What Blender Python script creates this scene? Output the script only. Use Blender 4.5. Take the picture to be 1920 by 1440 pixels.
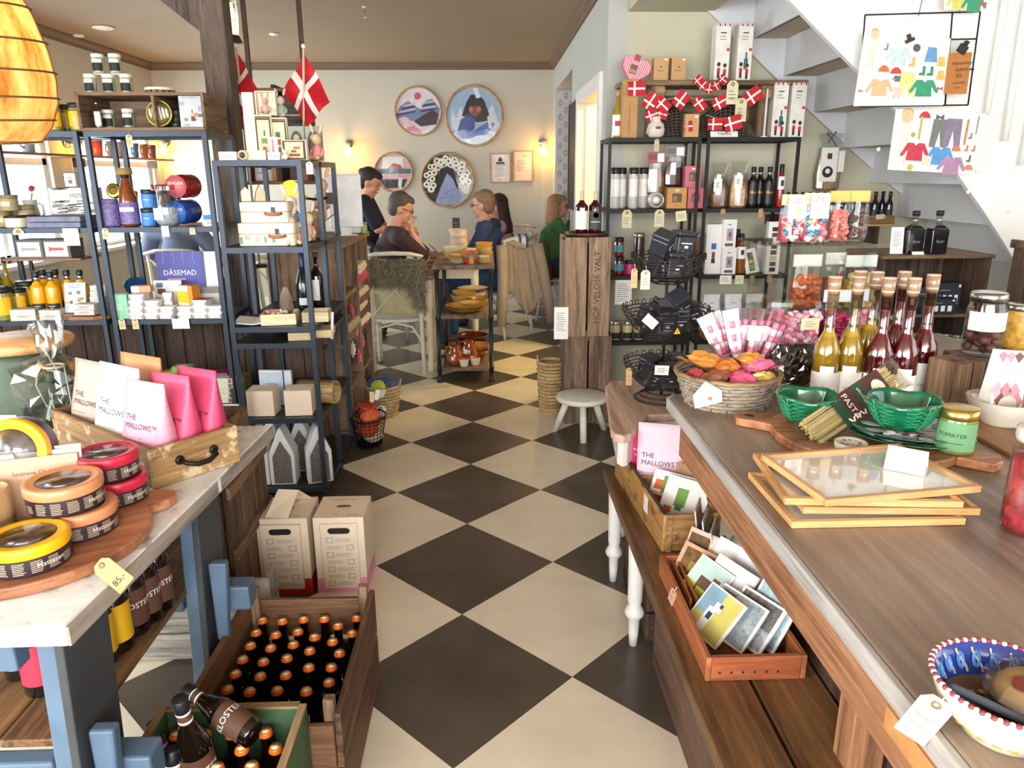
import bpy,math,random
from math import cos,sin
from mathutils import Matrix,Vector,Euler
random.seed(7);RU =random.uniform
PI =math.pi
S =bpy.context.scene
COL =S.collection
for o in list(bpy.data.objects):bpy.data.objects.remove(o)

# ------------------------------------------------------------------ camera
EYE =Vector((0,0,1.5));FPX =1380.0
YAW,PITCH,ROLL =-.0313,.2767,-.006
_f =Vector((0,cos(PITCH),-sin(PITCH)));_u =Vector((0,sin(PITCH),cos(PITCH)));_r =Vector((1,0,0))
_Z =Matrix.Rotation(YAW,3,'Z');_f,_u,_r =_Z @ _f,_Z @ _u,_Z @ _r
_r,_u =cos(ROLL)*_r +sin(ROLL)*_u,-sin(ROLL)*_r +cos(ROLL)*_u
cam =bpy.data.cameras.new('camera');cam.sensor_fit ='HORIZONTAL';cam.sensor_width =36;cam.lens =FPX/1920*36
cam.clip_start =.02;cam.clip_end =100
camo =bpy.data.objects.new('camera',cam);COL.objects.link(camo)
_m =Matrix((_r,_u,-_f)).transposed().to_4x4();_m.translation =EYE;camo.matrix_world =_m
S.camera =camo

def at(px,py,X=None,Y=None,Z=None):
    """world point seen at photo pixel (px, py) on the plane X=, Y= or Z="""
    d =_r*((px-960)/FPX)+_u*((720-py)/FPX)+_f
    t =X/d.x if X is not None else Y/d.y if Y is not None else (Z-EYE.z)/d.z
    return EYE +d*t

# ------------------------------------------------------------------ world, daylight, exposure
w =bpy.data.worlds.new('sky');S.world =w;w.use_nodes =True
bg =w.node_tree.nodes['Background']
tc =w.node_tree.nodes.new('ShaderNodeTexCoord');nz =w.node_tree.nodes.new('ShaderNodeTexNoise');nz.inputs['Scale'].default_value =2.0
rp =w.node_tree.nodes.new('ShaderNodeValToRGB');rp.color_ramp.elements[0].color =(.86,.92,1,1);rp.color_ramp.elements[1].color =(1,1,1,1)
w.node_tree.links.new(tc.outputs['Generated'],nz.inputs['Vector']);w.node_tree.links.new(nz.outputs['Fac'],rp.inputs[0]);w.node_tree.links.new(rp.outputs[0],bg.inputs['Color'])
bg.inputs['Strength'].default_value =2.2     # bright overcast day

def area(name,loc,target,sx,sy,power,col=(1,1,1),spread=PI):
    l =bpy.data.lights.new(name,'AREA');l.shape ='RECTANGLE';l.size =sx;l.size_y =sy;l.energy =power;l.color =col
    l.spread =spread
    o =bpy.data.objects.new(name,l);COL.objects.link(o);o.location =loc
    o.rotation_euler =(Vector(target)-Vector(loc)).to_track_quat('-Z','Y').to_euler()
    return o
# daylight through the shop front behind the photographer and through the cafe windows; the left shop window is added
area('daylight_shop_front',(-.3,-2.42,1.6),(-.3,3,1.3),4.8,2.0,200,(.98,.99,1))
area('added_left_window_light',(-3.66,.2,1.6),(0,.5,1.4),3.6,1.7,112,(.97,.985,1))  # light for an unseen left window, added to brighten stair risers and counter
area('daylight_cafe_window',(-3.9,7.9,1.45),(0,7.8,1.2),1.4,1.0,80,(.95,.975,1))
area('daylight_cafe_window_near',(-3.9,5.93,1.45),(0,5.4,.6),1.35,1.0,60,(.95,.975,1))
S.view_settings.view_transform ='Standard';S.view_settings.look ='None'
S.view_settings.exposure =.74;S.view_settings.gamma =1.0;S.view_settings.use_curve_mapping =False
S.cycles.use_denoising =True
S.cycles.max_bounces =6;S.cycles.diffuse_bounces =3;S.cycles.glossy_bounces =2;S.cycles.transmission_bounces =2;
S.cycles.use_adaptive_sampling =True;S.cycles.adaptive_threshold =.04;S.cycles.transparent_max_bounces =16
S.cycles.sample_clamp_indirect =6.0
S.cycles.caustics_reflective =False;S.cycles.caustics_refractive =False

# ------------------------------------------------------------------ materials
def C(h):
    if not isinstance(h,str):return tuple(h)[:3]+(1,)
    h =h.lstrip('#');h =''.join(c*2 for c in h) if len(h) == 3 else h;v =[int(h[i:i+2],16)/255 for i in (0,2,4)]
    return tuple((c/12.92 if c <= .04045 else ((c+.055)/1.055)**2.4) for c in v)+(1,)
MATS ={}
def _new(name):
    m =bpy.data.materials.new(name);m.use_nodes =True;nt =m.node_tree
    return m,nt,nt.nodes['Principled BSDF']
def _coords(nt,scale,rnd=True):
    tc =nt.nodes.new('ShaderNodeTexCoord');mp =nt.nodes.new('ShaderNodeMapping');mp.inputs['Scale'].default_value =scale
    nt.links.new(tc.outputs['Object'],mp.inputs['Vector'])
    if rnd:
        oi =nt.nodes.new('ShaderNodeObjectInfo');mu =nt.nodes.new('ShaderNodeMath');mu.operation ='MULTIPLY';mu.inputs[1].default_value =37.0
        nt.links.new(oi.outputs['Random'],mu.inputs[0]);nt.links.new(mu.outputs[0],mp.inputs['Location'])
    return mp.outputs[0]
def _noise(nt,vec,scale,detail=4,rough=.55):
    n =nt.nodes.new('ShaderNodeTexNoise');n.inputs['Scale'].default_value =scale;n.inputs['Detail'].default_value =detail
    n.inputs['Roughness'].default_value =rough
    nt.links.new(vec,n.inputs['Vector']);return n.outputs['Fac']
def _ramp(nt,fac,stops):
    r =nt.nodes.new('ShaderNodeValToRGB');e =r.color_ramp.elements
    while len(e) < len(stops):e.new(.5)
    for k,(p,c) in enumerate(stops):e[k].position =p;e[k].color =C(c)
    nt.links.new(fac,r.inputs[0]);return r.outputs[0]
def _mix(nt,a,b,fac,mode='MIX'):
    m =nt.nodes.new('ShaderNodeMix');m.data_type ='RGBA';m.blend_type =mode
    for k,x in ((6,a),(7,b),(0,fac)):
        if hasattr(x,'links'):nt.links.new(x,m.inputs[k])
        else:m.inputs[k].default_value =x
    return m.outputs[2]
def _bump(nt,h,p,strength=.2,dist=.002):
    b =nt.nodes.new('ShaderNodeBump');b.inputs['Strength'].default_value =strength;b.inputs['Distance'].default_value =dist
    nt.links.new(h,b.inputs['Height']);nt.links.new(b.outputs[0],p.inputs['Normal'])
def mul(c,k):c =C(c);return (min(1,c[0]*k),min(1,c[1]*k),min(1,c[2]*k),1)
def mat(col,rough=.55,metal=0,var=.12,scale=18,bump=0,coat=0,sheen=0,emit=0,sss=0,name=None):
    key =('m',str(col),rough,metal,var,scale,bump,coat,emit,sheen)
    if key in MATS:return MATS[key]
    m,nt,p =_new(name or 'paint');MATS[key]=m
    v =_coords(nt,(1,1,1));n =_noise(nt,v,scale)
    nt.links.new(_ramp(nt,n,[(.3,mul(col,1-var)),(.7,mul(col,1+var*.6))]),p.inputs['Base Color'])
    p.inputs['Roughness'].default_value =rough;p.inputs['Metallic'].default_value =metal
    p.inputs['Coat Weight'].default_value =coat;p.inputs['Sheen Weight'].default_value =sheen
    if emit:p.inputs['Emission Color'].default_value =C(col);p.inputs['Emission Strength'].default_value =emit
    if bump:_bump(nt,_noise(nt,v,scale*4),p,bump)
    return m
def wood(c1,c2,axis='x',scale=6,rough=.6,bump=.25,wear=None,coat=0):
    key =('w',c1,c2,axis,scale,rough,wear,coat)
    if key in MATS:return MATS[key]
    m,nt,p =_new('wood');MATS[key]=m
    st ={'x':(.07,1,1),'y':(1,.07,1),'z':(1,1,.07)}[axis]
    v =_coords(nt,st);g =_noise(nt,v,scale*17,8,.72);mid =_noise(nt,v,scale*4,4,.6);big =_noise(nt,v,scale,3)
    c =_ramp(nt,g,[(.3,mul(c1,.7)),(.47,c1),(.62,c2)])
    c =_mix(nt,c,_ramp(nt,mid,[(.36,mul(c1,.55)),(.5,c2),(.66,mul(c2,1.15))]),.45)
    c =_mix(nt,c,_ramp(nt,big,[(.35,(.62,.6,.58,1)),(.6,(1,1,1,1))]),.7,'MULTIPLY')
    if wear:
        wn =_noise(nt,_coords(nt,(1,1,1)),14,6,.7)
        f =nt.nodes.new('ShaderNodeValToRGB');f.color_ramp.elements[0].position =.55;f.color_ramp.elements[1].position =.63
        nt.links.new(wn,f.inputs[0]);c =_mix(nt,c,C(wear),f.outputs[0])
    nt.links.new(c,p.inputs['Base Color']);p.inputs['Roughness'].default_value =rough;p.inputs['Coat Weight'].default_value =coat
    _bump(nt,g,p,bump)
    return m
def glass(tint='#ffffff',op=.12,rough=.03):
    key =('g',tint,op,rough)
    if key in MATS:return MATS[key]
    m,nt,p =_new('glass');MATS[key]=m
    out =nt.nodes['Material Output']
    tr =nt.nodes.new('ShaderNodeBsdfTransparent');tr.inputs[0].default_value =C(tint)
    gl =nt.nodes.new('ShaderNodeBsdfGlossy');gl.inputs['Roughness'].default_value =rough
    n =_noise(nt,_coords(nt,(1,1,1)),40);r =nt.nodes.new('ShaderNodeMapRange');r.inputs[3].default_value =rough*.6;r.inputs[4].default_value =rough*1.6
    nt.links.new(n,r.inputs[0]);nt.links.new(r.outputs[0],gl.inputs['Roughness'])
    lw =nt.nodes.new('ShaderNodeLayerWeight');lw.inputs[0].default_value =.5
    pw =nt.nodes.new('ShaderNodeMath');pw.operation ='POWER';pw.inputs[1].default_value =5.0
    ad =nt.nodes.new('ShaderNodeMath');ad.operation ='ADD';ad.inputs[1].default_value =.03+op*.3;ad.use_clamp =True
    nt.links.new(lw.outputs['Facing'],pw.inputs[0]);nt.links.new(pw.outputs[0],ad.inputs[0])
    mx =nt.nodes.new('ShaderNodeMixShader');nt.links.new(ad.outputs[0],mx.inputs[0]);nt.links.new(tr.outputs[0],mx.inputs[1]);nt.links.new(gl.outputs[0],mx.inputs[2])
    nt.links.new(mx.outputs[0],out.inputs['Surface'])
    return m
def lamp_mat(col,e):
    return mat(col,emit=e,name='lamp glow')

# ------------------------------------------------------------------ mesh builder
class B:
    def __init__(s,m=None):s.v =[];s.f =[];s.mi =[];s.sm =[];s.ms =[];s.T =Matrix();s.k =0;s.ed =[];m and s.mt(m)
    def mt(s,m):
        if m not in s.ms:s.ms.append(m)
        s.k =s.ms.index(m);return s
    def t(s,loc=(0,0,0),rot=(0,0,0),sc=1):
        sc =(sc,sc,sc) if not hasattr(sc,'__len__') else sc
        s.T =Matrix.Translation(loc) @ Euler(rot).to_matrix().to_4x4() @ Matrix.Diagonal((*sc,1));return s
    def add(s,vs,fs,smooth=False):
        n =len(s.v);s.v += [tuple(s.T @ Vector(p)) for p in vs]
        s.f += [tuple(i+n for i in f) for f in fs];s.mi += [s.k]*len(fs);s.sm += [smooth]*len(fs);return s
    def box(s,x0,x1,y0,y1,z0,z1):
        return s.add([(x,y,z) for z in (z0,z1) for y in (y0,y1) for x in (x0,x1)],
                     [(0,2,3,1),(4,5,7,6),(0,1,5,4),(2,6,7,3),(0,4,6,2),(1,3,7,5)])
    def cb(s,sx,sy,z0,z1,cx=0,cy=0):return s.box(cx-sx/2,cx+sx/2,cy-sy/2,cy+sy/2,z0,z1)
    def frust(s,ax,ay,bx,by,z0,z1,dx=0,dy=0):
        return s.add([(i*ax/2,j*ay/2,z0) for j in (-1,1) for i in (-1,1)]+[(i*bx/2+dx,j*by/2+dy,z1) for j in (-1,1) for i in (-1,1)],
                     [(0,2,3,1),(4,5,7,6),(0,1,5,4),(2,6,7,3),(0,4,6,2),(1,3,7,5)])
    def lathe(s,prof,n=20,smooth=True,a0=0,a1=2*PI,sx=1,sy=1,cap=3):
        full =abs(a1-a0-2*PI) < 1e-6;m =n if full else n+1
        vs =[(r*cos(a0+(a1-a0)*k/n)*sx,r*sin(a0+(a1-a0)*k/n)*sy,z) for r,z in prof for k in range(m)]
        fs =[]
        for i in range(len(prof)-1):
            for k in range(n):
                a,b =i*m+k,i*m+(k+1)%m;fs.append((a,b,b+m,a+m))
        if full and cap & 1 and prof[0][0] > 1e-5:fs.append(tuple(range(m-1,-1,-1)))
        if full and cap & 2 and prof[-1][0] > 1e-5:fs.append(tuple((len(prof)-1)*m+k for k in range(m)))
        return s.add(vs,fs,smooth)
    def cyl(s,r,z0,z1,n=16,cx=0,cy=0,smooth=True):
        T =s.T;s.T =T @ Matrix.Translation((cx,cy,0));s.lathe([(r,z0),(r,z1)],n,smooth);s.T =T;return s
    def tube(s,pts,r,n=8,closed=False,sq=1):
        pts =[Vector(p) for p in pts];m =len(pts);rs =r if hasattr(r,'__len__') else [r]*m
        tan =[]
        for i in range(m):
            a =pts[(i-1)%m] if (closed or i > 0) else pts[i];b =pts[(i+1)%m] if (closed or i < m-1) else pts[i]
            tan.append((b-a).normalized() if (b-a).length > 1e-9 else Vector((0,0,1)))
        up =Vector((0,0,1)) if abs(tan[0].z) < .9 else Vector((0,1,0))
        nn =(up -tan[0]*up.dot(tan[0])).normalized();vs =[]
        for i in range(m):
            nn =(nn -tan[i]*nn.dot(tan[i])).normalized();bb =tan[i].cross(nn)
            vs += [pts[i]+(nn*cos(2*PI*k/n)*sq +bb*sin(2*PI*k/n))*rs[i] for k in range(n)]
        fs =[]
        for i in range(m if closed else m-1):
            for k in range(n):
                a,b =i*n+k,i*n+(k+1)%n;c =((i+1)%m)*n;fs.append((a,b,c+(k+1)%n,c+k))
        if not closed:fs += [tuple(range(n-1,-1,-1)),tuple((m-1)*n+k for k in range(n))]
        return s.add(vs,fs,n > 4)
    def prism(s,poly,z0,z1,smooth=False):
        n =len(poly)
        return s.add([(x,y,z0) for x,y in poly]+[(x,y,z1) for x,y in poly],
                     [tuple(range(n-1,-1,-1)),tuple(range(n,2*n))]+[(k,(k+1)%n,n+(k+1)%n,n+k) for k in range(n)],smooth)
    def poly_xz(s,poly,y0,y1):
        """outline in x,z, thickness along y"""
        T =s.T;s.T =T @ Matrix(((1,0,0,0),(0,0,-1,0),(0,1,0,0),(0,0,0,1)));s.prism(poly,-y1,-y0);s.T =T;return s
    def ell(s,c,rx,ry,rz,n=14,m=8):
        T =s.T;s.T =T @ Matrix.Translation(c) @ Matrix.Diagonal((rx,ry,rz,1))
        s.lathe([(max(1e-6,sin(PI*i/m)),-cos(PI*i/m)) for i in range(m+1)],n);s.T =T;return s
    def grid(s,P,nu,nv,smooth=True,cu=False):
        """P(u,v) -> point, u,v in 0..1"""
        vs =[P(i/nu,j/nv) for j in range(nv+1) for i in range(nu+1)]
        return s.add(vs,[(j*(nu+1)+i,j*(nu+1)+i+1,(j+1)*(nu+1)+i+1,(j+1)*(nu+1)+i) for j in range(nv) for i in range(nu)],smooth)
    def obj(s,name,parent=None,loc=(0,0,0),rot=(0,0,0),bev=0,sub=0,sol=0):
        me =bpy.data.meshes.new(name);me.from_pydata(s.v,[],s.f);me.update()
        for m in s.ms:me.materials.append(m)
        me.polygons.foreach_set('material_index',s.mi);me.polygons.foreach_set('use_smooth',s.sm)
        return link(name,me,parent,loc,rot,bev,sub,sol)
def link(name,me,parent=None,loc=(0,0,0),rot=(0,0,0),bev=0,sub=0,sol=0):
    o =bpy.data.objects.new(name,me);COL.objects.link(o);o.parent =parent;o.location =loc;o.rotation_euler =rot
    if sol:md =o.modifiers.new('solidify','SOLIDIFY');md.thickness =sol;md.offset =0
    if bev:md =o.modifiers.new('bevel','BEVEL');md.width =bev;md.segments =2;md.limit_method ='ANGLE';md.angle_limit =.7
    if sub:md =o.modifiers.new('subsurf','SUBSURF');md.levels =sub;md.render_levels =sub
    return o
def tag(o,label,cat,group=None,kind=None):
    o['label']=label
    if cat:o['category']=cat
    if group:o['group']=group
    if kind:o['kind']=kind
    return o
def thing(name,label,cat,loc=(0,0,0),rz=0,group=None,rot=None):
    o =bpy.data.objects.new(name,None);COL.objects.link(o);o.empty_display_size =.05
    o.location =loc;o.rotation_euler =rot if rot else (0,0,rz);return tag(o,label,cat,group)
def struct(b,name,parent=None,**k):
    o =b.obj(name,parent,**k)
    if parent is None:o['kind']='structure'
    return o
def dup(root,loc,rz=0,label=None,group=None,rot=None):
    def cp(o,par):
        c =o.copy();COL.objects.link(c);c.parent =par
        for ch in KIDS.get(o,()) or [x for x in o.children]:cp(ch,c)
        return c
    r =cp(root,None);r.location =loc;r.rotation_euler =rot if rot else (0,0,rz)
    if label:r['label']=label
    if group:r['group']=group
    return r
KIDS ={}
TXT ={}
def lettering(b,string,m,loc,size,rot=(PI/2,0,0),align='CENTER',sx=1):
    """flat letters in builder b, baseline at loc, reading along local x"""
    key =(string,align)
    if key not in TXT:
        c =bpy.data.curves.new('t','FONT');c.body =string;c.size =1;c.align_x =align;c.resolution_u =2;c.fill_mode ='BOTH'
        c.extrude =0
        o =bpy.data.objects.new('t',c);COL.objects.link(o)
        dg =bpy.context.evaluated_depsgraph_get();me =bpy.data.meshes.new_from_object(o.evaluated_get(dg))
        TXT[key]=([tuple(v.co) for v in me.vertices],[tuple(p.vertices) for p in me.polygons])
        bpy.data.objects.remove(o);bpy.data.curves.remove(c);bpy.data.meshes.remove(me)
    vs,fs =TXT[key];b.mt(m);T =b.T
    b.T =T @ Matrix.Translation(loc) @ Euler(rot).to_matrix().to_4x4() @ Matrix.Diagonal((size*sx,size,size,1));b.add(vs,fs);b.T =T
    return b

# ------------------------------------------------------------------ common materials
WHITE =mat('#f2efe8',.5,var=.04);PAPER =mat('#f4f1ea',.7,var=.03);BLACK =mat('#17171a',.45,var=.1);INK =mat('#2b2a2c',.6,var=.05)
GREYINK =mat('#8d8a86',.7,var=.05);KRAFT =mat('#c49a68',.75,var=.06);MANILA =mat('#d9c49c',.75,var=.06);RED =mat('#c8102e',.6,var=.06)
STEEL =mat('#39424e',.42,.55,var=.1);DARKSTEEL =mat('#22211f',.5,.5,var=.1);CHROME =mat('#c9c9c6',.22,1,var=.05);GOLDLID =mat('#c6a75a',.28,.9,var=.05)
CREAM =mat('#ece0c2',.6,var=.05);YELLOW =mat('#f2b90f',.5,var=.05);GREEN =mat('#2f7a4a',.5,var=.1);BLUE =mat('#2f62b4',.5,var=.08)
PINK =mat('#e8799c',.55,var=.06);LPINK =mat('#f2b3c6',.5,var=.05);ORANGE =mat('#d9762c',.5,var=.08);BROWN =mat('#5a3726',.55,var=.15)
OLDWOOD =wood('#58412f','#9c7d60','z',7,.75);OLDWOODX =wood('#58412f','#9c7d60','x',7,.75);OLDWOODY =wood('#58412f','#9c7d60','y',7,.75)
DARKWOODZ =wood('#2c1f18','#5d4333','z',6,.7);DARKWOODX =wood('#2c1f18','#5d4333','x',6,.7);DARKWOODY =wood('#2c1f18','#5d4333','y',6,.7)
PINE =wood('#c08a52','#e2b47a','x',5,.5);PINEY =wood('#c08a52','#e2b47a','y',5,.5);PALEWOOD =wood('#d8c197','#ecdcb8','x',5,.55)
GREYWOODX =wood('#5d544b','#a39a8f','x',7,.8);ACACIA =wood('#8a5534','#c08458','x',4,.45)
GLASS =glass('#f7fbfa',.1)
# ================================================================== the setting
LIGHT_T =mat('#e9dcc2',.36,var=.1,scale=5,coat=.12);DARK_T =mat('#554b40',.38,var=.3,scale=5,coat=.12)
s_ =.35335;x0_,y0_ =-.1105,2.2964
fl =B(mat('#6d6456',.7)).box(-3.9,4.1,-2.6,9.1,-.12,-.0035);floor =struct(fl,'floor')
tm ={}
for k,m in ((0,LIGHT_T),(1,DARK_T)):
    me =B(m).prism([(s_-.0012,0),(0,s_-.0012),(-s_+.0012,0),(0,-s_+.0012)],-.0035,0).obj('tile',floor);tm[k]=me.data;bpy.data.objects.remove(me)
rest =B()
for i in range(-11,12):
    for j in range(-14,20):
        if (i+j)%2 == 0:continue
        x,y =x0_+i*s_,y0_+j*s_
        if not (-3.75 < x < 4.0 and -2.5 < y < 9.0):continue
        k =i %2 == 0
        if y > .75 and x < 2.6 and not (x > 1.15 and y > 5.1):link('tile',tm[k],floor,(x,y,0))
        else:rest.mt(DARK_T if k else LIGHT_T).t((x,y,0)).prism([(s_-.0012,0),(0,s_-.0012),(-s_+.0012,0),(0,-s_+.0012)],-.0035,0)
o =rest.obj('tile_field',floor);o['kind']='stuff'

CZ =2.71
TAUPE =mat('#96836f',.8,var=.05,scale=3);WALLM =mat('#c8c1b2',.85,var=.03,scale=3);CREAMW =mat('#cac4ab',.85,var=.03,scale=3)
RWALL =mat('#bfbfb8',.85,var=.03,scale=3);GLOSSW =mat('#e9e7e2',.4,var=.03)
struct(B(TAUPE).box(-3.85,.9,-2.6,9.05,CZ,CZ+.12).box(.9,4.1,-2.6,3.45,CZ,CZ+.12),'ceiling')
# cove along the cafe ceiling
def cove(name,p,q,inward):
    b =B(mat('#6e5b49',.7,var=.06));d =Vector(inward)
    prof =[(0,-.075),(.018,-.075),(.024,-.05),(.05,-.03),(.062,-.012),(.062,0),(0,0)]
    vs =[Vector(e)+d*a+Vector((0,0,CZ+h)) for e in (p,q) for a,h in prof];n =len(prof)
    b.add(vs,[(k,(k+1)%n,n+(k+1)%n,n+k) for k in range(n)]+[tuple(range(n-1,-1,-1)),tuple(range(n,2*n))]);return struct(b,name)
cove('trim_1',(-3.7,8.9,0),(.77,8.9,0),(0,-1,0));cove('trim_2',(-3.7,0,0),(-3.7,8.9,0),(1,0,0));cove('trim_3',(.77,5.0,0),(.77,8.9,0),(-1,0,0))
# back wall
struct(B(WALLM).box(-3.85,1.9,8.9,9.05,0,CZ),'wall_back')
struct(B(GLOSSW).box(-3.7,.77,8.885,8.9,0,.11),'baseboard_back',bev=.003)
# left wall with two window openings
wl =B(WALLM);wins =[(5.2,6.66),(7.16,8.66)];WZ0,WZ1 =.86,1.98
wins.insert(0,(-1.6,2.0))  # unseen near window, added for more light from the left
wl.box(-3.85,-3.7,-2.6,9.05,0,WZ0).box(-3.85,-3.7,-2.6,9.05,WZ1,CZ)
ys =[-2.6,-1.6,2.0,5.2,6.66,7.16,8.66,9.05]
for a,b_ in ((ys[0],ys[1]),(ys[2],ys[3]),(ys[4],ys[5]),(ys[6],ys[7])):wl.box(-3.85,-3.7,a,b_,WZ0,WZ1)
struct(wl,'wall_left')
for n,(a,b_) in enumerate(wins):
    wf =B(GLOSSW)
    for y in (a,(a+b_)/2-.03,b_-.06):wf.box(-3.82,-3.74,y,y+.06,WZ0,WZ1)
    for z in (WZ0,WZ0+.74,WZ1-.06):wf.box(-3.82,-3.74,a,b_,z,z+.06)
    wo =struct(wf,'window_%d'%(n+1),bev=.004)
    for y in (a+.06,(a+b_)/2+.03):
        y1 =y +(b_-a)/2-.09
        for z0,z1 in ((WZ0+.06,WZ0+.74),(WZ0+.8,WZ1-.06)):B(glass('#eef6f8',.1)).box(-3.785,-3.779,y,y1,z0,z1).obj('pane',wo)
    B(GLOSSW).box(-3.72,-3.55,a-.05,b_+.05,WZ0-.03,WZ0).obj('sill',wo)
# right wall of the cafe (door opening near its end, alcove further in)
wr =B(RWALL);DA,DB,DT =5.24,6.4,2.06;NA,NB,NT =7.0,8.62,2.4
wr.box(.77,.89,5.0,DA,0,CZ).box(.77,.89,DA,DB,DT,CZ).box(.77,.89,DB,NA,0,CZ).box(.77,.89,NA,NB,NT,CZ).box(.77,.89,NB,8.9,0,CZ)
struct(wr,'wall_right')
alc =B(RWALL).box(.89,1.7,NB,NB+.1,0,NT+.1).box(.89,1.7,NA-.1,NA,0,NT+.1).box(1.7,1.8,NA-.1,NB+.1,0,NT+.1).box(.89,1.7,NA,NB,NT,NT+.1)
struct(alc,'wall_alcove')
wp =B(mat('#dcd3cf',.8,var=.03)).box(.775,1.695,NB-.006,NB-.001,.1,NT-.02);wpo =struct(wp,'wall_paper_alcove');wpo['kind']='structure'
mo =B(mat('#6a7a9c',.8,var=.05))
for r in range(30):
    for c in range(7):
        cx,cz =.82+c*.125+(r %2)*.0625,.16+r*.075
        if cx > 1.66:continue
        for q in range(4):
            mo.t((cx,NB-.0065,cz),(PI/2,0,q*PI/2+PI/4) if False else (PI/2,0,0));a =q*PI/2
            mo.tube([(cos(a+t)*.011+.009*cos(a),sin(a+t)*.02+.016*sin(a),0) for t in (-2,-1,0,1,2)],.0022,4)
o =mo.obj('motif_print',wpo);o['kind']='stuff'
# doorway to a lit back room
dj =struct(B(GLOSSW).box(.745,.915,DA-.09,DA+.004,0,DT+.09).box(.745,.915,DB-.004,DB+.09,0,DT+.09).box(.745,.915,DA+.0045,DB-.0045,DT-.004,DT+.09),'door_1',bev=.006)
B(GLOSSW).box(.82,.905,DA+.0045,DA+.02,0,DT-.005).box(.82,.905,DB-.02,DB-.0045,0,DT-.005).obj('door_stop',dj)
BACKR =mat('#efe2b8',.8,var=.02)
struct(B(BACKR).box(.89,2.3,5.1,5.12,0,2.5).box(.89,2.3,6.72,6.74,0,2.5).box(2.3,2.4,5.1,6.74,0,2.5).box(.89,2.4,5.1,6.74,2.5,2.55),'wall_back_room')
bl =thing('ceiling_lamp','small round lamp on the ceiling of the lit back room','lamp',(1.6,5.9,2.5))
B(lamp_mat('#ffe2a0',12)).ell((0,0,-.05),.1,.1,.05).obj('shade',bl);B(WHITE).cyl(.07,-.02,0).obj('base',bl)
l =bpy.data.lights.new('back_room_bulb','POINT');l.energy =55;l.color =(1,.78,.42);l.shadow_soft_size =.1
lo =bpy.data.objects.new('back_room_bulb',l);COL.objects.link(lo);lo.location =(1.6,5.9,2.35)
# cream wall under the stairs, far right wall, shop front behind the photographer
struct(B(CREAMW).box(.89,4.1,5.0,5.1,0,4.6),'wall_stair')
wfr =B(CREAMW).box(3.9,4.05,-2.6,5.0,0,.8).box(3.9,4.05,-2.6,5.0,2.6,4.6).box(3.9,4.05,2.0,5.0,.8,2.6).box(3.9,4.05,-2.6,-1.5,.8,2.6)
struct(wfr,'wall_far_right')
wfw =B(GLOSSW)
for y in (-1.5,-.35,.8,1.94):wfw.box(3.92,4.0,y,y+.06,.8,2.6)
wfw.box(3.92,4.0,-1.5,2,.8,.86).box(3.92,4.0,-1.5,2,2.54,2.6);struct(wfw,'window_6')
struct(B(WALLM).box(-3.85,4.05,-2.6,-2.45,0,.55).box(-3.85,4.05,-2.6,-2.45,2.65,CZ).box(-3.85,-2.8,-2.6,-2.45,.55,2.65).box(2.2,4.05,-2.6,-2.45,.55,2.65),'wall_front')
wsf =B(GLOSSW)
for x in (-2.8,-1.55,-.3,.95,2.14):wsf.box(x,x+.06,-2.57,-2.48,.55,2.65)
wsf.box(-2.8,2.2,-2.57,-2.48,.55,.61).box(-2.8,2.2,-2.57,-2.48,2.59,2.65).box(-2.8,2.2,-2.57,-2.48,2.0,2.05);struct(wsf,'window_4')
# stairwell shell above the ceiling
struct(B(WHITE).box(.77,4.1,3.35,3.45,CZ,4.6).box(.77,.89,3.45,5.0,CZ,4.6),'wall_stairwell')
struct(B(CREAMW).box(.89,1.42,3.45,5.0,2.47,2.71),'trim_4')

# white winder stair seen from underneath
STW =mat('#dfe1e4',.55,var=.03);TREADM =mat('#c9b8a0',.6,var=.04)
st =thing('staircase','white painted staircase with closed risers seen from below, descending to the right','staircase')
xs =[at(1472,100,Y=5).x +.2165*k for k in range(-3,9)];zt =[at(1472,74,Y=5).z -.2185*k for k in range(-3,9)]
for k in range(12):
    if zt[k] < .15:continue
    B(STW).box(xs[k]-.012,xs[k]+.012,4.0,4.998,zt[k]-.2185,zt[k]-.001).obj('riser',st)
    B(TREADM).box(xs[k]-.2165+.002,xs[k]+.03,4.001,4.998,zt[k],zt[k]+.03).obj('tread',st)
# far string against the wall
fs =[at(x,y,Y=4.97) for x,y in ((1210,-95),(1307,0),(1440,132),(1506,197),(1590,276),(1680,356),(1727,392),(1902,522),(1925,540))]
B(STW).poly_xz([(p.x,p.z) for p in fs]+[(p.x,p.z+.3) for p in fs[::-1]],4.965,4.998).obj('far_string',st)
NS =[at(x,y,Y=3.96) for x,y in ((1380,-110),(1475,0),(1608,137),(1790,325),(1838,392),(1878,455),(1910,510),(1935,590),(1945,660))]
poly =[(p.x,p.z) for p in NS];poly += [(3.55,poly[-1][1]),(3.55,3.2),(poly[0][0],3.2)]
B(mat('#f1f0ec',.45,var=.02)).poly_xz(poly[::-1],3.94,3.98).obj('near_string',st,bev=.004)
for x,y in ((1893,323),(1890,395),(1832,322),(1647,280),(1520,12),(1815,360)):
    p =at(x,y,Y=3.94);B(WHITE).t((p.x,3.94,p.z),(PI/2,0,0)).lathe([(.011,0),(.011,.003),(.007,.007),(0,.008)],12).obj('screw_cap',st)
for xa,ya,xb,yb in ((1889,-30,1850,215),(1925,0,1884,265),(1965,60,1915,310)):
    p,q_ =at(xa,ya,Y=3.9),at(xb,yb,Y=3.9);B(WHITE).tube([p,q_],.016,10).obj('baluster',st)
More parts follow.
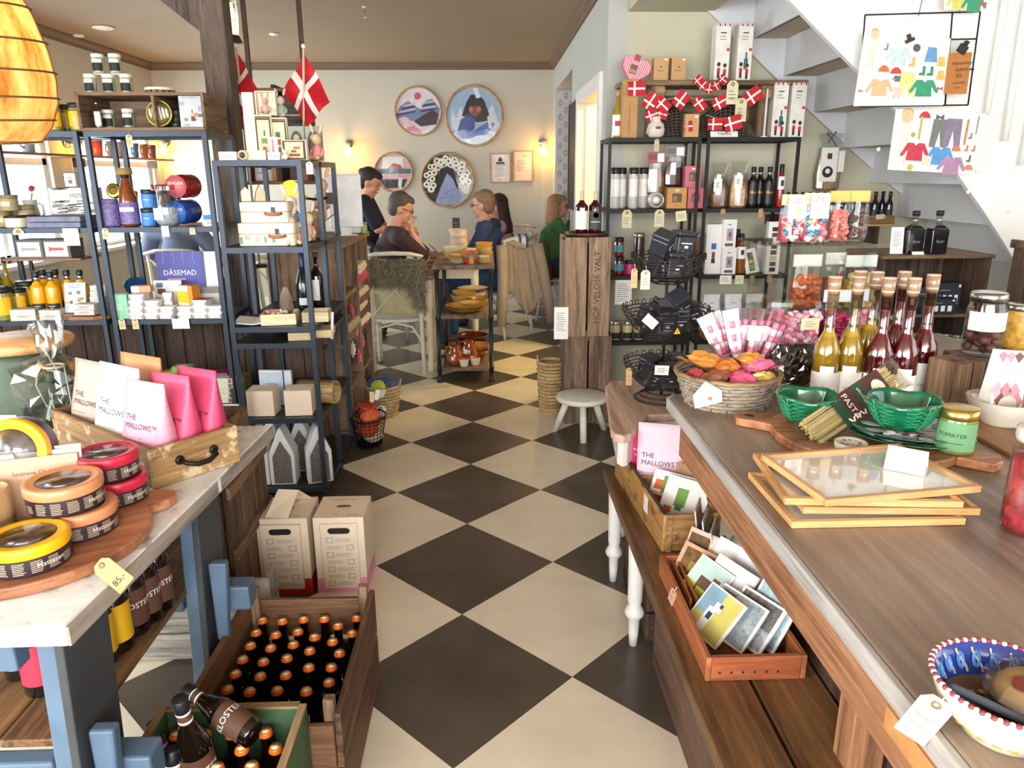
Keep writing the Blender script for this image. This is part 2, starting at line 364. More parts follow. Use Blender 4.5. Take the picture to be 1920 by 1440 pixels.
# timber post with brace in front of the cafe
ph =[at(385,0,Y=4.15),at(425,0,Y=4.15)]
tp =thing('timber_post','dark old square timber post rising behind the metal shelves','post',(-1.385,4.2,0))
B(wood('#3f352d','#766659','z',5,.75)).box(-.065,.065,-.065,.065,0,CZ-.14).obj('post_shaft',tp,bev=.006)
B(wood('#3f352d','#766659','x',5,.75)).box(-1.2,1.2,-.07,.07,CZ-.14,CZ).obj('beam',tp,bev=.006)
B(wood('#3f352d','#766659','z',5,.75)).add([(-.05,-.05,2.2),(-.05,.05,2.2),(-.5,.05,CZ-.15),(-.5,-.05,CZ-.15),(-.05,-.05,2.34),(-.05,.05,2.34),(-.36,.05,CZ-.15),(-.36,-.05,CZ-.15)],
    [(0,1,2,3),(4,7,6,5),(0,4,5,1),(2,6,7,3),(0,3,7,4),(1,5,6,2)]).obj('brace',tp)
# recessed ceiling fittings
for n,(x,y,r,lb) in enumerate(((193,50,.085,'large round white ceiling vent near the left wall'),(147,65,.045,'small round white spotlight on the ceiling beside the large vent'),(513,62,.04,'small oval white spotlight on the ceiling above the Danish flags'))):
    p =at(x,y,Z=CZ);t =thing('ceiling_vent' if n == 0 else 'ceiling_spot',lb,'vent' if n == 0 else 'spotlight',(p.x,p.y,CZ))
    B(WHITE).lathe([(r*.8,0),(r,-.004),(r,-.012),(r*.8,-.018),(r*.72,-.012)],24).obj('ring',t);B(WHITE).lathe([(r*.66,-.006),(r*.6,-.02),(0,-.024)],24).obj('disc',t)
p =at(683,12,Z=CZ);t =thing('ceiling_hook','small metal hook hanging from the ceiling above the cafe','hook',(p.x,p.y,CZ))
B(CHROME).tube([(0,0,0),(0,0,-.05),(.012,0,-.065),(0,0,-.08),(-.01,0,-.07)],.004,6).obj('hook_wire',t);B(WHITE).cyl(.015,-.008,0).obj('plate',t)
# ================================================================== item library (origin at base centre, front faces -y)
def V(p,dx=0,dy=0,dz=0):return (p[0]+dx,p[1]+dy,p[2]+dz)
def rects(b,w,h,y,L):
    """flat print on a front face: L = (u0,u1,v0,v1,material), u,v in 0..1"""
    for u0,u1,v0,v1,m in L:
        y -= .00008;b.mt(m);x0,x1,z0,z1 =(u0-.5)*w,(u1-.5)*w,v0*h,v1*h
        b.add([(x0,y,z0),(x1,y,z0),(x1,y,z1),(x0,y,z1)],[(0,1,2,3)])
    return b
def lines(b,w,h,y,u0,u1,v0,v1,n,m=None,ragged=True):
    """n rows of small print"""
    m =m or GREYINK
    for k in range(n):
        v =v1-(v1-v0)*(k+.5)/n;t =(v1-v0)/n*.28
        rects(b,w,h,y,[(u0,u1-(random.random()*.35*(u1-u0) if ragged else 0),v-t/2,v+t/2,m)])
    return b
def carton(name,label,cat,loc,w,d,h,m,rz=0,prints=(),text=(),rows=(),group=None,rot=None,bev=.0015,top=None,side=None):
    t =thing(name,label,cat,loc,rz,group,rot)
    b =B(m).cb(w,d,0,h)
    if top:b.mt(top).cb(w*.999,d*.999,h,h+.0006)
    b.obj('body',t,bev=bev)
    if prints or rows or side:
        p =B();rects(p,w,h,-d/2-.0006,prints);of =.00008*len(prints)
        for r in rows:lines(p,w,h,-d/2-.0008-of,*r)
        if side:
            T =p.T;p.T =Matrix.Rotation(PI/2,4,'Z');rects(p,d,h,-w/2-.0006,side);p.T =T
        p.obj('print',t)['kind']='stuff'
    if text:
        p =B()
        for s,u,v,sz,mm in text:lettering(p,s,mm,((u-.5)*w,-d/2-.0012-.00008*len(prints),v*h),sz)
        p.obj('lettering',t)
    return t
def bandlabel(t,r,z0,z1,m,a=1.15,text=None,tz=None,ts=.012,tm=None,name='paper_label',extra=None,n=14):
    b =B(m).lathe([(r,z0),(r,z1)],n,True,-PI/2-a,-PI/2+a)
    if extra:
        for za,zb,mm,aa in extra:b.mt(mm).lathe([(r+.0004,za),(r+.0004,zb)],n,True,-PI/2-aa,-PI/2+aa)
    o =b.obj(name,t)
    if text:
        p =B();rows =text if isinstance(text,(list,tuple)) else [text]
        for k,s in enumerate(rows):
            q =B();lettering(q,s,tm or INK,(0,0,0),ts)
            zz =(tz if tz is not None else (z0+z1)/2)-k*ts*1.15
            vs =[((r+.0009)*sin(x/r),-(r+.0009)*cos(x/r),zz+z) for x,y,z in q.v]
            p.mt(tm or INK).add(vs,q.f)
        p.obj('lettering',t)
    return o
def jar(name,label,cat,loc,r,h,body,lid,rz=0,lab=None,lz=(.15,.75),text=None,ts=.011,tm=None,lidh=.18,group=None,a=1.2,fill=None,rot=None,neck=.92,extra=None,n=18):
    t =thing(name,label,cat,loc,rz,group,rot);hb =h*(1-lidh)
    B(body).lathe([(r*.86,0),(r*.97,h*.03),(r,h*.08),(r,hb*.86),(r*neck,hb*.97),(r*neck,hb)],n).obj('jar_body',t)
    if fill:
        B(fill).lathe([(r*.84,.004),(r*.95,h*.08),(r*.95,hb*.8),(0,hb*.82)],n).obj('contents',t)
    B(lid).lathe([(r*neck*1.02,hb*.96),(r*1.02*neck+.002,hb),(r*1.02*neck+.002,h*.985),(r*neck*.95,h),(0,h)],n).obj('lid',t)
    if lab:bandlabel(t,r+.0007,h*lz[0],h*lz[1],lab,a,text,None,ts,tm,extra=extra)
    return t
def bottle(name,label,cat,loc,r,h,body,cap,rz=0,shoulder=.55,neckr=.3,caph=.08,lab=None,lz=(.12,.45),text=None,ts=.011,tm=None,group=None,a=1.2,fill=None,filll=.6,rot=None,capr=None,extra=None,n=16,neckstart=.72,band=None,capname='cap',tz=None):
    t =thing(name,label,cat,loc,rz,group,rot);rn =r*neckr;hc =h*(1-caph)
    B(body).lathe([(r*.8,0),(r*.97,h*.012),(r,h*.03),(r,h*shoulder),(r*.93,h*(shoulder+.04)),(r*.72,h*(shoulder*.45+neckstart*.55)),(rn*1.25,h*neckstart),(rn,h*(neckstart+.04)),(rn,hc)],n).obj('bottle_body',t)
    if fill:
        q =[(r*.78,.003),(r*.94,h*.03),(r*.94,h*min(filll,shoulder))]
        if filll > shoulder:q += [(r*.66,h*(shoulder*.45+neckstart*.55)),(rn*1.1,h*neckstart),(rn*.86,h*(neckstart+.04)),(rn*.86,h*max(filll,neckstart+.05))]
        q += [(0,q[-1][1])]
        B(fill).lathe(q,n).obj('liquid',t)
    cr =capr or rn*1.15
    B(cap).lathe([(cr*.97,hc-h*caph*.25),(cr,hc),(cr,h*.992),(cr*.88,h),(0,h)],n).obj(capname,t)
    if lab:bandlabel(t,r+.0008,h*lz[0],h*lz[1],lab,a,text,h*tz if tz else None,ts,tm,extra=extra)
    if band:B(band).lathe([(rn+.0008,h*.78),(rn+.0008,h*.88)],n).obj('neck_label',t)
    return t
def pouch(name,label,cat,loc,w,d,h,m,rz=0,prints=(),text=(),rows=(),group=None,rot=None,roll=0,top=.35,bulge=.12):
    """stand-up bag: gusseted base, sealed flat top"""
    t =thing(name,label,cat,loc,rz,group,rot);b =B(m);N,K =8,10
    def ring(v):
        k =max(0,(v-top)/(1-top));k =k*k*(3-2*k);dd =d*(1-k)+.004*k
        ww =w*(.96+.04*k);out =[]
        for i in range(N+1):
            u =i/N;out.append(((u-.5)*ww,-dd/2*(1+bulge*sin(PI*u)*(1-k)),v*h))
        for i in range(N+1):
            u =1-i/N;out.append(((u-.5)*ww,dd/2*(1+bulge*sin(PI*u)*(1-k)),v*h))
        return out
    M =2*N+2;vs =[]
    for j in range(K+1):vs += ring(j/K)
    fs =[(j*M+i,j*M+(i+1)%M,(j+1)*M+(i+1)%M,(j+1)*M+i) for j in range(K) for i in range(M)]
    fs += [tuple(range(M-1,-1,-1)),tuple(K*M+i for i in range(M))]
    b.add(vs,fs,True);b.obj('bag_body',t)
    def onface(q,off):
        r =[]
        for x,y,z in q.v:
            v =min(1,max(0,z/h));k =max(0,(v-top)/(1-top));k =k*k*(3-2*k);dd =d*(1-k)+.004*k
            r.append((x,-dd/2*(1+bulge*sin(PI*(x/w+.5))*(1-k))-off,z))
        q.v =r;return q
    if prints or rows:
        q =B()
        for u0,u1,v0,v1,mm in prints:
            n =max(2,int((v1-v0)*14))
            for i in range(n):rects(q,w,h,0,[(u0+(u1-u0)*c/3,u0+(u1-u0)*(c+1)/3,v0+(v1-v0)*i/n,v0+(v1-v0)*(i+1)/n,mm) for c in range(3)])
        for r_ in rows:lines(q,w,h,0,*r_)
        onface(q,.0012).obj('print',t)
    if text:
        q =B()
        for s,u,v,sz,mm in text:lettering(q,s,mm,((u-.5)*w,0,v*h),sz,align='LEFT')
        onface(q,.002).obj('lettering',t)
    if roll:B(m).t((0,0,h)).box(-w/2,w/2,-.008,.003,-.03,.003).obj('folded_top',t)
    return t
def round_tin(name,label,cat,loc,r,h,body,lid,rz=0,window=None,lab=None,text=None,tm=None,group=None,rot=None,ts=.016,lidh=.32):
    t =thing(name,label,cat,loc,rz,group,rot);n =36;hl =h*(1-lidh)
    B(body).lathe([(r*.95,0),(r*.965,.003),(r*.965,hl)],n,cap=1).obj('tin_body',t)
    B(lid).lathe([(r*.98,hl-.004),(r,hl),(r,h*.95),(r*.97,h),(r*.86,h),(r*.8,h*.965),(r*.7,h*.965)]+([] if window else [(0,h*.965)]),n,cap=0).obj('lid',t)
    if window:
        B(mat('#a39a96',.6,var=.45,scale=55)).lathe([(r*.93,hl*.9),(0,hl*.92)],n).obj('contents',t)
        B(window).lathe([(r*.705,h*.962),(0,h*.964)],n).obj('clear_window',t)
    q =B()
    for a in range(-3,4):
        for k in range(7):
            if abs(a) == 3 and k > 4:continue
            z =hl*(.18+.09*k);a0 =-PI/2+a*.42-.16;a1 =a0+.3-random.random()*.06
            q.mt(mat('#b7a58d',.6)).lathe([(r*.965+.0006,z),(r*.965+.0006,z+hl*.04)],4,True,a0,a1)
    if lab != 'none':q.obj('small_print',t)
    if text:
        qq =B();lettering(qq,text,tm,(0,0,0),ts);R =r*.965+.001
        for off in (.75,-2.0):
            pp =[(R*sin(x/R+off),-R*cos(x/R+off),hl*.4+z) for x,y,z in qq.v]
            B(tm).add(pp,qq.f).obj('lettering',t)
    return t
def price_tag(loc,label,text=None,rz=0,w=.03,h=.06,m=None,rot=None,string=True,ts=None,group=None,rows=0,name='price_tag'):
    """tag hanging from its top hole; origin at the string knot"""
    m =m or MANILA;t =thing(name,label,'tag',loc,rz,group,rot);z =-.012 if string else 0
    b =B(m).poly_xz([(-w/2,z-h),(w/2,z-h),(w/2,z-w*.3),(w*.25,z),(-w*.25,z),(-w/2,z-w*.3)],-.0008,.0008);b.obj('card',t)
    B(mat('#7d6a4c',.7)).t((0,-.001,z-w*.28),(PI/2,0,0)).lathe([(w*.07,0),(w*.16,0),(w*.16,.0008),(w*.07,.0008)],12,cap=0).obj('eyelet',t)
    if string:B(mat('#e5dcc8',.8)).tube([(0,.004,.004),(.002,0,z*.5),(0,-.001,z-w*.28)],.0008,5).obj('string',t)
    if text or rows:
        q =B()
        if rows:T =q.T;q.T =Matrix.Translation((0,0,z-h));lines(q,w,h,-.0014,.18,.85,.2,.62,rows);q.T =T
        if text:lettering(q,text,INK,(0,-.0016,z-h*.82),ts or w*.42)
        q.obj('writing',t)
    return t
def card(name,label,cat,loc,w,h,m=None,rz=0,rows=(),prints=(),rot=None,text=(),th=.001,group=None):
    t =thing(name,label,cat,loc,rz,group,rot)
    B(m or PAPER).cb(w,th,0,h).obj('sheet',t);q =B()
    rects(q,w,h,-th/2-.0005,prints)
    for r in rows:lines(q,w,h,-th/2-.0008,*r)
    for s,u,v,sz,mm in text:lettering(q,s,mm,((u-.5)*w,-th/2-.001,v*h),sz)
    if q.v:q.obj('print',t)
    return t
def rack(name,label,x0,x1,y0,y1,zs,m,mids=(),top=None,board=None,tube=.011):
    """welded square-tube shelf rack; zs shelf heights"""
    t =thing(name,label,'shelf rack',((x0+x1)/2,(y0+y1)/2,0));w,d =x1-x0,y1-y0;H =top or zs[0]
    e =tube
    for sx in (-1,1):
        for yy in [-d/2,d/2]+[v-(y0+y1)/2 for v in mids]:
            B(m).box(sx*(w/2)-e,sx*(w/2)+e,yy-e,yy+e,0,H).obj('upright',t,bev=.001)
    for z in zs:
        s =B(m).box(-w/2+e,w/2-e,-d/2-e,-d/2+e,z-.024,z).box(-w/2+e,w/2-e,d/2-e,d/2+e,z-.024,z).box(-w/2-e,-w/2+e,-d/2+e,d/2-e,z-.024,z).box(w/2-e,w/2+e,-d/2+e,d/2-e,z-.024,z)
        so =s.obj('shelf_frame',t)
        B(board or m).box(-w/2+e,w/2-e,-d/2+e,d/2-e,z-.012,z-.001).obj('shelf_board',so)
    return t
def crate(name,label,loc,w,d,h,m,rz=0,n=2,th=.012,posts=True,group=None,gap=.01,mp=None,rot=None,base=True):
    """open slatted wooden crate"""
    t =thing(name,label,'crate',loc,rz,group,rot);sh =(h-gap*(n-1))/n
    for k in range(n):
        z =k*(sh+gap)
        for y in (-d/2,d/2-th):B(m).box(-w/2,w/2,y,y+th,z,z+sh).obj('slat',t,bev=.002)
        for x in (-w/2,w/2-th):B(m).box(x,x+th,-d/2+th,d/2-th,z,z+sh).obj('end_board',t,bev=.002)
    if posts:
        for x in (-1,1):
            for y in (-1,1):B(mp or m).box(x*(w/2-th-.012)-.012,x*(w/2-th-.012)+.012,y*(d/2-th-.012)-.012,y*(d/2-th-.012)+.012,th+.001,h).obj('corner_post',t)
    if base:B(m).box(-w/2+th,w/2-th,-d/2+th,d/2-th,0,th).obj('bottom_board',t)
    return t
def heap(b,n,rx,ry,z0,z1,fn):
    for k in range(n):
        a =random.random()*2*PI;q =math.sqrt(random.random());fn(b,(cos(a)*q*rx,sin(a)*q*ry,z0+(z1-z0)*random.random()),k)
    return b
FLAG =None
def dannebrog(b,w,h,P,n=10):
    """Danish flag on surface P(u,v); white cross on red"""
    us =[0,.15,.30,6/17,11/34,.5,.75,1]
    us =sorted({0,.1,.2,12/37,16/37,.55,.68,.82,1});vs =sorted({0,.14,.28,12/28,16/28,.72,.86,1})
    for i in range(len(us)-1):
        for j in range(len(vs)-1):
            white =abs(us[i]-12/37) < 1e-6 or abs(vs[j]-12/28) < 1e-6
            b.mt(FW if white else FR);b.add([P(us[i],vs[j]),P(us[i+1],vs[j]),P(us[i+1],vs[j+1]),P(us[i],vs[j+1])],[(0,1,2,3)],True)
    return b
FW =mat('#f1ece4',.8,var=.03);FR =mat('#c1121f',.75,var=.06)
# ================================================================== left wall of metal racks
def col(px,Y,z):
    k =(px-960)/FPX;a =_r-_f*k
    return -(Y*a.y+(z-EYE.z)*a.z)/a.x
def on(px,Y,z,dz=.0008):return (col(px,Y,z),Y,z+dz)
ZS =[1.703,1.273,.833,.40,.06]
rack('metal_rack','tall grey steel rack holding tinned fish and the DÅSEMAD book',-1.82,-1.29,3.6,3.95,ZS,STEEL)
rack('metal_rack','grey steel rack at the left edge with yellow syrup bottles',-2.44,-1.87,3.6,3.95,ZS,STEEL)
Z1,Z2,Z3,Z4 =ZS[:4];YF =3.66
# plank partition behind the racks
pp =thing('plank_partition','low partition of upright dark brown planks behind the metal racks','partition',(0,4.04,0))
x =-3.3;k =0
while x <-1.02:
    B(DARKWOODZ).box(x,x+.104,-.012+RU(-.003,.003),.012,0,.80+RU(-.006,.006)).obj('plank',pp,bev=.002);x += .108
# --- wooden display box on top
x0,x1 =col(150,3.6,Z1),col(388,3.6,Z1);w =x1-x0;h =.165;d =.3
bx =thing('display_box','weathered wooden box with two compartments on top of the rack','box',((x0+x1)/2,3.6+d/2,Z1+.001));t_ =.014
for n,a in (('side_board',(-w/2,-w/2+t_)),('side_board',(w/2-t_,w/2)),('divider',(.05,.05+t_))):B(OLDWOODY).box(a[0],a[1],-d/2,d/2,t_ if n == 'divider' else 0,h-(t_ if n == 'divider' else 0)).obj(n,bx,bev=.002)
B(OLDWOODX).box(-w/2+t_,w/2-t_,-d/2,d/2,0,t_).obj('bottom_board',bx);B(OLDWOODX).box(-w/2+t_,w/2-t_,-d/2,d/2,h-t_,h).obj('top_board',bx,bev=.002);B(wood('#8a6f55','#b79a7a','x',6)).box(-w/2+t_,w/2-t_,d/2-.008,d/2,t_,h-t_).obj('back_board',bx)
GJ =mat('#a9b58f',.25,var=.45,scale=60,coat=.4);BLKLAB =mat('#1e1c1b',.6,var=.05)
def herring(loc,lb,g=None,rz=0):return jar('fish_jar',lb,'jar',loc,.026,.084,GJ,WHITE,rz,BLKLAB,(.12,.7),None,lidh=.16,group=g,a=1.0,extra=[(.045,.06,WHITE,.9)])
zt_ =Z1+h+.0012
for k,px in enumerate((173,207,240)):herring(on(px,3.68,zt_),['white lidded fish jar at the window end of the bottom row on the box','white lidded fish jar in the middle of the bottom row on the box','white lidded fish jar at the post end of the bottom row on the box'][k],'pyramid of fish jars',RU(-.3,.3))
for k,px in enumerate((187,219)):herring(V(on(px,3.68,zt_+.085)),['white lidded fish jar at the window end of the upper row on the box','white lidded fish jar at the post end of the upper row on the box'][k],'pyramid of fish jars',.1)
round_tin('flat_tin','flat black and cream fish tin lying on the wooden box','tin',on(301,3.7,zt_),.066,.026,BLKLAB,CREAM,lab='x',lidh=.3)
zb =Z1+t_+.002
bottle('small_bottle','small clear bottle with white label inside the wooden box','bottle',on(187,3.66,zb),.015,.115,glass('#eef3ee',.2),CHROME,lab=WHITE,lz=(.1,.62),shoulder=.66,neckstart=.78,neckr=.45,fill=mat('#cfcfbe',.4))
herring(on(207,3.72,zb),'fish jar standing behind the small clear bottle in the wooden box');herring(on(244,3.67,zb),'fish jar alone in the middle of the wooden box')
# round tin with printed sardines, standing on edge
p =on(301,3.63,zb);t =thing('sardine_tin','round cream tin printed with silver sardines, stood on edge in the box','tin',V(p,0,0,.062),rot=(PI/2-.12,0,0))
B(GOLDLID).lathe([(.055,-.026),(.06,-.024),(.06,-.002),(.057,0),(.054,-.001),(0,-.001)],32).obj('tin_body',t)
q =B(mat('#c9b26c',.4,.4)).lathe([(.053,0),(0,.0002)],28);q.obj('print_ground',t);q =B()
for k in range(6):
    xx =-.038+k*.015;q.mt(mat('#e9ebe6',.35,.3)).t((xx,.0,.0006),(0,0,.18),(.0055,.034-abs(k-2.5)*.005,1)).prism([(cos(a*PI/6),sin(a*PI/6)) for a in range(12)],0,.0005)
    q.mt(mat('#7d6a35',.5)).t((xx+.006,0,.0008),(0,0,.18),(.0016,.026,1)).prism([(-1,-1),(1,-1),(1,1),(-1,1)],0,.0004)
q.obj('fish_print',t)
for k in range(3):round_tin('flat_tin',['bottom','middle','top'][k]+' small dark green tin of the stack beside the cookbook','tin',on(330,3.74,zb+k*.027),.036,.026,mat('#34402f',.5),mat('#54604a',.4,.3),lab='none')
def photo_prints(cols,n=14,v0=0,v1=1,u0=0,u1=1):
    L =[]
    for k in range(n):
        a,b_ =RU(u0,u1-.15),RU(v0,v1-.1);L.append((a,min(u1,a+RU(.1,.3)),b_,min(v1,b_+RU(.05,.16)),cols[k %len(cols)]))
    return L
FOODC =[mat(c,.5,var=.1) for c in ('#9fb0c4','#d8dde2','#a9703c','#6d3b2c','#e3e6e8','#5f7188','#c48a4a')]
def cookbook(loc,lb,rz,rot=None,s=1):return carton('cookbook',lb,'book',loc,.107*s,.008,.158*s,mat('#c3ccd6',.4),rz,photo_prints(FOODC,16,.02,.72),[],[(.15,.85,.8,.95,3,GREYINK)],rot=rot)
cookbook(on(362,3.625,zb),'pale blue cookbook with food photo in the wooden box',0,(-.06,0,.05),.98)
YL =mat('#f0b70d',.55,var=.04);OLV =mat('#8f8a3d',.3,var=.5,scale=50,coat=.4)
def pick(loc,lb,rz=0,r=.042,h=.125,g=None):return jar('pickle_jar',lb,'jar',loc,r,h,OLV,BLACK,rz,YL,(.18,.7),None,lidh=.14,group=g,a=1.25,extra=[(h*.2,h*.55,mat('#c9bf86',.6),.25)])
for px,lb in ((74,'black lidded pickle jar half behind the wicker lamp shade'),(105,'black lidded pickle jar with wide yellow label next to the lamp shade'),(128,'second black lidded pickle jar in the row beside the wooden box'),(150,'third black lidded pickle jar touching the wooden box')):
    pick(on(px,{105:3.66,74:3.75,128:3.75,150:3.66}[px],Z1),lb,.1,r=.036,g='row of pickle jars on top')
price_tag(V(on(240,3.585,Z1),0,0,-.005),'cream price tag hanging under the wooden box',None,.1,.028,.055,rows=3)
# --- second shelf, right bay
PUR =mat('#7a6aa0',.5,var=.5,scale=70)
t =jar('patterned_jar','purple and white patterned paper wrapped jar on the second shelf','jar',on(210,YF,Z2),.047,.128,PUR,PUR,lidh=.12,neck=.86)
t =thing('gift_bottle','bottle of amber liquor with cloth cap and patterned label','bottle',on(247,YF,Z2))
B(mat('#7a3a14',.12,var=.2,coat=.6)).lathe([(.036,0),(.042,.004),(.042,.1),(.04,.13),(.026,.19),(.018,.215),(.018,.235)],20).obj('bottle_body',t)
bandlabel(t,.0428,.012,.112,PUR,2.4,extra=[(.07,.09,WHITE,.9)]);B(BLACK).cyl(.019,.225,.24).obj('cap',t)
B(mat('#a08a4a',.8,var=.3)).lathe([(.034,.238),(.036,.245),(.034,.268),(0,.27)],16).obj('cloth_cap',t)
t =thing('gift_tin','round gold tin leaning behind the amber bottle','tin',V(on(222,YF+.07,Z2),0,0,.165),rot=(PI/2-.2,0,-.1));B(GOLDLID).lathe([(.034,-.02),(.036,-.018),(.036,0),(.03,.002),(0,.002)],24).obj('tin_body',t);B(mat('#8a7436',.5)).lathe([(.02,.003),(.012,.0035)],20).obj('print_ring',t)
B(GOLDLID).cb(.05,.05,-.165,-.1,0,.0).obj('stand',t)
BLJ =mat('#4d86c6',.3,var=.15,coat=.3)
for k,lb in ((0,'lower small blue jar of the pair beside the clear candy jar'),(1,'upper small blue jar of the pair beside the clear candy jar')):
    jar('blue_jar',lb,'jar',on(281,YF,Z2+k*.086),.032,.085,BLJ,mat('#3a3c44',.3,.6),.1,mat('#3f86d8',.5),(.12,.72),['skagen'],.01,WHITE,lidh=.22)
jar('jam_jar','dark red jam jar behind the small blue jars','jar',on(292,YF+.12,Z2),.02,.165,mat('#5a1c12',.2,coat=.4),BLACK,lidh=.1)
t =thing('candy_jar','big clear glass jar with white label and red white candy','jar',on(317,YF+.01,Z2));B(glass('#e7eef0',.35)).lathe([(.045,0),(.056,.01),(.06,.06),(.056,.105),(.046,.14),(.046,.16)],24).obj('jar_body',t)
B(mat('#cfd3d6',.5,var=.3,scale=60)).lathe([(.04,.004),(.052,.02),(.054,.085),(0,.09)],20).obj('contents',t);b =B(WHITE).lathe([(.0605,.03),(.0605,.085)],12,True,-2.7,-1.5).obj('paper_label',t)
for k in range(14):
    B(mat('#a33',.4) if k %2 else mat('#ddd',.4)).t((-.05+.0125*k %.11,-.02+.03*(k %3),.165+.006*(k %2))).lathe([(.009,0),(.009,.018),(.004,.022),(0,.022)],8).obj('wrapped_sweet',t)
def skagen(loc,lb,cface,cbody,r,L,rot):
    t =thing('candy_cylinder',lb,'candy jar',loc,rot=rot);n =18
    B(cbody).lathe([(r*.9,0),(r,.01),(r*.96,L*.3),(r,L*.6),(r*.9,L)],n).obj('drum_body',t);B(cface).lathe([(r*.97,L),(r*.97,L+.004),(0,L+.005)],10).obj('paper_disc',t)
    q =B();lettering(q,'SKAGEN',WHITE,(0,.008,L+.006),r*.36,rot=(0,0,0));lettering(q,'LAKRIDS',mat('#f0a0b0',.5),(0,-.008,L+.006),r*.2,rot=(0,0,0));q.obj('lettering',t);return t
skagen(V(on(352,YF+.16,Z2),.03,0,.062),'blue octagonal drum of sweets lying with its round label facing out',BLUE,mat('#23489a',.25,var=.4,scale=70),.058,.15,(PI/2,0,-.15))
skagen(V(on(360,YF+.17,Z2),.022,0,.183),'red drum of sweets lying on top of the blue drum',mat('#c8606a',.5),mat('#97201c',.25,var=.4,scale=70),.056,.15,(PI/2,0,-.12))
carton('milk_carton','white carton with blue top lying next to the blue drum','carton',on(393,YF-.02,Z2),.055,.06,.05,WHITE,.5,[(0,1,.62,1,mat('#3f9ad2',.5))],[],[(.2,.8,.15,.5,2)])
for px,lb in ((196,'cream tag under the purple patterned jar'),(360,'cream tag with hole under the blue drum of sweets')):price_tag(V(on(px,3.585,Z2),0,0,-.004),lb,None,-.1 if px > 300 else .25,.028,.05 if px < 300 else .032,rows=2,string=False)
card('price_card','small white price card taped below the clear candy jar','card',V(on(309,3.583,Z2),0,0,-.045),.034,.05)
# --- second shelf, left bay
KC =mat('#a8946c',.7,var=.12)
for px,z,lb in ((8,0,'lower kraft canister at the left edge of the shelf'),(20,.075,'upper kraft canister at the left edge of the shelf'),(30,0,'kraft canister with dark label next to the enamel tins'),(54,0,'short kraft canister beside the slate coasters')):
    jar('kraft_canister',lb,'canister',on(px,YF+(.1 if px == 54 or px == 30 else .03),Z2+z),.038,.074 if px != 54 else .1,KC,mat('#8a7752',.6),lab=mat('#d8cbab',.6),lz=(.3,.6),lidh=.2,a=.6,neck=.97)
for px,lb in ((33,'cream enamel tin with dark wavy lid on the second shelf'),(58,'second cream enamel tin with dark lid behind the slate coasters')):
    jar('enamel_tin',lb,'tin',on(px,YF-.01 if px < 40 else YF+.04,Z2),.047,.055,CREAM,mat('#231f1d',.4),lidh=.16,neck=.98)
SLATE =mat('#7a7f99',.75,var=.25,scale=30,bump=.3)
for k in range(2):B(SLATE).cb(.245,.2,0,.024).obj('slate',thing('slate_book',['lower','upper'][k]+' grey blue cloth bound book lying flat on the second shelf','book',on(122,YF+.04,Z2+k*.0265),.02),bev=.003)
q =carton('gift_box','black and white wavy striped gift box reading HØST','box',on(148,3.84,Z2+.054),.21,.1,.125,mat('#dedad2',.6),0,[],[('HØS',.62,.62,.03,mat('#77746f',.6))]);b =B()
for k in range(22):
    for j in range(3):
        u =RU(-.1,.06);z =.004+k*.0055; 
        if z > .062 and z < .112 and u+.05 >-.045:continue
        b.mt(INK).add([(u,-.0506,z),(u+.05,-.0506,z+.003),(u+.05,-.0506,z+.0062),(u,-.0506,z+.0034)],[(0,1,2,3)])
b.obj('wave_print',q)
carton('print_box','small dark box with white flower print standing on the striped box','box',on(141,3.86,Z2+.1798),.074,.05,.072,mat('#6a5c50',.6),0,[(.06,.78,.06,.94,WHITE),(.3,.55,.25,.5,mat('#5d7a5a',.6)),(.25,.6,.6,.66,mat('#8a7aa0',.6))])
t =thing('jug','pale grey jug holding a single red and white flower','jug',on(62,3.88,Z2+.02));B(mat('#d7d5cc',.4)).lathe([(.03,-.02),(.036,-.015),(.038,.03),(.03,.08),(.034,.1)],18).obj('jug_body',t);B(mat('#d7d5cc',.4)).tube([(.034,0,.085),(.06,0,.075),(.062,0,.03),(.037,0,.01)],.006,8).obj('handle',t)
B(mat('#5f7a48',.6)).tube([(0,0,.02),(.01,0,.1),(.03,-.01,.15)],.003,6).obj('stem',t);b =B(mat('#f0e6e4',.6))
for k in range(14):b.t((.03,-.01,.155),(1.2,0,0)).t((.03,-.012,.155),(PI/2-.3,0,0));b.T =b.T @ Matrix.Rotation(k*2*PI/14,4,'Z');b.prism([(0,-.004),(.02,-.006),(.036,0),(.02,.006),(0,.004)],-.001,.002)
b.T =Matrix();b.mt(mat('#8d2a34',.6)).ell((.03,-.016,.155),.013,.008,.013);b.obj('flower',t)
price_tag(V(on(33,3.583,Z2),0,0,0),'cream paper label taped under the enamel tins',None,.05,.05,.03,string=False,rows=1);card('price_card','white square card hanging over the fish print boxes','card',V(on(131,3.58,Z2),0,0,-.082),.072,.08)
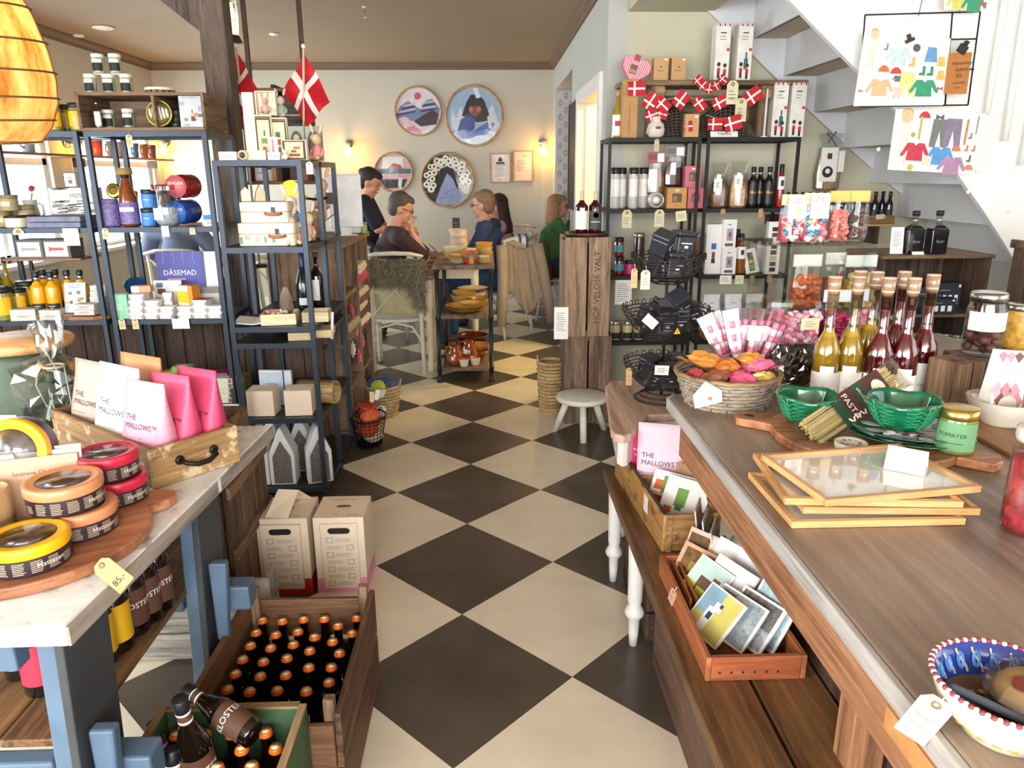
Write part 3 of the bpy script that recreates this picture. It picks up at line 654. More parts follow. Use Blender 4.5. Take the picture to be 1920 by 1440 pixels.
# --- third shelf, left bay
OIL =mat('#8a7a10',.12,var=.3,coat=.6)
for px,yy,lb in ((4,.06,'olive oil bottle with dark cap cut by the left edge'),(26,.1,'olive oil bottle with dark cap beside the pickle jars'),(8,.18,'olive oil bottle standing behind at the left edge')):
    bottle('oil_bottle',lb,'bottle',on(px,YF+yy,Z3),.03,.29,OIL,BLACK,shoulder=.5,neckstart=.66)
YEL =mat('#e8a50c',.22,var=.06,coat=.5)
for px,yy,lb in ((79,0,'front yellow syrup bottle, nearer the left edge'),(106,0,'front yellow syrup bottle, nearer the cookbook'),(92,.08,'yellow syrup bottle behind the front pair'),(115,.09,'yellow syrup bottle behind, beside the front pair'),(136,.05,'yellow syrup bottle behind the cookbook, nearer the front pair'),(160,.05,'yellow syrup bottle behind the cookbook, nearest the box stack')):
    t =bottle('syrup_bottle',lb,'bottle',on(px,YF+yy,Z3+.03),.0325,.2,YEL,BLACK,shoulder=.6,neckstart=.74,neckr=.36,lab=mat('#1c1a1a',.6),lz=(.03,.23),text=['SKAGEN','æble'],ts=.008,tm=WHITE,caph=.11,capr=.0155,tz=.15,group='yellow syrup bottles')
    B(CHROME).lathe([(.014,.152),(.0142,.176)],14).obj('neck_foil',t)
B(OLDWOODX).box(-.29,.27,-.12,.1,0,.029).obj('riser_board',thing('riser_board','thin wooden riser board under the yellow syrup bottles','board',on(92,YF+.06,Z3)))
for px,yy,lb,s in ((10,-.03,'big pickle jar with yellow label at the left edge of the third shelf',1.15),(40,.04,'smaller pickle jar with yellow label behind the boxes on the third shelf',.8),(57,.11,'tall jar with yellow label behind the syrup bottles',1.0)):pick(on(px,YF+yy,Z3+(.03 if px > 35 else 0)),lb,0,.047*s,.14*s)
pick(on(58,YF+.12,Z3+.18),'upper jar with yellow label below the board with fish boxes',0,.034,.1) if False else None
bo =thing('hanging_board','thin round edged wooden board carrying two fish print boxes','board',on(98,YF+.08,Z3+.292));B(wood('#6e4a33','#a5795a','x',5)).box(-.19,.185,-.09,.1,-.012,0).obj('board',bo,bev=.005);B(BLACK).box(-.17,-.155,.08,.095,-.29,-.0125).box(.155,.17,.08,.095,-.29,-.0125).obj('support',bo)
for px,lb,c in ((73,'dark striped box with grey trout print','#9a98a0'),(123,'dark striped box with red trout print','#b8493c')):
    q =carton('fish_box',lb,'box',on(px,YF+.05,Z3+.2925),.128,.12,.088,mat('#5e5954',.6),-.03,[(.06,.9,.1,.88,WHITE),(.28,.72,.42,.58,mat(c,.5)),(.2,.28,.38,.62,mat(c,.5)),(.72,.78,.44,.54,mat(c,.5))])
cookbook(on(143,YF-.03,Z3+.03),'pale cookbook leaning on the yellow syrup bottles',0,(-.25,0,.06),.93)
FB =mat('#c9c7c2',.7,var=.05)
def fangst(loc,lb,rz=0,w=.11,h=.026,d=.075,g='FANGST fish boxes',txt='FANGST'):return carton('fish_box',lb,'box',loc,w,d,h,FB,rz,[],[(txt,.5,.3,.014,GREYINK)],group=g)
for k in range(6):fangst(on(191,YF+.02,Z3+k*.0268),['bottom','second lowest','third lowest','third highest','second highest','topmost'][k]+' grey box in the narrow stack against the upright',0,.075,txt='SÆB')
fangst(on(52,YF-.035,Z3),'grey FANGST box under the crumpled cellophane, nearer the left edge',.1,.115,.055);fangst(on(104,YF-.03,Z3),'grey FANGST box under the crumpled cellophane, nearer the upright',-.05,.105,.05)
for k in range(2):fangst(on(167,YF-.045,Z3+.026+k*.0268),['lower','upper'][k]+' FANGST box of the pair on the small wooden board',-.08,.1)
t =thing('serving_board','small brown wooden board under the pair of FANGST boxes','board',on(166,YF-.04,Z3));B(ACACIA).prism([(-.07,-.05),(.05,-.05),(.11,-.015),(.11,.015),(.05,.05),(-.07,.05)],0,.02).obj('board',t,bev=.006)
# cellophane on the shelf edge
CELL =glass('#f4f6f6',.45,.12)
def cello(name,lb,loc,rx,ry,h,seed,m=None,cat='cellophane',n=22,k=12,pinch=None):
    rnd =random.Random(seed);t =thing(name,lb,cat,loc);N =n
    R =[[1+rnd.uniform(-.22,.22) for i in range(N)] for j in range(k+1)];b =B(m or CELL);vs =[]
    for j in range(k+1):
        v =j/k;s =sin(PI*(.12+.88*v)) if pinch is None else pinch(v)
        for i in range(N):a =2*PI*i/N;vs.append((rx*s*R[j][i]*cos(a),ry*s*R[j][i]*sin(a),h*v+rnd.uniform(-.01,.01)*(0 < j < k)))
    b.add(vs,[(j*N+i,j*N+(i+1)%N,(j+1)*N+(i+1)%N,(j+1)*N+i) for j in range(k) for i in range(N)]);b.obj('film',t);return t
cello('cellophane_bag','crumpled clear cellophane over the FANGST boxes',on(85,3.52,.68),.1,.05,.17,3)
# --- third shelf, right bay
t =carton('soap_carton','mint green embossed carton standing at the start of the third shelf','carton',on(232,YF-.03,Z3),.072,.05,.118,mat('#8cc9a9',.5,bump=.3),.1,[],[],[(.25,.75,.35,.65,4,mat('#d8efe0',.6))])
WP =mat('#eceae6',.6,var=.05)
def parcel(px,z,lb,w=.07,h=.03,d=.07,top=None,rz=0,yy=-.03,g='white paper wrapped tins'):
    t =thing('wrapped_tin',lb,'parcel',on(px,YF+yy,z),rz,g);b =B(WP).frust(w*.92,d,w,d,0,h)
    if top:b.mt(top).cb(w,d,h,h+.001)
    b.obj('paper_wrap',t,bev=.003)
    e =B(mat('#c9c7c4',.5));e.add([(w*.47,-d/2-.001,0),(w*.5,-d/2-.001,h*.9),(w*.36,-d/2-.012,h*.45)],[(0,1,2)]).add([(-w*.47,-d/2-.001,0),(-w*.5,-d/2-.001,h*.9),(-w*.36,-d/2-.012,h*.45)],[(0,2,1)]);e.obj('folded_end',t)
    q =B();lettering(q,'Vi’',mat('#9aa3b8',.6),(0,-d/2-.002,h*.35),.012);q.obj('writing',t);return t
parcel_spec =[(262,4,None),(291,3,None),(318,2,None),(352,2,None),(380,3,mat('#c02a30',.5)),(408,2,mat('#f2f0ea',.5))]
ords =['first','second','third','fourth','fifth','last']
for c,(px,n,top) in enumerate(parcel_spec):
    for k in range(n):parcel(px,Z3+k*.0305,'%s white wrapped tin from the bottom in the %s stack after the mint carton'%(['first','second','third','fourth'][k],ords[c]),.073,.03,.075,top if k == n-1 else None,RU(-.06,.06))
carton('tea_box','orange topped carton lying on the first stack of white tins','carton',on(268,YF+.02,Z3+.123),.09,.05,.03,mat('#e8a27e',.6),.1,[(.0,.4,0,1,WHITE)])
carton('book','purple cookbook with white title DÅSEMAD standing at the back','book',on(347,3.86,Z3),.235,.022,.3,mat('#4d4f9c',.5,var=.06),0,[],[('DÅSEMAD',.5,.6,.037,WHITE)],[(.22,.78,.5,.56,1,LPINK),(.3,.7,.4,.46,1,LPINK)],rot=(-.04,0,0))
b =B(mat('#9c9ad8',.5))
for k in range(9):b.tube([(-.105+k*.026+RU(-.006,.006),-.0125,.3-.03*j if k %2 else .012+.022*j) for j in range(3)],.003,4)
b.obj('fish_sketch',[o for o in bpy.data.objects if o.name == 'book'][0])
carton('book','white and dark blue book behind the upright beside the purple cookbook','book',on(405,3.84,Z3),.1,.02,.3,mat('#e9e7ea',.5),0,[(0,.2,0,1,mat('#454a86',.5)),(.2,1,0,.35,mat('#37407a',.5))],rot=(-.04,0,0))
round_tin('blue_tin','dark blue oval tin lid lying tilted behind the white tins','tin',V(on(261,YF+.17,Z3),0,0,.12),.05,.03,mat('#24406e',.4,.3),mat('#2d4f86',.35,.3),rot=(.6,0,.2),lab='none')
carton('food_card','small framed food photo card behind the white tins','card',V(on(319,YF+.1,Z3),0,0,0),.14,.006,.165,WHITE,0,photo_prints(FOODC,12,.45,.93,.04,.7),rot=(-.1,0,0))
parcel(318,Z3+.0615,'plain white pouch standing on the third stack',.045,.06,.04,None,.1,.0);carton('tea_box','yellow and orange tea carton on the fourth stack','carton',on(357,YF,Z3+.062),.085,.06,.095,mat('#e2902c',.55),-.3,[(0,.72,.1,.7,YELLOW),(0,.72,0,.1,WHITE),(0,.72,.7,1,WHITE)])
carton('mint_box','white and grey carton behind the red topped stack','carton',on(398,YF+.09,Z3),.1,.05,.13,mat('#d4d0cb',.6),.1,[(0,1,.8,1,GREYINK)])
for px,lb in ((228,'tag hanging under the mint green carton'),(253,'tag hanging under the first stack of white tins')):price_tag(V(on(px,3.582,Z3),0,0,.006),lb,None,.06,.03,.052,rows=2,string=False)
card('price_card','blank white card hanging below the middle of the third shelf','card',V(on(338,3.58,Z3),0,0,-.046),.082,.05)
# --- bottom shelf
for k in range(5):carton('fish_box',['lowest','second','middle','fourth','top'][k]+' peach and white box in the tall stack on the low shelf','box',on(283-k*.8,YF+.05,Z4+.065+k*.029),.075,.1,.027,mat('#6d6258',.6),.12,[(0,1,0,1,mat('#e8e4de',.6)),(.0,.35,.1,.9,mat('#e8965a',.6)),(.4,.9,.25,.6,mat('#d8b89a',.6))],group='stack of peach boxes')
carton('fish_box','orange lidded carton supporting the tall stack of peach boxes','box',on(286,YF+.06,Z4),.12,.12,.0645,mat('#c98a4a',.6),.12)
for k in range(2):carton('fish_box',['lower','upper'][k]+' orange and white box lying in front of the peach stack','box',on(258,YF-.02,Z4+.05+k*.03),.095,.09,.029,mat('#b3772f',.6),-.2,[(0,1,0,1,mat('#e9cf9c',.6))])
B(OLDWOODX).box(-.1,.1,-.06,.06,0,.049).obj('riser_block',thing('riser_block','low wooden block under the orange boxes','block',on(258,YF-.02,Z4)))
def stin(px,z,c,lb,rz=0,yy=0,w=.11,d=.075,h=.028): 
    t =thing('sardine_tin',lb,'tin',on(px,YF+yy,z),rz,'coloured sardine tins');P =[]
    for k in range(24):
        a =2*PI*k/24;P.append((math.copysign(abs(cos(a))**.5,cos(a))*w/2,math.copysign(abs(sin(a))**.5,sin(a))*d/2))
    B(mat(mul(c,.8),.4)).prism(P,0,h).obj('tin_body',t,bev=.004);B(mat(c,.4)).t((0,0,h)).prism([(x*.9,y*.88) for x,y in P],0,.002).obj('tin_lid',t)
    e =B(WHITE).t((0,0,h+.0021));e.prism([(x*.4,y*.3) for x,y in P],0,.0008);e.obj('print',t);return t
for k in range(3):stin(328,Z4+.05+k*.03,'#b8ab2e',['lowest','middle','topmost'][k]+' olive yellow sardine tin behind the green tins',.2,.08)
stin(345,Z4+.14,'#8fbf6e','upper light green sardine tin',.05,.05);stin(356,Z4+.115,'#a8c98a','pale green sardine tin leaning on the stack',-.1,.0);stin(352,Z4+.075,'#c43c3c','red sardine tin lying behind the yellow tin',-.05,-.02,.12);stin(338,Z4+.045,'#e8d02c','bright yellow sardine tin at the front of the low shelf',.05,-.05,.1);B(OLDWOODX).box(-.13,.13,-.09,.1,0,.044).obj('riser_block',thing('riser_block','low wooden block under the coloured sardine tins','block',on(338,YF+.02,Z4)))
carton('tin_box','pink box with purple band reading MAR DI MAR','box',on(386,YF-.05,Z4+.01),.07,.03,.1,mat('#d04a62',.5),.06,[(.25,.8,0,1,mat('#3a49a0',.5))],[('MAR',.52,.72,.018,WHITE),('DI',.52,.42,.018,WHITE),('MAR',.52,.14,.018,WHITE)])
for k in range(2):carton('tin_box',['lower','upper'][k]+' crimson and violet box stacked near the rack corner','box',on(410,YF+.05,Z4+.07+k*.034),.1,.09,.033,mat('#8e1f3a',.5),.2,[(0,1,0,1,mat('#c8405a',.5)),(.1,.9,.25,.8,mat('#5a5fc0',.5))])
carton('tin_box','dark crimson box under the crimson and violet boxes','box',on(408,YF+.06,Z4),.12,.1,.069,mat('#9a2440',.5),.2)
for k in range(5):carton('soap_bar',['lowest','second','middle','fourth','top'][k]+' pale green wrapped soap bar in the stack by the steel upright','soap',on(425,YF-.04,Z4+.0+k*.026),.085,.06,.0255,mat('#d9dcc4',.6,var=.1),RU(-.1,.1),[(.75,.95,.1,.9,mat('#8a5a5a',.6))],group='stack of soap bars')
carton('gift_box','floral patterned box behind the stack of soap bars','box',on(452,YF+.08,Z4),.09,.1,.11,mat('#6f6a45',.6,var=.4,scale=60),0)
card('price_card','long white card under the stack of soap bars','card',V(on(433,3.58,Z4),0,0,-.03),.09,.028)
JAM =mat('#8a2a12',.15,var=.2,coat=.5)
for px,yy,z,lb,c in ((166,0,0,'jar of dark red jam with tied string on the low shelf','#5e150c'),(112,.02,.05,'orange marmalade jar behind the cellophane, nearer the left edge','#c4701a'),(128,.08,.07,'orange marmalade jar behind the cellophane, nearer the red jam','#b8681c')):
    jar('jam_jar',lb,'jar',on(px,YF+yy,Z4+z),.043,.13,mat(c,.15,var=.2,coat=.5),CHROME if px == 166 else BLACK,lidh=.16,lab=WHITE if px == 166 else mat('#d9821a',.6),lz=(.25,.5),a=.3 if px == 166 else 1)
for k in range(6):jar('preserve_jar',['first','second','third','fourth','fifth','sixth'][k]+' dark lidded preserve jar from the left edge on the low shelf','jar',on(150+k*22,YF+.05+.06*(k %2),Z4),.034,.07,mat('#33261f',.2,coat=.4),mat('#26262a',.3,.6),group='dark preserve jars',lidh=.25)
B(BLACK).tube([(-.035,0,.0),(-.04,-.005,.05),(0,-.01,.1),(.03,-.005,.06),(.028,0,0)],.002,6).obj('wire_loop',thing('wire_hanger','thin wire loop standing above the red jam jar','wire',on(163,YF,Z4+.131)))
# ================================================================== narrow steel rack and the things around it
RX0,RX1,RY0,RY1 =-1.155,-.80,3.31,4.03
M1,M2,M3,M4,M5,M6 =1.567,1.2,.845,.77,.41,.06
rack('metal_rack','narrow deep steel rack with toy suitcases and grain bags',RX0,RX1,RY0,RY1,(M1,M2,M3,M4,M5,M6),STEEL,mids=(3.655,3.68),board=mat('#2b2725',.4,var=.15))
YM =RY0+.07
# top of rack
BOXC =mat('#ece2c6',.6,var=.05);DKB =mat('#4a3a2c',.6)
carton('label_roll','small white printed pack lying on the front corner of the rack top','box',on(431,3.36,M1),.075,.05,.035,WHITE,.02,[],[],[(.1,.9,.2,.8,2)])
t =thing('twine_roll','small round roll of pale tape on the rack top','roll',V(on(458,3.37,M1),0,0,.021),rot=(PI/2,0,0));B(mat('#d8c9a4',.7)).lathe([(.008,-.02),(.021,-.02),(.021,.02),(.008,.02)],20).obj('roll_body',t);B(mat('#a8926a',.7)).lathe([(.008,.0201),(.013,.0205)],16).obj('core',t)
carton('gift_box','plain cream box lying at the front of the rack top','box',on(484,3.4,M1),.085,.06,.042,mat('#e6dfc4',.6),.03)
carton('gift_box','white and pink striped small box on the rack top','box',on(517,3.38,M1),.052,.06,.034,WHITE,.03,[(0,1,.45,.55,PINK),(0,1,.75,.85,LPINK)])
def framed(px,Y,z,w,h,lb,cols,d=.03,rz=0):
    q =carton('toy_box',lb,'toy box',on(px,Y,z),w,d,h,BOXC,rz,[(.04,.96,.03,.97,DKB),(.14,.86,.11,.89,mat('#ead9a4',.6))]+[(RU(.25,.5),RU(.55,.75),v,v+.12,mat(c,.6)) for v,c in zip((.2,.38,.55),cols)]);b =B(mat('#e0a23c',.5))
    for k in range(9):b.box(-w*.44+k*w*.11,-w*.44+k*w*.11+.003,-d/2-.0016,-d/2-.0008,h*.05,h*.07).box(-w*.44+k*w*.11,-w*.44+k*w*.11+.003,-d/2-.0016,-d/2-.0008,h*.93,h*.95)
    b.obj('border_dots',q)['kind']='stuff';return q
YB =3.58
framed(501,YB,M1,.075,.2,'upright cream toy box with black studded frame below the open doll box',('#c05a4a','#6f8a5a','#3f5f7a'))
framed(529,YB+.02,M1,.075,.19,'second upright toy box with black studded frame',('#7a8a5a','#b0503f','#3f5f7a'))
framed(555,3.42,M1,.11,.085,'small landscape toy box with black studded frame at the front',('#a83c34','#5f6a4a','#b05a3a'),rz=-.05)
carton('toy_box','tall cream box standing on end at the back of the rack top','toy box',on(478,YB+.05,M1),.05,.05,.3,BOXC,0)
# open doll box above the framed box
t =thing('doll_box','open cream box with a sleeping toy mouse, resting on the studded box','toy box',on(502,YB,M1+.2008));B(BOXC).box(-.045,.045,.016,.02,0,.1).box(-.045,-.041,-.02,.016,0,.1).box(.041,.045,-.02,.016,0,.1).box(-.041,.041,-.02,.016,.096,.1).obj('box_shell',t)
def plush(name,lb,loc,body,skin,s=1,rz=0,rot=None,cap=None,ears=True,sit=True):
    t =thing(name,lb,'doll',loc,rz,None,rot);b =B(mat(body,.9,bump=.3))
    b.lathe([(.006*s,.0),(.02*s,.004*s),(.022*s,.02*s),(.015*s,.05*s),(.009*s,.058*s)],12);b.obj('torso',t)
    B(mat(skin,.9,bump=.3)).ell((0,-.002*s,.075*s),.019*s,.02*s,.021*s).obj('head',t)
    if ears:
        for k in (-1,1):B(mat(skin,.9)).t((k*.012*s,0,.095*s),(0,k*.35,0)).lathe([(.001,0),(.007*s,.012*s),(.006*s,.03*s),(0,.04*s)],8,sy=.45).obj('ear',t)
    for k in (-1,1):
        B(mat(body,.9)).tube([(k*.013*s,0,.048*s),(k*.026*s,-.008*s,.03*s),(k*.022*s,-.018*s,.014*s)],[.007*s,.006*s,.005*s],8).obj('arm',t)
        e =[(k*.012*s,-.004*s,.008*s),(k*.018*s,-.035*s,.012*s),(k*.02*s,-.04*s,-.03*s if not sit else .004*s)]
        B(mat(skin,.9)).tube(e,[.008*s,.007*s,.006*s],8).obj('leg',t)
    if cap:B(mat(cap,.8)).lathe([(.02*s,.082*s),(.017*s,.094*s),(0,.1*s)],12).obj('cap',t)
    return t
plush('toy_mouse','pink capped toy mouse lying inside the open doll box',V(on(503,YB-.012,M1+.204),-.01),'#c9a49a','#b89a88',.7,0,None,'#d9a0a8',sit=True)
plush('toy_mouse','grey green toy mouse perched on the second studded box',on(529,YB+.02,M1+.192),'#8fa08c','#c2ad97',.95)
for px,lb,c in ((561,'grey green toy box with oval window, nearer the flag','#5d6a5a'),(592,'grey green toy box with oval window and toy mouse in front','#6d7466')):
    q =carton('toy_box',lb,'toy box',on(px,YB-.02,M1),.072,.04,.15,mat('#8d9384',.6,var=.1),.05);b =B(DKB).t((0,-.0205,.08),(PI/2,0,0),(.026,.05,1)).prism([(cos(a*PI/10),sin(a*PI/10)) for a in range(20)],0,.001);b.mt(mat('#b8a08a',.8)).t((0,-.022,.1),(PI/2,0,0),(.013,.014,1)).prism([(cos(a*PI/8),sin(a*PI/8)) for a in range(16)],0,.001).mt(mat(c,.8)).t((0,-.022,.06),(PI/2,0,0),(.017,.026,1)).prism([(cos(a*PI/8),sin(a*PI/8)) for a in range(16)],0,.001);b.obj('oval_window',q)
plush('toy_mouse','toy mouse in pink trousers sitting before the oval window box',on(597,3.5,M1),'#d78a86','#c9b08c',1.2,-.3)
card('folded_card','small white and pink standing card before the studded boxes','card',on(516,3.46,M1+.0),.035,.1,WHITE,.2,prints=[(.25,.5,.1,.9,PINK)])
plush('toy_bunny','tiny white toy bunny lying by the landscape toy box',on(535,3.36,M1),'#e8e2d8','#e8dfd0',.45)
price_tag(V(on(591,3.4,M1),0,-.12,.002),'white tag hanging from the corner of the rack top',None,.1,.028,.05,WHITE,rows=2)
# suitcases
CASE =mat('#e3dac0',.6,var=.12,scale=40);LEATH =mat('#a9673f',.5,var=.15)
def suitcase(loc,w,d,h,lb,prints,rz=0):
    t =thing('toy_suitcase',lb,'suitcase',loc,rz);P =[]
    for cx,cy,a0 in ((1,1,0),(-1,1,1),(-1,-1,2),(1,-1,3)):
        for k in range(5):a =(a0+k/4)*PI/2;P.append((cx*(w/2-.02)+.02*cos(a),cy*(d/2-.02)+.02*sin(a)))
    B(CASE).prism(P,0,h*.52).obj('case_base',t,bev=.003);B(CASE).t((0,0,0)).prism([(x*1.012,y*1.012) for x,y in P],h*.53,h).obj('case_lid',t,bev=.004)
    hx =w*.2;B(LEATH).tube([(hx-.035,-d/2-.004,h*.45),(hx-.03,-d/2-.014,h*.42),(hx,-d/2-.02,h*.4),(hx+.03,-d/2-.014,h*.42),(hx+.035,-d/2-.004,h*.45)],.007,8).obj('handle',t)
    B(mat('#3c3530',.4,.6)).box(hx-.008,hx+.008,-d/2-.007,-d/2-.001,h*.5,h*.75).obj('clasp',t)
    if prints:rects(B(),w,h,-d/2-.0016,prints).obj('print',t)
    return t
suitcase((-.985,3.45,M2+.001),.25,.17,.1,'larger cream toy suitcase with forest animal print, lower of the pair',[(.12,.2,.3,.45,mat('#d6a184',.6)),(.28,.38,.2,.4,mat('#e0b49a',.6)),(.46,.5,.15,.42,mat('#7d9a78',.6)),(.02,.08,.1,.4,mat('#6f9a84',.6)),(.6,.66,.15,.4,mat('#6f9a84',.6))])
suitcase((-.99,3.45,M2+.102),.215,.15,.09,'smaller cream toy suitcase stacked on top of the larger one',[])
for px,lb in ((462,'small cream house shaped gift tag leaning on the upper suitcase'),(490,'small tan house shaped gift box on the upper suitcase')):
    t =thing('house_box',lb,'box',on(px,3.44,M2+.193),.25);B(mat('#e2d5b8',.6) if px < 470 else mat('#cdb48c',.6)).poly_xz([(-.019,0),(.019,0),(.019,.042),(0,.062),(-.019,.042)],-.014,.014).obj('box_body',t);B(mat('#8a6a48',.7)).tube([(0,0,.062),(-.004,0,.072),(-.02,0,.04),(-.028,0,.0)],.0025,5).obj('ribbon',t)
t =thing('wall_disc','brown wooden arch shaped lid behind the suitcases','lid',on(522,3.64,M2));B(wood('#5a3d2a','#8a6444','z',6)).poly_xz([(-.03,0),(.035,0),(.035,.14)]+[(.035*cos(a)-.0,.14+.035*sin(a)) for a in (.5,1,1.57,2.1,2.6)]+[(-.03,.14)],-.008,.008).obj('lid_board',t)
plush('toy_bunny','toy bunny in blue shirt leaning by the suitcases',on(549,3.5,M2+.07),'#7fa6bf','#e8d2be',1.5,.3);plush('toy_mouse','peach toy animal sprawled in front of the blue shirt bunny',on(547,3.42,M2),'#e0a07e','#e8bda0',1.35,.5)
plush('toy_mouse','toy mouse in pale pink dress hanging on the lamp stand',on(607,3.86,M2+.135),'#e3b9a4','#cfa98a',1.6,-.2,sit=False);plush('toy_bunny','cream toy bunny sitting beside the jar of nuts',on(581,3.6,M2),'#d9b99a','#ead9c0',1.4,-.3)
t =jar('nut_jar','square clear jar of nuts on the middle shelf','jar',on(592,3.78,M2),.033,.13,mat('#9a6a34',.4,var=.6,scale=45),mat('#b09a4a',.4),lidh=.3)
# bulb hung in the rack and clip lamp
t =thing('bulb_lamp','glowing round filament bulb on a black clip lamp in the rack','lamp',V(on(545,3.62,1.44),0,0,0));B(lamp_mat('#ff9226',2.6)).ell((0,0,0),.042,.042,.042,20,12).obj('bulb',t)
B(GOLDLID).t((.04,.015,-.03),(0,2.2,.3)).cyl(.014,0,.03).obj('socket',t);B(BLACK).tube([(.05,.02,-.04),(.09,.1,-.05),(.13,.2,-.045)],.006,6).obj('lamp_arm',t);B(BLACK).box(.12,.16,.19,.215,-.075,-.02).obj('clip',t);B(BLACK).tube([(.15,.2,-.05),(.16,.22,-.12),(.09,.2,-.17),(.06,.18,-.24)],.003,6).obj('cable',t)
# lower shelves
t =thing('magazine','open magazine lying tilted on the middle shelf','magazine',on(480,3.42,M3),.15); 
for k in (-1,1):B(PAPER).t((0,0,.004),(0,-k*.12,0)).box(0 if k > 0 else -.085,.085 if k > 0 else 0,-.09,.09,0,.004).obj('page',t)
rects(B().t((0,0,.0),(-PI/2,0,0)),.16,.15,-.0235,[(.55,.9,.1,.8,mat('#8a6a52',.6))]).obj('photo_print',t)
def tray(loc,w,d,h,m,lb,rz=0,th=.006,cat='box',name='wooden_box'):
    t =thing(name,lb,cat,loc,rz);B(m).box(-w/2,w/2,-d/2,d/2,0,th).obj('bottom_board',t)
    for y in (-d/2,d/2-th):B(m).box(-w/2,w/2,y,y+th,th,h).obj('side_board',t)
    for x in (-w/2,w/2-th):B(m).box(x,x+th,-d/2+th,d/2-th,th,h).obj('end_board',t)
    return t
PW =wood('#d9c08c','#f0e2bc','x',4,.6)
tray(on(527,3.41,M3),.155,.14,.05,PW,'pale wooden tray with dried shells and coral',.12);tray(on(595,3.47,M3),.12,.13,.045,PW,'second pale wooden tray behind the first',.1) 
b =B();ss =thing('shell_heap','loose peach shells and coral bits in the first wooden tray','shells',on(527,3.42,M3+.007));ss['kind']='thing'
for k in range(10):
    B(mat(('#e8cdb8','#c98a72','#efe3d2')[k %3],.5)).t((RU(-.05,.05),RU(-.04,.04),.02+RU(0,.02)),(random.random()*3,random.random()*3,0)).lathe([(.001,-.02),(.008,-.01),(.012,.005),(.006,.018),(0,.022)],8).obj('shell',ss)
B(wood('#5a4a3c','#8a7a66','z',5)).t((.02,.04,.03),(.3,.1,0)).lathe([(.02,0),(.035,.03),(.03,.08),(.012,.13),(0,.135)],10,sy=.3).obj('leaf_shell',ss)
bottle('champagne_bottle','dark champagne bottle standing in the narrow rack','bottle',on(573,3.78,M3),.04,.3,mat('#12201a',.1,coat=.6),mat('#1c2a44',.35,.5),shoulder=.42,neckstart=.68,neckr=.36,caph=.28,lab=mat('#dfe4ea',.5),lz=(.08,.2),a=.5)
bottle('wine_bottle','dark wine bottle with tall white label beside the champagne','bottle',on(598,3.86,M3),.037,.28,mat('#1a1414',.1,coat=.6),mat('#2a1a1c',.4),lab=WHITE,lz=(.12,.5),a=.5)
for px,Y,lb in ((570,3.42,'flat pale wooden box under the trays, nearer the steel upright'),(602,3.47,'flat pale wooden box under the trays with a white ribbon')):
    t =carton('wooden_box',lb,'box',on(px,Y,M4),.12,.14,.036,PW,.08)
    if px > 590:B(WHITE).t((.06,-.05,.036),(.3,0,.4)).box(-.006,.006,-.002,.002,-.05,.09).obj('ribbon',t)
CUBE =mat('#e6d3bb',.65,var=.05)
for px,lb in ((497,'plain cream cardboard cube nearer the grey steel upright'),(565,'plain cream cardboard cube beside the bark log')):carton('gift_cube',lb,'box',on(px,3.395,M5),.125,.11,.122,CUBE,-.02 if px < 500 else .05,[],[],top=mat('#efe0cb',.6))
carton('photo_book','upright pale blue book with a necklace photo behind the cubes','book',on(522,3.53,M5),.16,.02,.175,mat('#d3d9de',.5),-.1,[(0,.72,.05,.95,mat('#b8c6d4',.5)),(.1,.6,.05,.35,mat('#8a6a58',.6)),(.74,.79,0,1,mat('#3f4f66',.6)),(.2,.55,.6,.62,mat('#8a5a44',.6))])
t =thing('bark_log','hollow birch bark tube lying on the low shelf','log',V(on(598,3.55,M5),0,0,.058),rot=(PI/2,0,1.35));B(wood('#8a6a3e','#d0b27a','z',6)).lathe([(.046,-.1),(.056,-.1),(.057,.1),(.046,.1),(.046,-.1)],20).obj('bark',t);B(wood('#6a5030','#b0905a','z',6)).lathe([(.0575,-.09),(.0575,.08)],8,True,1,2.2).obj('bark_patch',t)
# grain bags
GR =mat('#6d6460',.6,var=.6,scale=120);BAGW =mat('#d9dad9',.5,var=.06)
def grainbag(loc,rz,lb,s=1):
    t =thing('grain_bag',lb,'bag',loc,rz,'white grain bags on the lowest shelf');w,d,h =.12*s,.1*s,.29*s
    V0 =[(-w/2,-d/2,0),(w/2,-d/2,0),(w/2,d/2,0),(-w/2,d/2,0)];V1 =[(-w/2,-d/2,h*.55),(w/2,-d/2,h*.55),(w/2,d/2,h*.55),(-w/2,d/2,h*.55)];V2 =[(0-.004,-d/2,h),(.004,-d/2,h),(.004,d/2,h),(-.004,d/2,h)]
    b =B(BAGW).add(V0+V1+V2,[(0,3,2,1),(0,1,5,4),(2,3,7,6),(1,2,6,5),(3,0,4,7),(4,5,9,8),(6,7,11,10),(5,6,10,9),(7,4,8,11),(8,9,10,11)]);b.obj('bag_body',t,bev=.006)
    B(GR).add([(-w*.36,-d/2-.0015,h*.03),(w*.36,-d/2-.0015,h*.03),(w*.36,-d/2-.0015,h*.5),(0,-d/2-.0015,h*.78),(-w*.36,-d/2-.0015,h*.5)],[(0,1,2,3,4)]).obj('clear_panel',t);return t
for px,Y,rz,lb in ((492,3.39,-.1,'white grain bag nearest the left steel upright'),(537,3.385,.05,'white grain bag in the middle, turned to the front'),(600,3.4,.35,'white grain bag at the aisle corner, turned sideways'),(570,3.55,.1,'white grain bag standing behind the front three'),(521,3.56,-.15,'white grain bag half hidden behind the left pair')):grainbag(on(px,Y,M6),rz,lb)
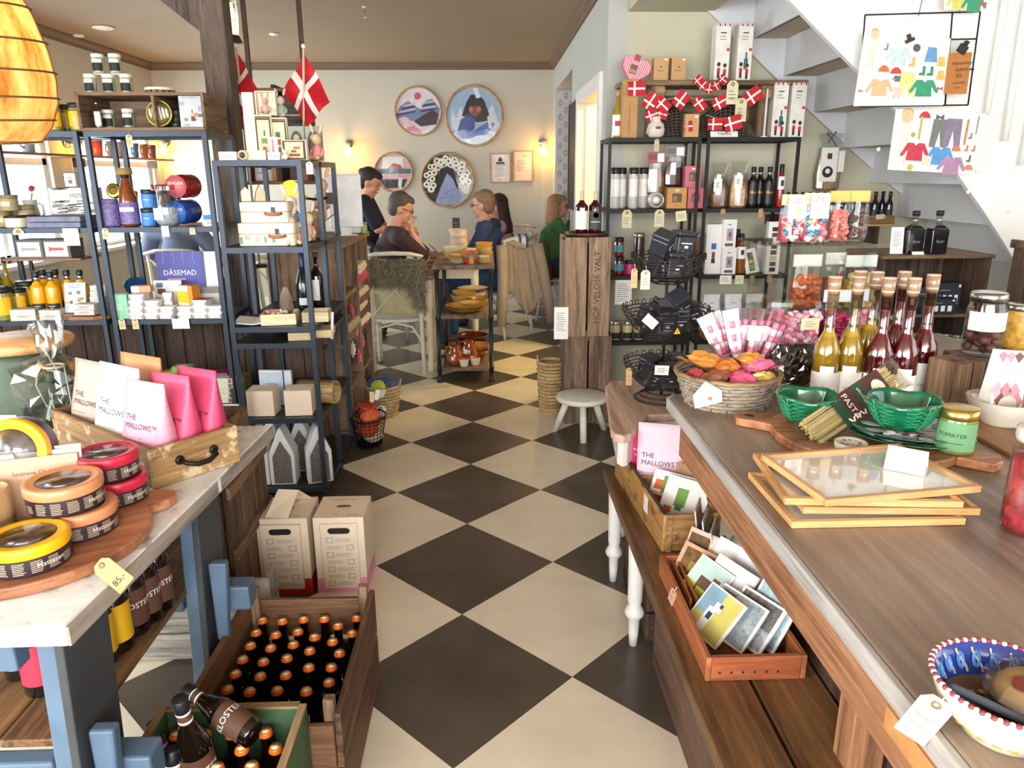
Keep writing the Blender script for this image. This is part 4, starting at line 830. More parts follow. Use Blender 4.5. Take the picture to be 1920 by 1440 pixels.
# --- wooden pigeon-hole unit along the aisle
UX0,UX1,UY0,UY1,UZ =-1.2,-.80,4.12,4.98,1.12
u =thing('cubby_unit','dark wooden cubby shelf unit facing the aisle with textiles and flowers','shelf unit',((UX0+UX1)/2,(UY0+UY1)/2,0));UW,UD =UX1-UX0,UY1-UY0
for y in (-UD/2,-.01,UD/2-.03):B(OLDWOOD).box(-UW/2,UW/2,y,y+.03,.06,UZ).obj('upright_board',u,bev=.003)
for z in (.03,.28,.55,.82,UZ):B(OLDWOODY).box(-UW/2,UW/2+(.02 if z in (UZ,.03) else -.01),-UD/2-.01,UD/2+.01,z,z+.028).obj('shelf_board',u,bev=.003)
B(DARKWOODZ).box(-UW/2-.012,-UW/2,-UD/2,UD/2,0,UZ).obj('back_board',u);B(OLDWOODY).box(-UW/2,UW/2-.03,-UD/2,UD/2,0,.03).obj('plinth',u)
def folded(loc,n,cols,lb,w=.2,d=.3,th=.03):
    for k in range(n):
        t =thing('folded_cloth','%s cloth of the folded pile %s'%(['bottom','second','third','fourth','fifth','sixth'][k],lb),'cloth',V(loc,RU(-.01,.01),RU(-.01,.01),k*(th+.001)),RU(-.05,.05));m =mat(cols[k %len(cols)],.9,var=.25,scale=50,bump=.3)
        B(m).cb(w,d,0,th).obj('folds',t,bev=.012);B(m).box(w/2-.004,w/2+.003,-d/2,d/2,th*.35,th*.6).obj('fold_edge',t)
folded((-.9,4.76,.849),2,('#c44a6a','#e0d2b4'),'in pink and cream in the top cubby',.2,.3,.06);folded((-.9,4.76,.579),5,('#e6ddcf','#6a4a44','#e2d4c4','#7a5a54','#d9cbb9'),'of brown and cream check in the second cubby',.2,.32,.045)
folded((-.9,4.34,.579),3,('#7a6a5a','#b8a890','#5a4a44'),'in grey brown near the rack',.2,.3,.05)
def flower(px,py,Y,c,lb,s=1):
    p =at(px,py,X=-.80);t =thing('paper_flower',lb,'flower',(-.83,p.y,p.z));b =B(mat(c,.7,var=.15))
    for r in range(3):
        for k in range(7):
            b.T =Matrix.Rotation(PI/2,4,'Y') @ Matrix.Rotation(k*2*PI/7+r*.4,4,'Z') @ Matrix.Rotation(-.4-.3*r,4,'Y');b.prism([(0,0),(.02*s,-.017*s),(.045*s-.008*r,-.014*s),(.052*s-.009*r,0),(.045*s-.008*r,.014*s),(.02*s,.017*s)],-.0006,.0006)
    b.obj('petals',t);B(mat('#54603c',.7)).tube([(0,0,0),(-.03,0,-.06)],.003,6).obj('stem',t)
for k,(px,py,c) in enumerate(((662,585,'#d85a7a'),(670,620,'#e88aa4'),(682,640,'#d96a8a'),(676,668,'#e07a98'),(665,655,'#eddccf'),(688,600,'#c94a6c'))):flower(px,py,0,c,'%s paper flower spilling from the low cubby'%['deep pink topmost','light pink second','rose pink outer','pink lowest','cream inner','crimson outer'][k],1.1)
# monitor and small things on top of the unit
t =thing('monitor','white back of a computer monitor on the cubby unit','monitor',(-.86,4.62,UZ+.029),.35);B(mat('#eceae6',.4)).box(-.1,.1,-.012,.012,.05,.36).obj('screen_back',t,bev=.006);B(CHROME).box(-.03,.03,.02,.03,.006,.15).obj('stand',t);B(CHROME).box(-.06,.06,-.05,.06,0,.006).obj('foot',t)
jar('candle_glass','small green glass beside the white monitor','glass',(-.785,4.8,UZ+.029),.02,.07,mat('#8fa06a',.3),mat('#7a8c52',.4));carton('till_box','white box behind the monitor on the cubby unit','box',(-.9,4.88,UZ+.029),.16,.1,.05,WHITE)
# basket with yarn at the foot, wire basket
WICK =wood('#a98555','#d8bb86','x',20,.8)
def basket(name,lb,loc,r0,r1,h,m,n=26,rows=9,sx=1,rz=0,cat='basket',th=.006,handles=True,rim=None):
    t =thing(name,lb,cat,loc,rz);b =B(m)
    for j in range(rows+1):
        v =j/rows;r =r0+(r1-r0)*v;z =h*v
        b.tube([(sx*(r+(.35*th if (i+j)%2 else -.35*th))*cos(2*PI*i/n),(r+(.35*th if (i+j)%2 else -.35*th))*sin(2*PI*i/n),z+th*.4) for i in range(n)],h/rows*.5,5,True)
    b.obj('weave',t);b =B(m)
    for i in range(0,n,2):
        a =2*PI*i/n;b.tube([(sx*r0*cos(a),r0*sin(a),0),(sx*r1*cos(a),r1*sin(a),h)],th*.5,5)
    b.obj('stakes',t);B(m).lathe([(r0,0),(r0,.006),(0,.006)],n,sx=sx).obj('base',t)
    B(rim or m).tube([(sx*r1*1.01*cos(2*PI*i/n),r1*1.01*sin(2*PI*i/n),h+.003*(i %2)) for i in range(n)],th*1.2,6,True).obj('rim',t)
    if handles:
        for k in (-1,1):B(m).tube([(k*sx*r1,-.03,h),(k*sx*r1*1.06,-.025,h+.035),(k*sx*r1*1.08,0,h+.045),(k*sx*r1*1.06,.025,h+.035),(k*sx*r1,.03,h)],th,6).obj('handle',t)
    return t
bk =basket('wicker_basket','round wicker basket of yarn at the foot of the cubby unit',(-.69,4.58,0),.08,.11,.2,WICK)
bp =Vector(bk.location)
for k,(c,dx,dy,lb) in enumerate((('#3a4a8c',.0,.04,'dark blue ball of yarn in the wicker basket'),('#b8cc3c',-.02,-.045,'lime green ball of yarn in the wicker basket'),('#5a5f86',.055,-.005,'grey violet ball of yarn in the wicker basket'),('#41548f',-.055,.01,'blue ball of yarn against the cubby unit'))):
    t =thing('yarn_ball',lb,'yarn',V(bp,dx,dy,.2));B(mat(c,.95,var=.2,bump=.5)).ell((0,0,0),.05,.045,.038).obj('ball',t);b =B(mat(c,.95))
    for j in range(7):b.T =Matrix.Rotation(j*.9,4,'X') @ Matrix.Rotation(j*.5,4,'Y');b.tube([(.049*cos(a*PI/6),.046*sin(a*PI/6),.004) for a in range(12)],.003,4,True)
    b.obj('strands',t)
price_tag(V(at(714,757,Y=bp.y-.14)),'white square card tied to the wicker basket',None,0,.06,.07,WHITE,rows=2)
wb =thing('wire_basket','dark wire basket with red and orange nets beside the grain bags','basket',(-.70,4.04,.0));b =B(DARKSTEEL)
for j in range(8):b.tube([((.07+.03*j/7)*cos(a*PI/12),(.1+.03*j/7)*sin(a*PI/12),.02+.15*j/7) for a in range(24)],.0018,4,True)
for a in range(24):b.tube([(.07*cos(a*PI/12),.1*sin(a*PI/12),.02),(.1*cos(a*PI/12),.13*sin(a*PI/12),.175)],.0018,4)
b.obj('wire_mesh',wb);B(DARKSTEEL).tube([(.1*cos(a*PI/12),.13*sin(a*PI/12),.175) for a in range(24)],.004,6,True).obj('rim',wb);B(DARKSTEEL).lathe([(.075,.016),(0,.016)],16,sy=1.4).obj('base',wb)
for k,(c,dx,dy,z,lb) in enumerate((('#c8502c',0,-.03,.1,'orange net bag in the wire basket'),('#a83024',-.01,.05,.1,'red net bag in the wire basket'),('#d8c8a8',.02,0,.055,'cream bundle low in the wire basket'),('#e06a3a',.01,-.02,.18,'bright orange tasselled bundle on top of the wire basket'),('#b8342e',-.01,.05,.19,'dark red bundle on top of the wire basket'))):
    t =thing('net_bundle',lb,'bundle',(-.70+dx,4.04+dy,z));B(mat(c,.9,var=.3,scale=60,bump=.5)).ell((0,0,0),.055,.06,.04).obj('bundle',t);b =B(mat(c,.9))
    for j in range(10):b.tube([(0,0,.03),(RU(-.05,.05),RU(-.06,.06),.05),(RU(-.08,.08),RU(-.09,.09),.02)],.0025,4)
    b.obj('tassels',t)
for k in range(3):price_tag((-.66+k*.015,3.95+k*.05,.27),['cream','white','pale green'][k]+' paper tag sticking up from the wire basket',None,.6,.03,.06,rot=(PI+.4*k-.3,.2,.6),m=(MANILA,WHITE,mat('#cfd6bc',.7))[k])
# --- flags, lantern, wall crate behind
def big_flag(c,Y,lb,base,seedk):
    t =thing('danish_flag',lb,'flag',base);base =Vector(base);pts =[at(x,y,Y=Y)-base for x,y in c]
    def P(u,v):
        p =pts[0].lerp(pts[1],u).lerp(pts[2].lerp(pts[3],u),v);return p+Vector((0,.035*sin(u*5+seedk)+.03*sin(v*6+u*3),0))
    b =B();us =[k/24 for k in range(25)]
    for i in range(24):
        for j in range(24):
            u,v =(i+.5)/24,(j+.5)/24;b.mt(FW if abs(u-.385) < .062 or abs(v-.5) < .085 else FR);b.add([P(i/24,j/24),P((i+1)/24,j/24),P((i+1)/24,(j+1)/24),P(i/24,(j+1)/24)],[(0,1,2,3)],True)
    b.obj('flag_cloth',t)
    top =at(c[0][0]+1,c[0][1]-9,Y=Y)-base;B(mat('#d9c6a0',.6)).tube([(0,0,0),top],.006,8).obj('pole',t);B(mat('#eae0c8',.4)).t(top).lathe([(.005,-.004),(.011,.006),(.009,.016),(0,.02)],10).obj('finial',t);B(DARKWOODX).lathe([(.04,0),(.04,.015),(.01,.02),(0,.02)],16).obj('base',t)
big_flag(((568,99),(621,193),(531,177),(578,240)),3.95,'large Danish table flag hanging full in view over the rack',(-.93,3.95,M1),0)
big_flag(((441,97),(490,177),(394,172),(458,246)),4.36,'Danish flag half hidden behind the timber post',(-1.33,4.36,.99),1.2)
t =thing('lantern_lamp','white wire lantern lamp glowing beside the timber post','lamp',V(at(437,78,Y=4.4)));b =B(WHITE)
for a in range(8):b.tube([(.034*cos(a*PI/4),.034*sin(a*PI/4),.03),(.04*cos(a*PI/4),.04*sin(a*PI/4),.12),(.034*cos(a*PI/4),.034*sin(a*PI/4),.2)],.003,5)
for z in (.03,.1,.2):b.tube([(.037*cos(a*PI/8),.037*sin(a*PI/8),z) for a in range(16)],.003,5,True)
b.obj('cage',t);B(lamp_mat('#ffd98a',9)).lathe([(.02,.03),(.028,.06),(.028,.14),(.015,.19),(0,.19)],14).obj('bulb',t);B(mat('#4a3c30',.5,.4)).lathe([(.05,-.005),(.05,0),(.04,.02),(.036,.03),(0,.03)],16).obj('base',t);B(DARKSTEEL).tube([(0,0,.2),(0,0,CZ-.0-t.location.z)],.003,6).obj('hanger',t)
p0,p1 =at(465,340,Y=4.75),at(572,158,Y=4.75)
cu =thing('wall_crate','dark old crate shelf hung high behind the flags','crate',(p0.x,4.75,p0.z));W_,H_ =p1.x-p0.x,p1.z-p0.z
for x in (0,W_/2-.01,W_-.025):B(DARKWOODZ).box(x,x+.025,0,.2,.0,H_).obj('side_board',cu,bev=.003)
for z in (0,H_-.02):B(OLDWOODX).box(-.02,W_+.02,-.01,.21,z-.02,z).obj('shelf_board',cu,bev=.003)
for k in range(4):B(GREYWOODX).box(.025,W_-.025,.19,.2,.005+k*(H_-.03)/4,(k+1)*(H_-.03)/4).obj('back_slat',cu,bev=.002)
for x in (.02,W_-.045):B(DARKWOODZ).box(x,x+.025,.12,.145,H_,CZ-p0.z).obj('hanger_post',cu)
pouch('coffee_bag','slim white coffee bag with small emblem on the high crate shelf','bag',(p0.x+.065,4.82,p0.z+.001),.07,.05,.15,PAPER,0,[(.35,.65,.6,.8,INK),(.3,.7,.3,.34,GREYINK)])
carton('book','thin tan book leaning on the high crate shelf','book',(p0.x+.155,4.83,p0.z+.001),.03,.1,.16,KRAFT);carton('book','second tan book upright on the high crate shelf','book',(p0.x+.25+.1,4.83,p0.z+.001),.06,.1,.19,mat('#a9784a',.6))
for k,px in enumerate((512,526)):jar('white_mug',['white mug on the high crate shelf nearer the post','white mug on the high crate shelf behind the glowing bulb'][k],'mug',(col(px,4.83,p0.z),4.83,p0.z+.001),.026,.07,WHITE,WHITE,lidh=.05,neck=.98)
# --- rattan pendant
pc =at(-45,150,Y=2.3);t =thing('rattan_pendant','large woven rattan pendant lamp glowing at the upper left corner','pendant lamp',(pc.x,2.3,1.6))
prof =[(.135,0),(.17,.045),(.195,.11),(.2,.17),(.192,.25),(.165,.35),(.13,.43),(.09,.5),(.05,.55)]
SH,snt,_p =_new('lamp fabric');sv =_coords(snt,(1,1,.25));sc_ =_ramp(snt,_noise(snt,sv,16,6,.7),[(.35,'#a8692f'),(.5,'#dba768'),(.68,'#f2d3a0')])
sd_ =snt.nodes.new('ShaderNodeBsdfDiffuse');st_r =snt.nodes.new('ShaderNodeBsdfTranslucent');sm_ =snt.nodes.new('ShaderNodeMixShader');sm_.inputs[0].default_value =.6
for nd in (sd_,st_r):snt.links.new(sc_,nd.inputs['Color'])
snt.links.new(sd_.outputs[0],sm_.inputs[1]);snt.links.new(st_r.outputs[0],sm_.inputs[2]);snt.links.new(sm_.outputs[0],snt.nodes['Material Output'].inputs['Surface'])
b =B(SH);n =40;vs =[(r*cos(2*PI*k/n),r*sin(2*PI*k/n),z) for r,z in prof for k in range(n)];b.add(vs,[(i*n+k,i*n+(k+1)%n,(i+1)*n+(k+1)%n,(i+1)*n+k) for i in range(len(prof)-1) for k in range(n)],True);b.obj('shade',t)
for z,r in ((0,.135),(.06,.179),(.12,.198),(.19,.2005),(.27,.19),(.36,.163),(.45,.121)):B(mat('#6a4526',.7)).tube([(r*1.006*cos(2*PI*k/40),r*1.006*sin(2*PI*k/40),z+.012*sin(2*PI*k/40)) for k in range(40)],.003,5,True).obj('hoop',t)
for k in range(5):a =2*PI*k/5+.3;B(mat('#7a5230',.7)).tube([(r*1.008*cos(a),r*1.008*sin(a),z) for r,z in prof],.0022,5).obj('rib',t)
B(lamp_mat('#ffd890',10)).ell((0,0,.38),.04,.04,.05).obj('bulb',t);B(BLACK).tube([(0,0,.43),(0,0,CZ-1.6)],.004,6).obj('cord',t)
l =bpy.data.lights.new('pendant_bulb','POINT');l.energy =2.6;l.color =(1,.72,.38);l.shadow_soft_size =.06;lo =bpy.data.objects.new('pendant_bulb',l);COL.objects.link(lo);lo.location =(pc.x,2.3,1.86)
# --- mug shelf and sconces on the far walls
ms =thing('mug_shelf','narrow wooden wall shelf with mugs above the cafe windows','shelf',(-3.6,0,1.69));B(wood('#8a5a38','#b98658','y',5)).box(-.1,.1,5.3,8.75,-.02,0).obj('shelf_board',ms)
for y in (5.5,7.0,8.5):B(DARKWOODX).box(-.1,.0,y,y+.02,-.1,-.0205).obj('bracket',ms)
for px,c,r,lb in ((53,'#8aa0b0',.06,'grey blue bowl'),(180,'#b8484c',.065,'red ribbed mug'),(205,'#b9b8ae',.045,'grey beaker'),(222,'#c2a58c',.045,'beige beaker'),(252,'#4f6f82',.045,'dark blue mug'),(269,'#a8623a',.05,'copper pot'),(284,'#8a4a30',.05,'brown pot')):
    p =at(px,284,X=-3.58);t =thing('stoneware_mug',lb+' on the high wall shelf above the cafe windows','mug',(-3.58,p.y,1.6905));B(mat(c,.4)).lathe([(r*.75,0),(r*.8,.004),(r,.14),(r*.94,.14),(r*.74,.01),(0,.01)],18).obj('mug_body',t);B(mat(c,.4)).tube([(0,-r*.95,.11),(.0,-r*1.5,.1),(.0,-r*1.5,.05),(0,-r*.85,.035)],.007,7).obj('handle',t)
def sconce(lb,p,wall,power):
    t =thing('wall_lamp',lb,'wall lamp',p);n =Vector(wall);B(CHROME).t((0,0,0),(PI/2 if abs(n.y) else 0,PI/2 if abs(n.x) else 0,0)).cyl(.045,-.012,.012).obj('wall_plate',t);B(mat('#8a8a88',.4,.5)).tube([n*.01,n*.09+Vector((0,0,.01))],.012,8).obj('arm',t);B(mat('#b9b6b0',.4,.4)).t(n*.1).lathe([(.022,-.045),(.03,-.03),(.03,.02),(.012,.035),(0,.035)],14).obj('socket',t)
    B(lamp_mat('#ffc24a',26)).t(n*.1).ell((0,0,-.085),.038,.038,.048).obj('bulb',t)
    B(WHITE).tube([n*.012+Vector((.0,0,-.012)),n*.012+Vector((.0,0,-.9))],.003,5).obj('cable',t)
    l =bpy.data.lights.new('sconce_bulb','POINT');l.energy =power;l.color =(1,.52,.12);l.shadow_soft_size =.05;lo =bpy.data.objects.new('sconce_bulb',l);COL.objects.link(lo);lo.location =Vector(p)+n*.13+Vector((0,0,-.09))
p =at(655,270,Y=8.9);sconce('amber bulb wall lamp left of the standing woman',(p.x,8.88,p.z),(0,-1,0),5)
p =at(1018,268,Y=8.9);sconce('amber bulb wall lamp beside the framed notices',(p.x,8.88,p.z),(0,-1,0),5)
p =at(312,268,Y=8.9);sconce('amber bulb wall lamp in the far cafe corner by the window',(p.x,8.88,p.z),(0,-1,0),8)
p =at(122,268,X=-3.7);sconce('amber bulb wall lamp on the pier between the cafe windows',(-3.68,p.y,p.z),(1,0,0),7)
# ================================================================== cafe at the back
CW =mat('#e7e2d4',.5,var=.06,scale=12)
def cross_chair(lb,loc,rz,m=None,g='white cross back chairs'):
    """bentwood chair with an X in its back; seat faces local +y"""
    m =m or CW;t =thing('cross_back_chair',lb,'chair',loc,rz,g);sz =.43
    P =[(.2*math.copysign(abs(cos(a))**.7,cos(a)),.2*math.copysign(abs(sin(a))**.7,sin(a))) for a in [k*PI/12 for k in range(24)]]
    B(m).prism(P,sz-.025,sz).obj('seat',t,bev=.006)
    for s in (-1,1):
        B(m).tube([(s*.2,-.235,0),(s*.195,-.2,.2),(s*.19,-.185,sz),(s*.2,-.2,.68),(s*.195,-.24,.93)],[.014,.016,.017,.016,.014],10).obj('back_post',t)
        B(m).tube([(s*.175,.165,sz-.02),(s*.18,.19,.2),(s*.185,.2,0)],[.017,.016,.012],10).obj('leg',t)
        B(m).tube([(s*.18,-.212,.46),(0,-.218,.66),(-s*.18,-.235,.87)],.011,6,sq=.5).obj('cross_bar',t)
        B(m).tube([(s*.185,-.17,.12),(s*.185,-.16,.28),(s*.183,-.05,.385),(s*.18,.05,.39),(s*.18,.15,.3),(s*.183,.18,.14)],.009,8).obj('side_stretcher',t)
    B(m).tube([(-.22,-.235,.915),(-.13,-.262,.937),(0,-.272,.943),(.13,-.262,.937),(.22,-.235,.915)],[.024,.03,.031,.03,.024],10,sq=.55).obj('top_rail',t)
    B(m).tube([(-.19,-.2,.1),(-.185,-.198,.26),(-.12,-.195,.37),(0,-.195,.4),(.12,-.195,.37),(.185,-.198,.26),(.19,-.2,.1)],.009,8).obj('back_arch',t)
    return t
cross_chair('white cross back chair with sheepskin over its back',(-.72,5.83,0),.03)
cross_chair('white cross back chair under the draped beige jacket',(.12,7.12,0),.8)
cross_chair('white cross back chair the green sweatered woman sits on',(.72,7.95,0),-PI/2+.1)
cross_chair('pale chair with its back against the rear cafe wall',(.3,8.5,0),PI-.15,mat('#cdb9a8',.5))
cross_chair('white cross back chair the man in brown sits on',(-.88,6.62,0),-1.15)
cross_chair('white cross back chair seen through the narrow steel rack',(-1.35,5.35,0),-.25)
# sheepskin and cushion on the near chair
sk =thing('sheepskin','shaggy grey brown sheepskin draped over the near chair back','sheepskin',(-.7,5.6,.895));FUR =mat('#8a8068',.95,var=.35,scale=25);b =B(FUR)
def skin_pt(u,v):
    x =(u-.5)*.44;s =v*.28; 
    if u > .72:s =v*(.28+.3*min(1,(u-.72)*6))
    y =-.06-.015*sin(u*9) if s > .0 else 0
    return Vector((x,-.03-.03*sin(min(1,s/.12)*PI/2)+(.0),-.0-s*.62))
b.grid(lambda u,v:skin_pt(u,v),16,10);b.grid(lambda u,v:Vector(((u-.5)*.45,.035*sin(v*PI/2)-.03,.0-.12*v)),10,4);b.obj('hide',sk,sol=.02)
rnd =random.Random(5);b =B(FUR)
for k in range(3600):
    u,v =rnd.random(),rnd.random();p =skin_pt(u,v)+Vector((0,-.008,0));L =rnd.uniform(.04,.085);d =Vector((rnd.uniform(-.9,.9),-rnd.uniform(.4,1),rnd.uniform(-1.0,.3) if v > .1 else rnd.uniform(-.5,.9))).normalized();sd =d.cross(Vector((rnd.random()-.5,rnd.random()-.5,rnd.random()-.5))).normalized()*.004
    m_ =p+d*L*.55+Vector((0,0,-.006));e =p+d*L+Vector((0,0,-.02));b.mt((FUR,mat('#b5a98c',.95),mat('#9c9076',.95))[k %3]);b.add([p-sd,p+sd,m_+sd*.7,m_-sd*.7,e],[(0,1,2,3),(3,2,4)],True)
o =b.obj('wool',sk);o['kind']='stuff'
cu =thing('cushion','pale beige cushion behind the crossed chair back','cushion',(-.7,5.7,.45));B(mat('#cbbf96',.9,bump=.2)).grid(lambda u,v:Vector(((u-.5)*.36,-.05*(sin(PI*u)*sin(PI*v))**.5,v*.3)),12,12).grid(lambda u,v:Vector(((.5-u)*.36,.05*(sin(PI*u)*sin(PI*v))**.5,v*.3)),12,12).obj('cover',cu)
# dining table
dt =thing('dining_table','wooden cafe table with cream turned legs between the two guests','table',(-.31,6.9,0));TW,TL =.5,1.0
B(wood('#7a5a40','#a88564','y',5)).box(-TW/2,TW/2,-TL/2,TL/2,.735,.77).obj('table_top',dt,bev=.005);B(CREAM).box(-TW/2+.03,TW/2-.03,-TL/2+.06,-TL/2+.085,.63,.734).box(-TW/2+.03,TW/2-.03,TL/2-.085,TL/2-.06,.63,.734).obj('end_apron',dt);B(CREAM).box(-TW/2+.03,-TW/2+.055,-TL/2+.085,TL/2-.085,.63,.734).box(TW/2-.055,TW/2-.03,-TL/2+.085,TL/2-.085,.63,.734).obj('side_apron',dt)
LEGP =[(.02,0),(.024,.012),(.018,.03),(.026,.05),(.02,.08),(.027,.25),(.031,.42),(.022,.47),(.03,.49),(.026,.505),(.034,.52),(.034,.734)]
for x in (-1,1):
    for y in (-1,1):B(CREAM).t((x*(TW/2-.06),y*(TL/2-.09),0)).lathe(LEGP,14).obj('leg',dt)
nt1 =thing('dining_table','small near cafe table with cream turned legs behind the sheepskin chair','table',(-.69,5.87,0))
B(wood('#7a5a40','#a88564','x',5)).box(-.27,.27,-.25,.25,.735,.77).obj('table_top',nt1,bev=.005);B(CREAM).box(-.24,.24,-.2,-.175,.63,.734).box(-.24,.24,.175,.2,.63,.734).obj('end_apron',nt1);B(CREAM).box(-.24,-.215,-.175,.175,.63,.734).box(.215,.24,-.175,.175,.63,.734).obj('side_apron',nt1)
for x in (-1,1):
    for y in (-1,1):B(CREAM).t((x*.225,y*.17,0)).lathe(LEGP,14).obj('leg',nt1)
t =thing('mug','brown striped glass mug at the near corner of the cafe table','mug',(-.50,5.7,.771));B(mat('#8a6648',.35,var=.3)).lathe([(.026,0),(.03,.003),(.034,.085),(.031,.085),(.028,.008),(0,.008)],18).obj('mug_body',t);B(mat('#c9a478',.4)).lathe([(.0335,.03),(.0345,.05)],18).obj('stripe',t)
t =thing('tea_light','small glowing tea light on the cafe table','candle',(-.35,6.9,.771));B(glass('#f6d8a8',.3)).lathe([(.03,0),(.034,.04)],16).obj('glass_cup',t);B(lamp_mat('#ff9a3a',4)).ell((0,0,.02),.014,.014,.016).obj('flame',t)
t =thing('menu_stand','narrow black upright menu board on the cafe table','menu',(-.3,7.2,.771));B(BLACK).box(-.035,.035,-.008,.008,.01,.34).obj('board',t);lines(B().t((0,0,.02)),.06,.3,-.0095,.1,.9,.05,.95,9,mat('#9a9486',.7)).obj('writing',t);B(DARKWOODX).box(-.05,.05,-.03,.03,0,.01).obj('foot',t)
t =thing('menu_card','brown menu card held upright by the man in brown','menu',(-.42,6.47,.84),rot=(.2,-.75,.2));B(mat('#6a5244',.6)).box(-.002,.002,-.1,.1,-.07,.1).obj('cover',t,bev=.001);B(PAPER).box(-.0035,-.0021,-.09,.09,-.06,.09).obj('page',t)
# ------------------------------------------------------------------ people
SKIN =mat('#d9a184',.5,var=.06,scale=8)
def cap(b,p0,r0,p1,r1,n=14):
    p0,p1 =Vector(p0),Vector(p1);d =p1-p0;L =d.length or 1e-6;d /= L;P,R =[],[]
    for a in (-80,-50,-20):a =math.radians(a);P.append(p0+d*r0*sin(a));R.append(r0*cos(a))
    for k in range(1,5):P.append(p0.lerp(p1,k/5));R.append(r0+(r1-r0)*k/5)
    for a in (20,50,80):a =math.radians(a);P.append(p1+d*r1*sin(a));R.append(r1*cos(a))
    b.tube(P,R,n);return b
def remesh(o,vox=.01,it=4):
    m =o.modifiers.new('remesh','REMESH');m.mode ='VOXEL';m.voxel_size =vox;m.use_smooth_shade =True
    m =o.modifiers.new('smooth','SMOOTH');m.factor =.5;m.iterations =it;return o
def hand(b,w,d,n,s=1):
    """hand at wrist w pointing along d, palm normal n; five bent fingers"""
    d =Vector(d).normalized();n =Vector(n).normalized();sd =d.cross(n).normalized();w =Vector(w)
    cap(b,w,.024*s,w+d*.05*s,.027*s);cap(b,w+sd*.018*s,.018*s,w+d*.07*s+sd*.025*s,.016*s);cap(b,w-sd*.018*s,.018*s,w+d*.07*s-sd*.025*s,.016*s)
    for k,L in enumerate((.07,.08,.074,.058)):
        q =w+d*.075*s+sd*(.03-.02*k)*s;m =q+d*L*.55*s+n*.012*s;cap(b,q,.0095*s,m,.009*s,8);cap(b,m,.009*s,m+(d*.7+n*.7)*L*.45*s,.0078*s,8)
    q =w+d*.02*s+sd*.028*s;m =q+(d*.7+sd*.8)*.035*s;cap(b,q,.012*s,m,.0105*s,8);cap(b,m,.0105*s,m+(d*.95+sd*.1+n*.3)*.03*s,.009*s,8)
def person(label,J,look,shirt,trousers,hair,sleeve=.45,hairlen=0,glasses=False,tilt=0,bun=None,skirt=None,shoes='#3a3430',hs=1.0):
    base =Vector((J['pelvis'][0],J['pelvis'][1],0));t =thing('person',label,'person',base)
    g ={k:Vector(v)-base for k,v in J.items()};b =B(SKIN);L =Vector(look).normalized();up =(Vector((0,0,1))-L*L.z)
    up.normalize();sd =L.cross(up).normalized();H =g['head']
    R =Matrix((sd,L,up)).transposed().to_4x4();R.translation =H;b.T =R
    b.ell((0,.0,.02),.074*hs,.094*hs,.1*hs,20,14).ell((0,.03,-.045),.055*hs,.062*hs,.066*hs,16,10).ell((0,.075,-.092),.022*hs,.022,.02)
    b.ell((0,.098*hs,-.02),.012,.02,.018).ell((0,.09,.006),.011,.012,.03)
    for s in (-1,1):b.ell((s*.076*hs,-.005,-.012),.01,.022,.032).ell((s*.035,.062,-.035),.025,.025,.025)
    b.ell((0,.088,-.058),.024,.012,.009)
    b.T =Matrix();cap(b,g['neck'],.056,H+Vector((0,0,-.05)),.05)
    cap(b,g['pelvis'],.125,g['chest'],.13);cap(b,g['chest'],.12,g['neck']-Vector((0,0,.05)),.075)
    for s in 'LR':
        cap(b,g['sh'+s],.055,g['el'+s],.042);cap(b,g['el'+s],.042,g['ha'+s],.03);cap(b,g['neck']-Vector((0,0,.06)),.06,g['sh'+s],.055)
        hd =(g['ha'+s]-g['el'+s]).normalized();hd =(Vector(J.get('hd'+s,hd))).normalized();hand(b,g['ha'+s],hd,J.get('hn'+s,L if abs(hd.dot(L)) < .9 else (0,0,-1)))
        cap(b,g['hip'+s],.09,g['kn'+s],.062);cap(b,g['kn'+s],.06,g['ft'+s]+Vector((0,0,.05)),.04);f =Vector(J.get('toe',look));f =Vector((f.x,f.y,0)).normalized();cap(b,g['ft'+s]+Vector((0,0,.035)),.035,g['ft'+s]+f*.15+Vector((0,0,.025)),.028)
    remesh(b.obj('body',t),.0075,3)
    c =B(mat(shirt,.9,var=.08,bump=.15));cap(c,g['pelvis']+Vector((0,0,.03)),.142,g['chest'],.148,18);cap(c,g['chest'],.14,g['neck']-Vector((0,0,.065)),.09,18)
    for s in 'LR':
        cap(c,g['neck']-Vector((0,0,.075)),.075,g['sh'+s],.072);a =g['sh'+s].lerp(g['el'+s],min(1,sleeve*2));cap(c,g['sh'+s],.072,a,.06 if sleeve < .5 else .056)
        if sleeve > .5:cap(c,g['el'+s],.056,g['el'+s].lerp(g['ha'+s],(sleeve-.5)*2*.93),.042)
    remesh(c.obj('shirt',t),.01,4)
    c =B(mat(trousers,.9,var=.1,bump=.15));cap(c,g['hipL'],.115,g['hipR'],.115)
    for s in 'LR':cap(c,g['hip'+s],.105,g['kn'+s],.078);cap(c,g['kn'+s],.077,g['ft'+s]+Vector((0,0,.09)),.056)
    remesh(c.obj('trousers',t),.011,4)
    for s in 'LR':
        c =B(mat(shoes,.6));f =Vector(J.get('toe',look));f =Vector((f.x,f.y,0)).normalized();cap(c,g['ft'+s]+Vector((0,0,.042)),.042,g['ft'+s]+f*.16+Vector((0,0,.034)),.034)
        remesh(c.obj('shoe',t),.009,3)
    hb =B(mat(hair,.7,var=.3,scale=40));hb.T =R
    hb.ell((0,-.026,.045),.083*hs,.094*hs,.092*hs,20,14).ell((0,-.05,-.01),.074*hs,.06*hs,.075*hs).ell((0,.035,.085),.065,.06,.04)
    if hairlen:
        for a in range(-5,6):aa =a*.3-PI/2;hb.T =R;cap(hb,(.078*cos(aa),-.02+.07*sin(aa),.04),.026,(.095*cos(aa),-.03+.085*sin(aa),-.03-hairlen),.022)
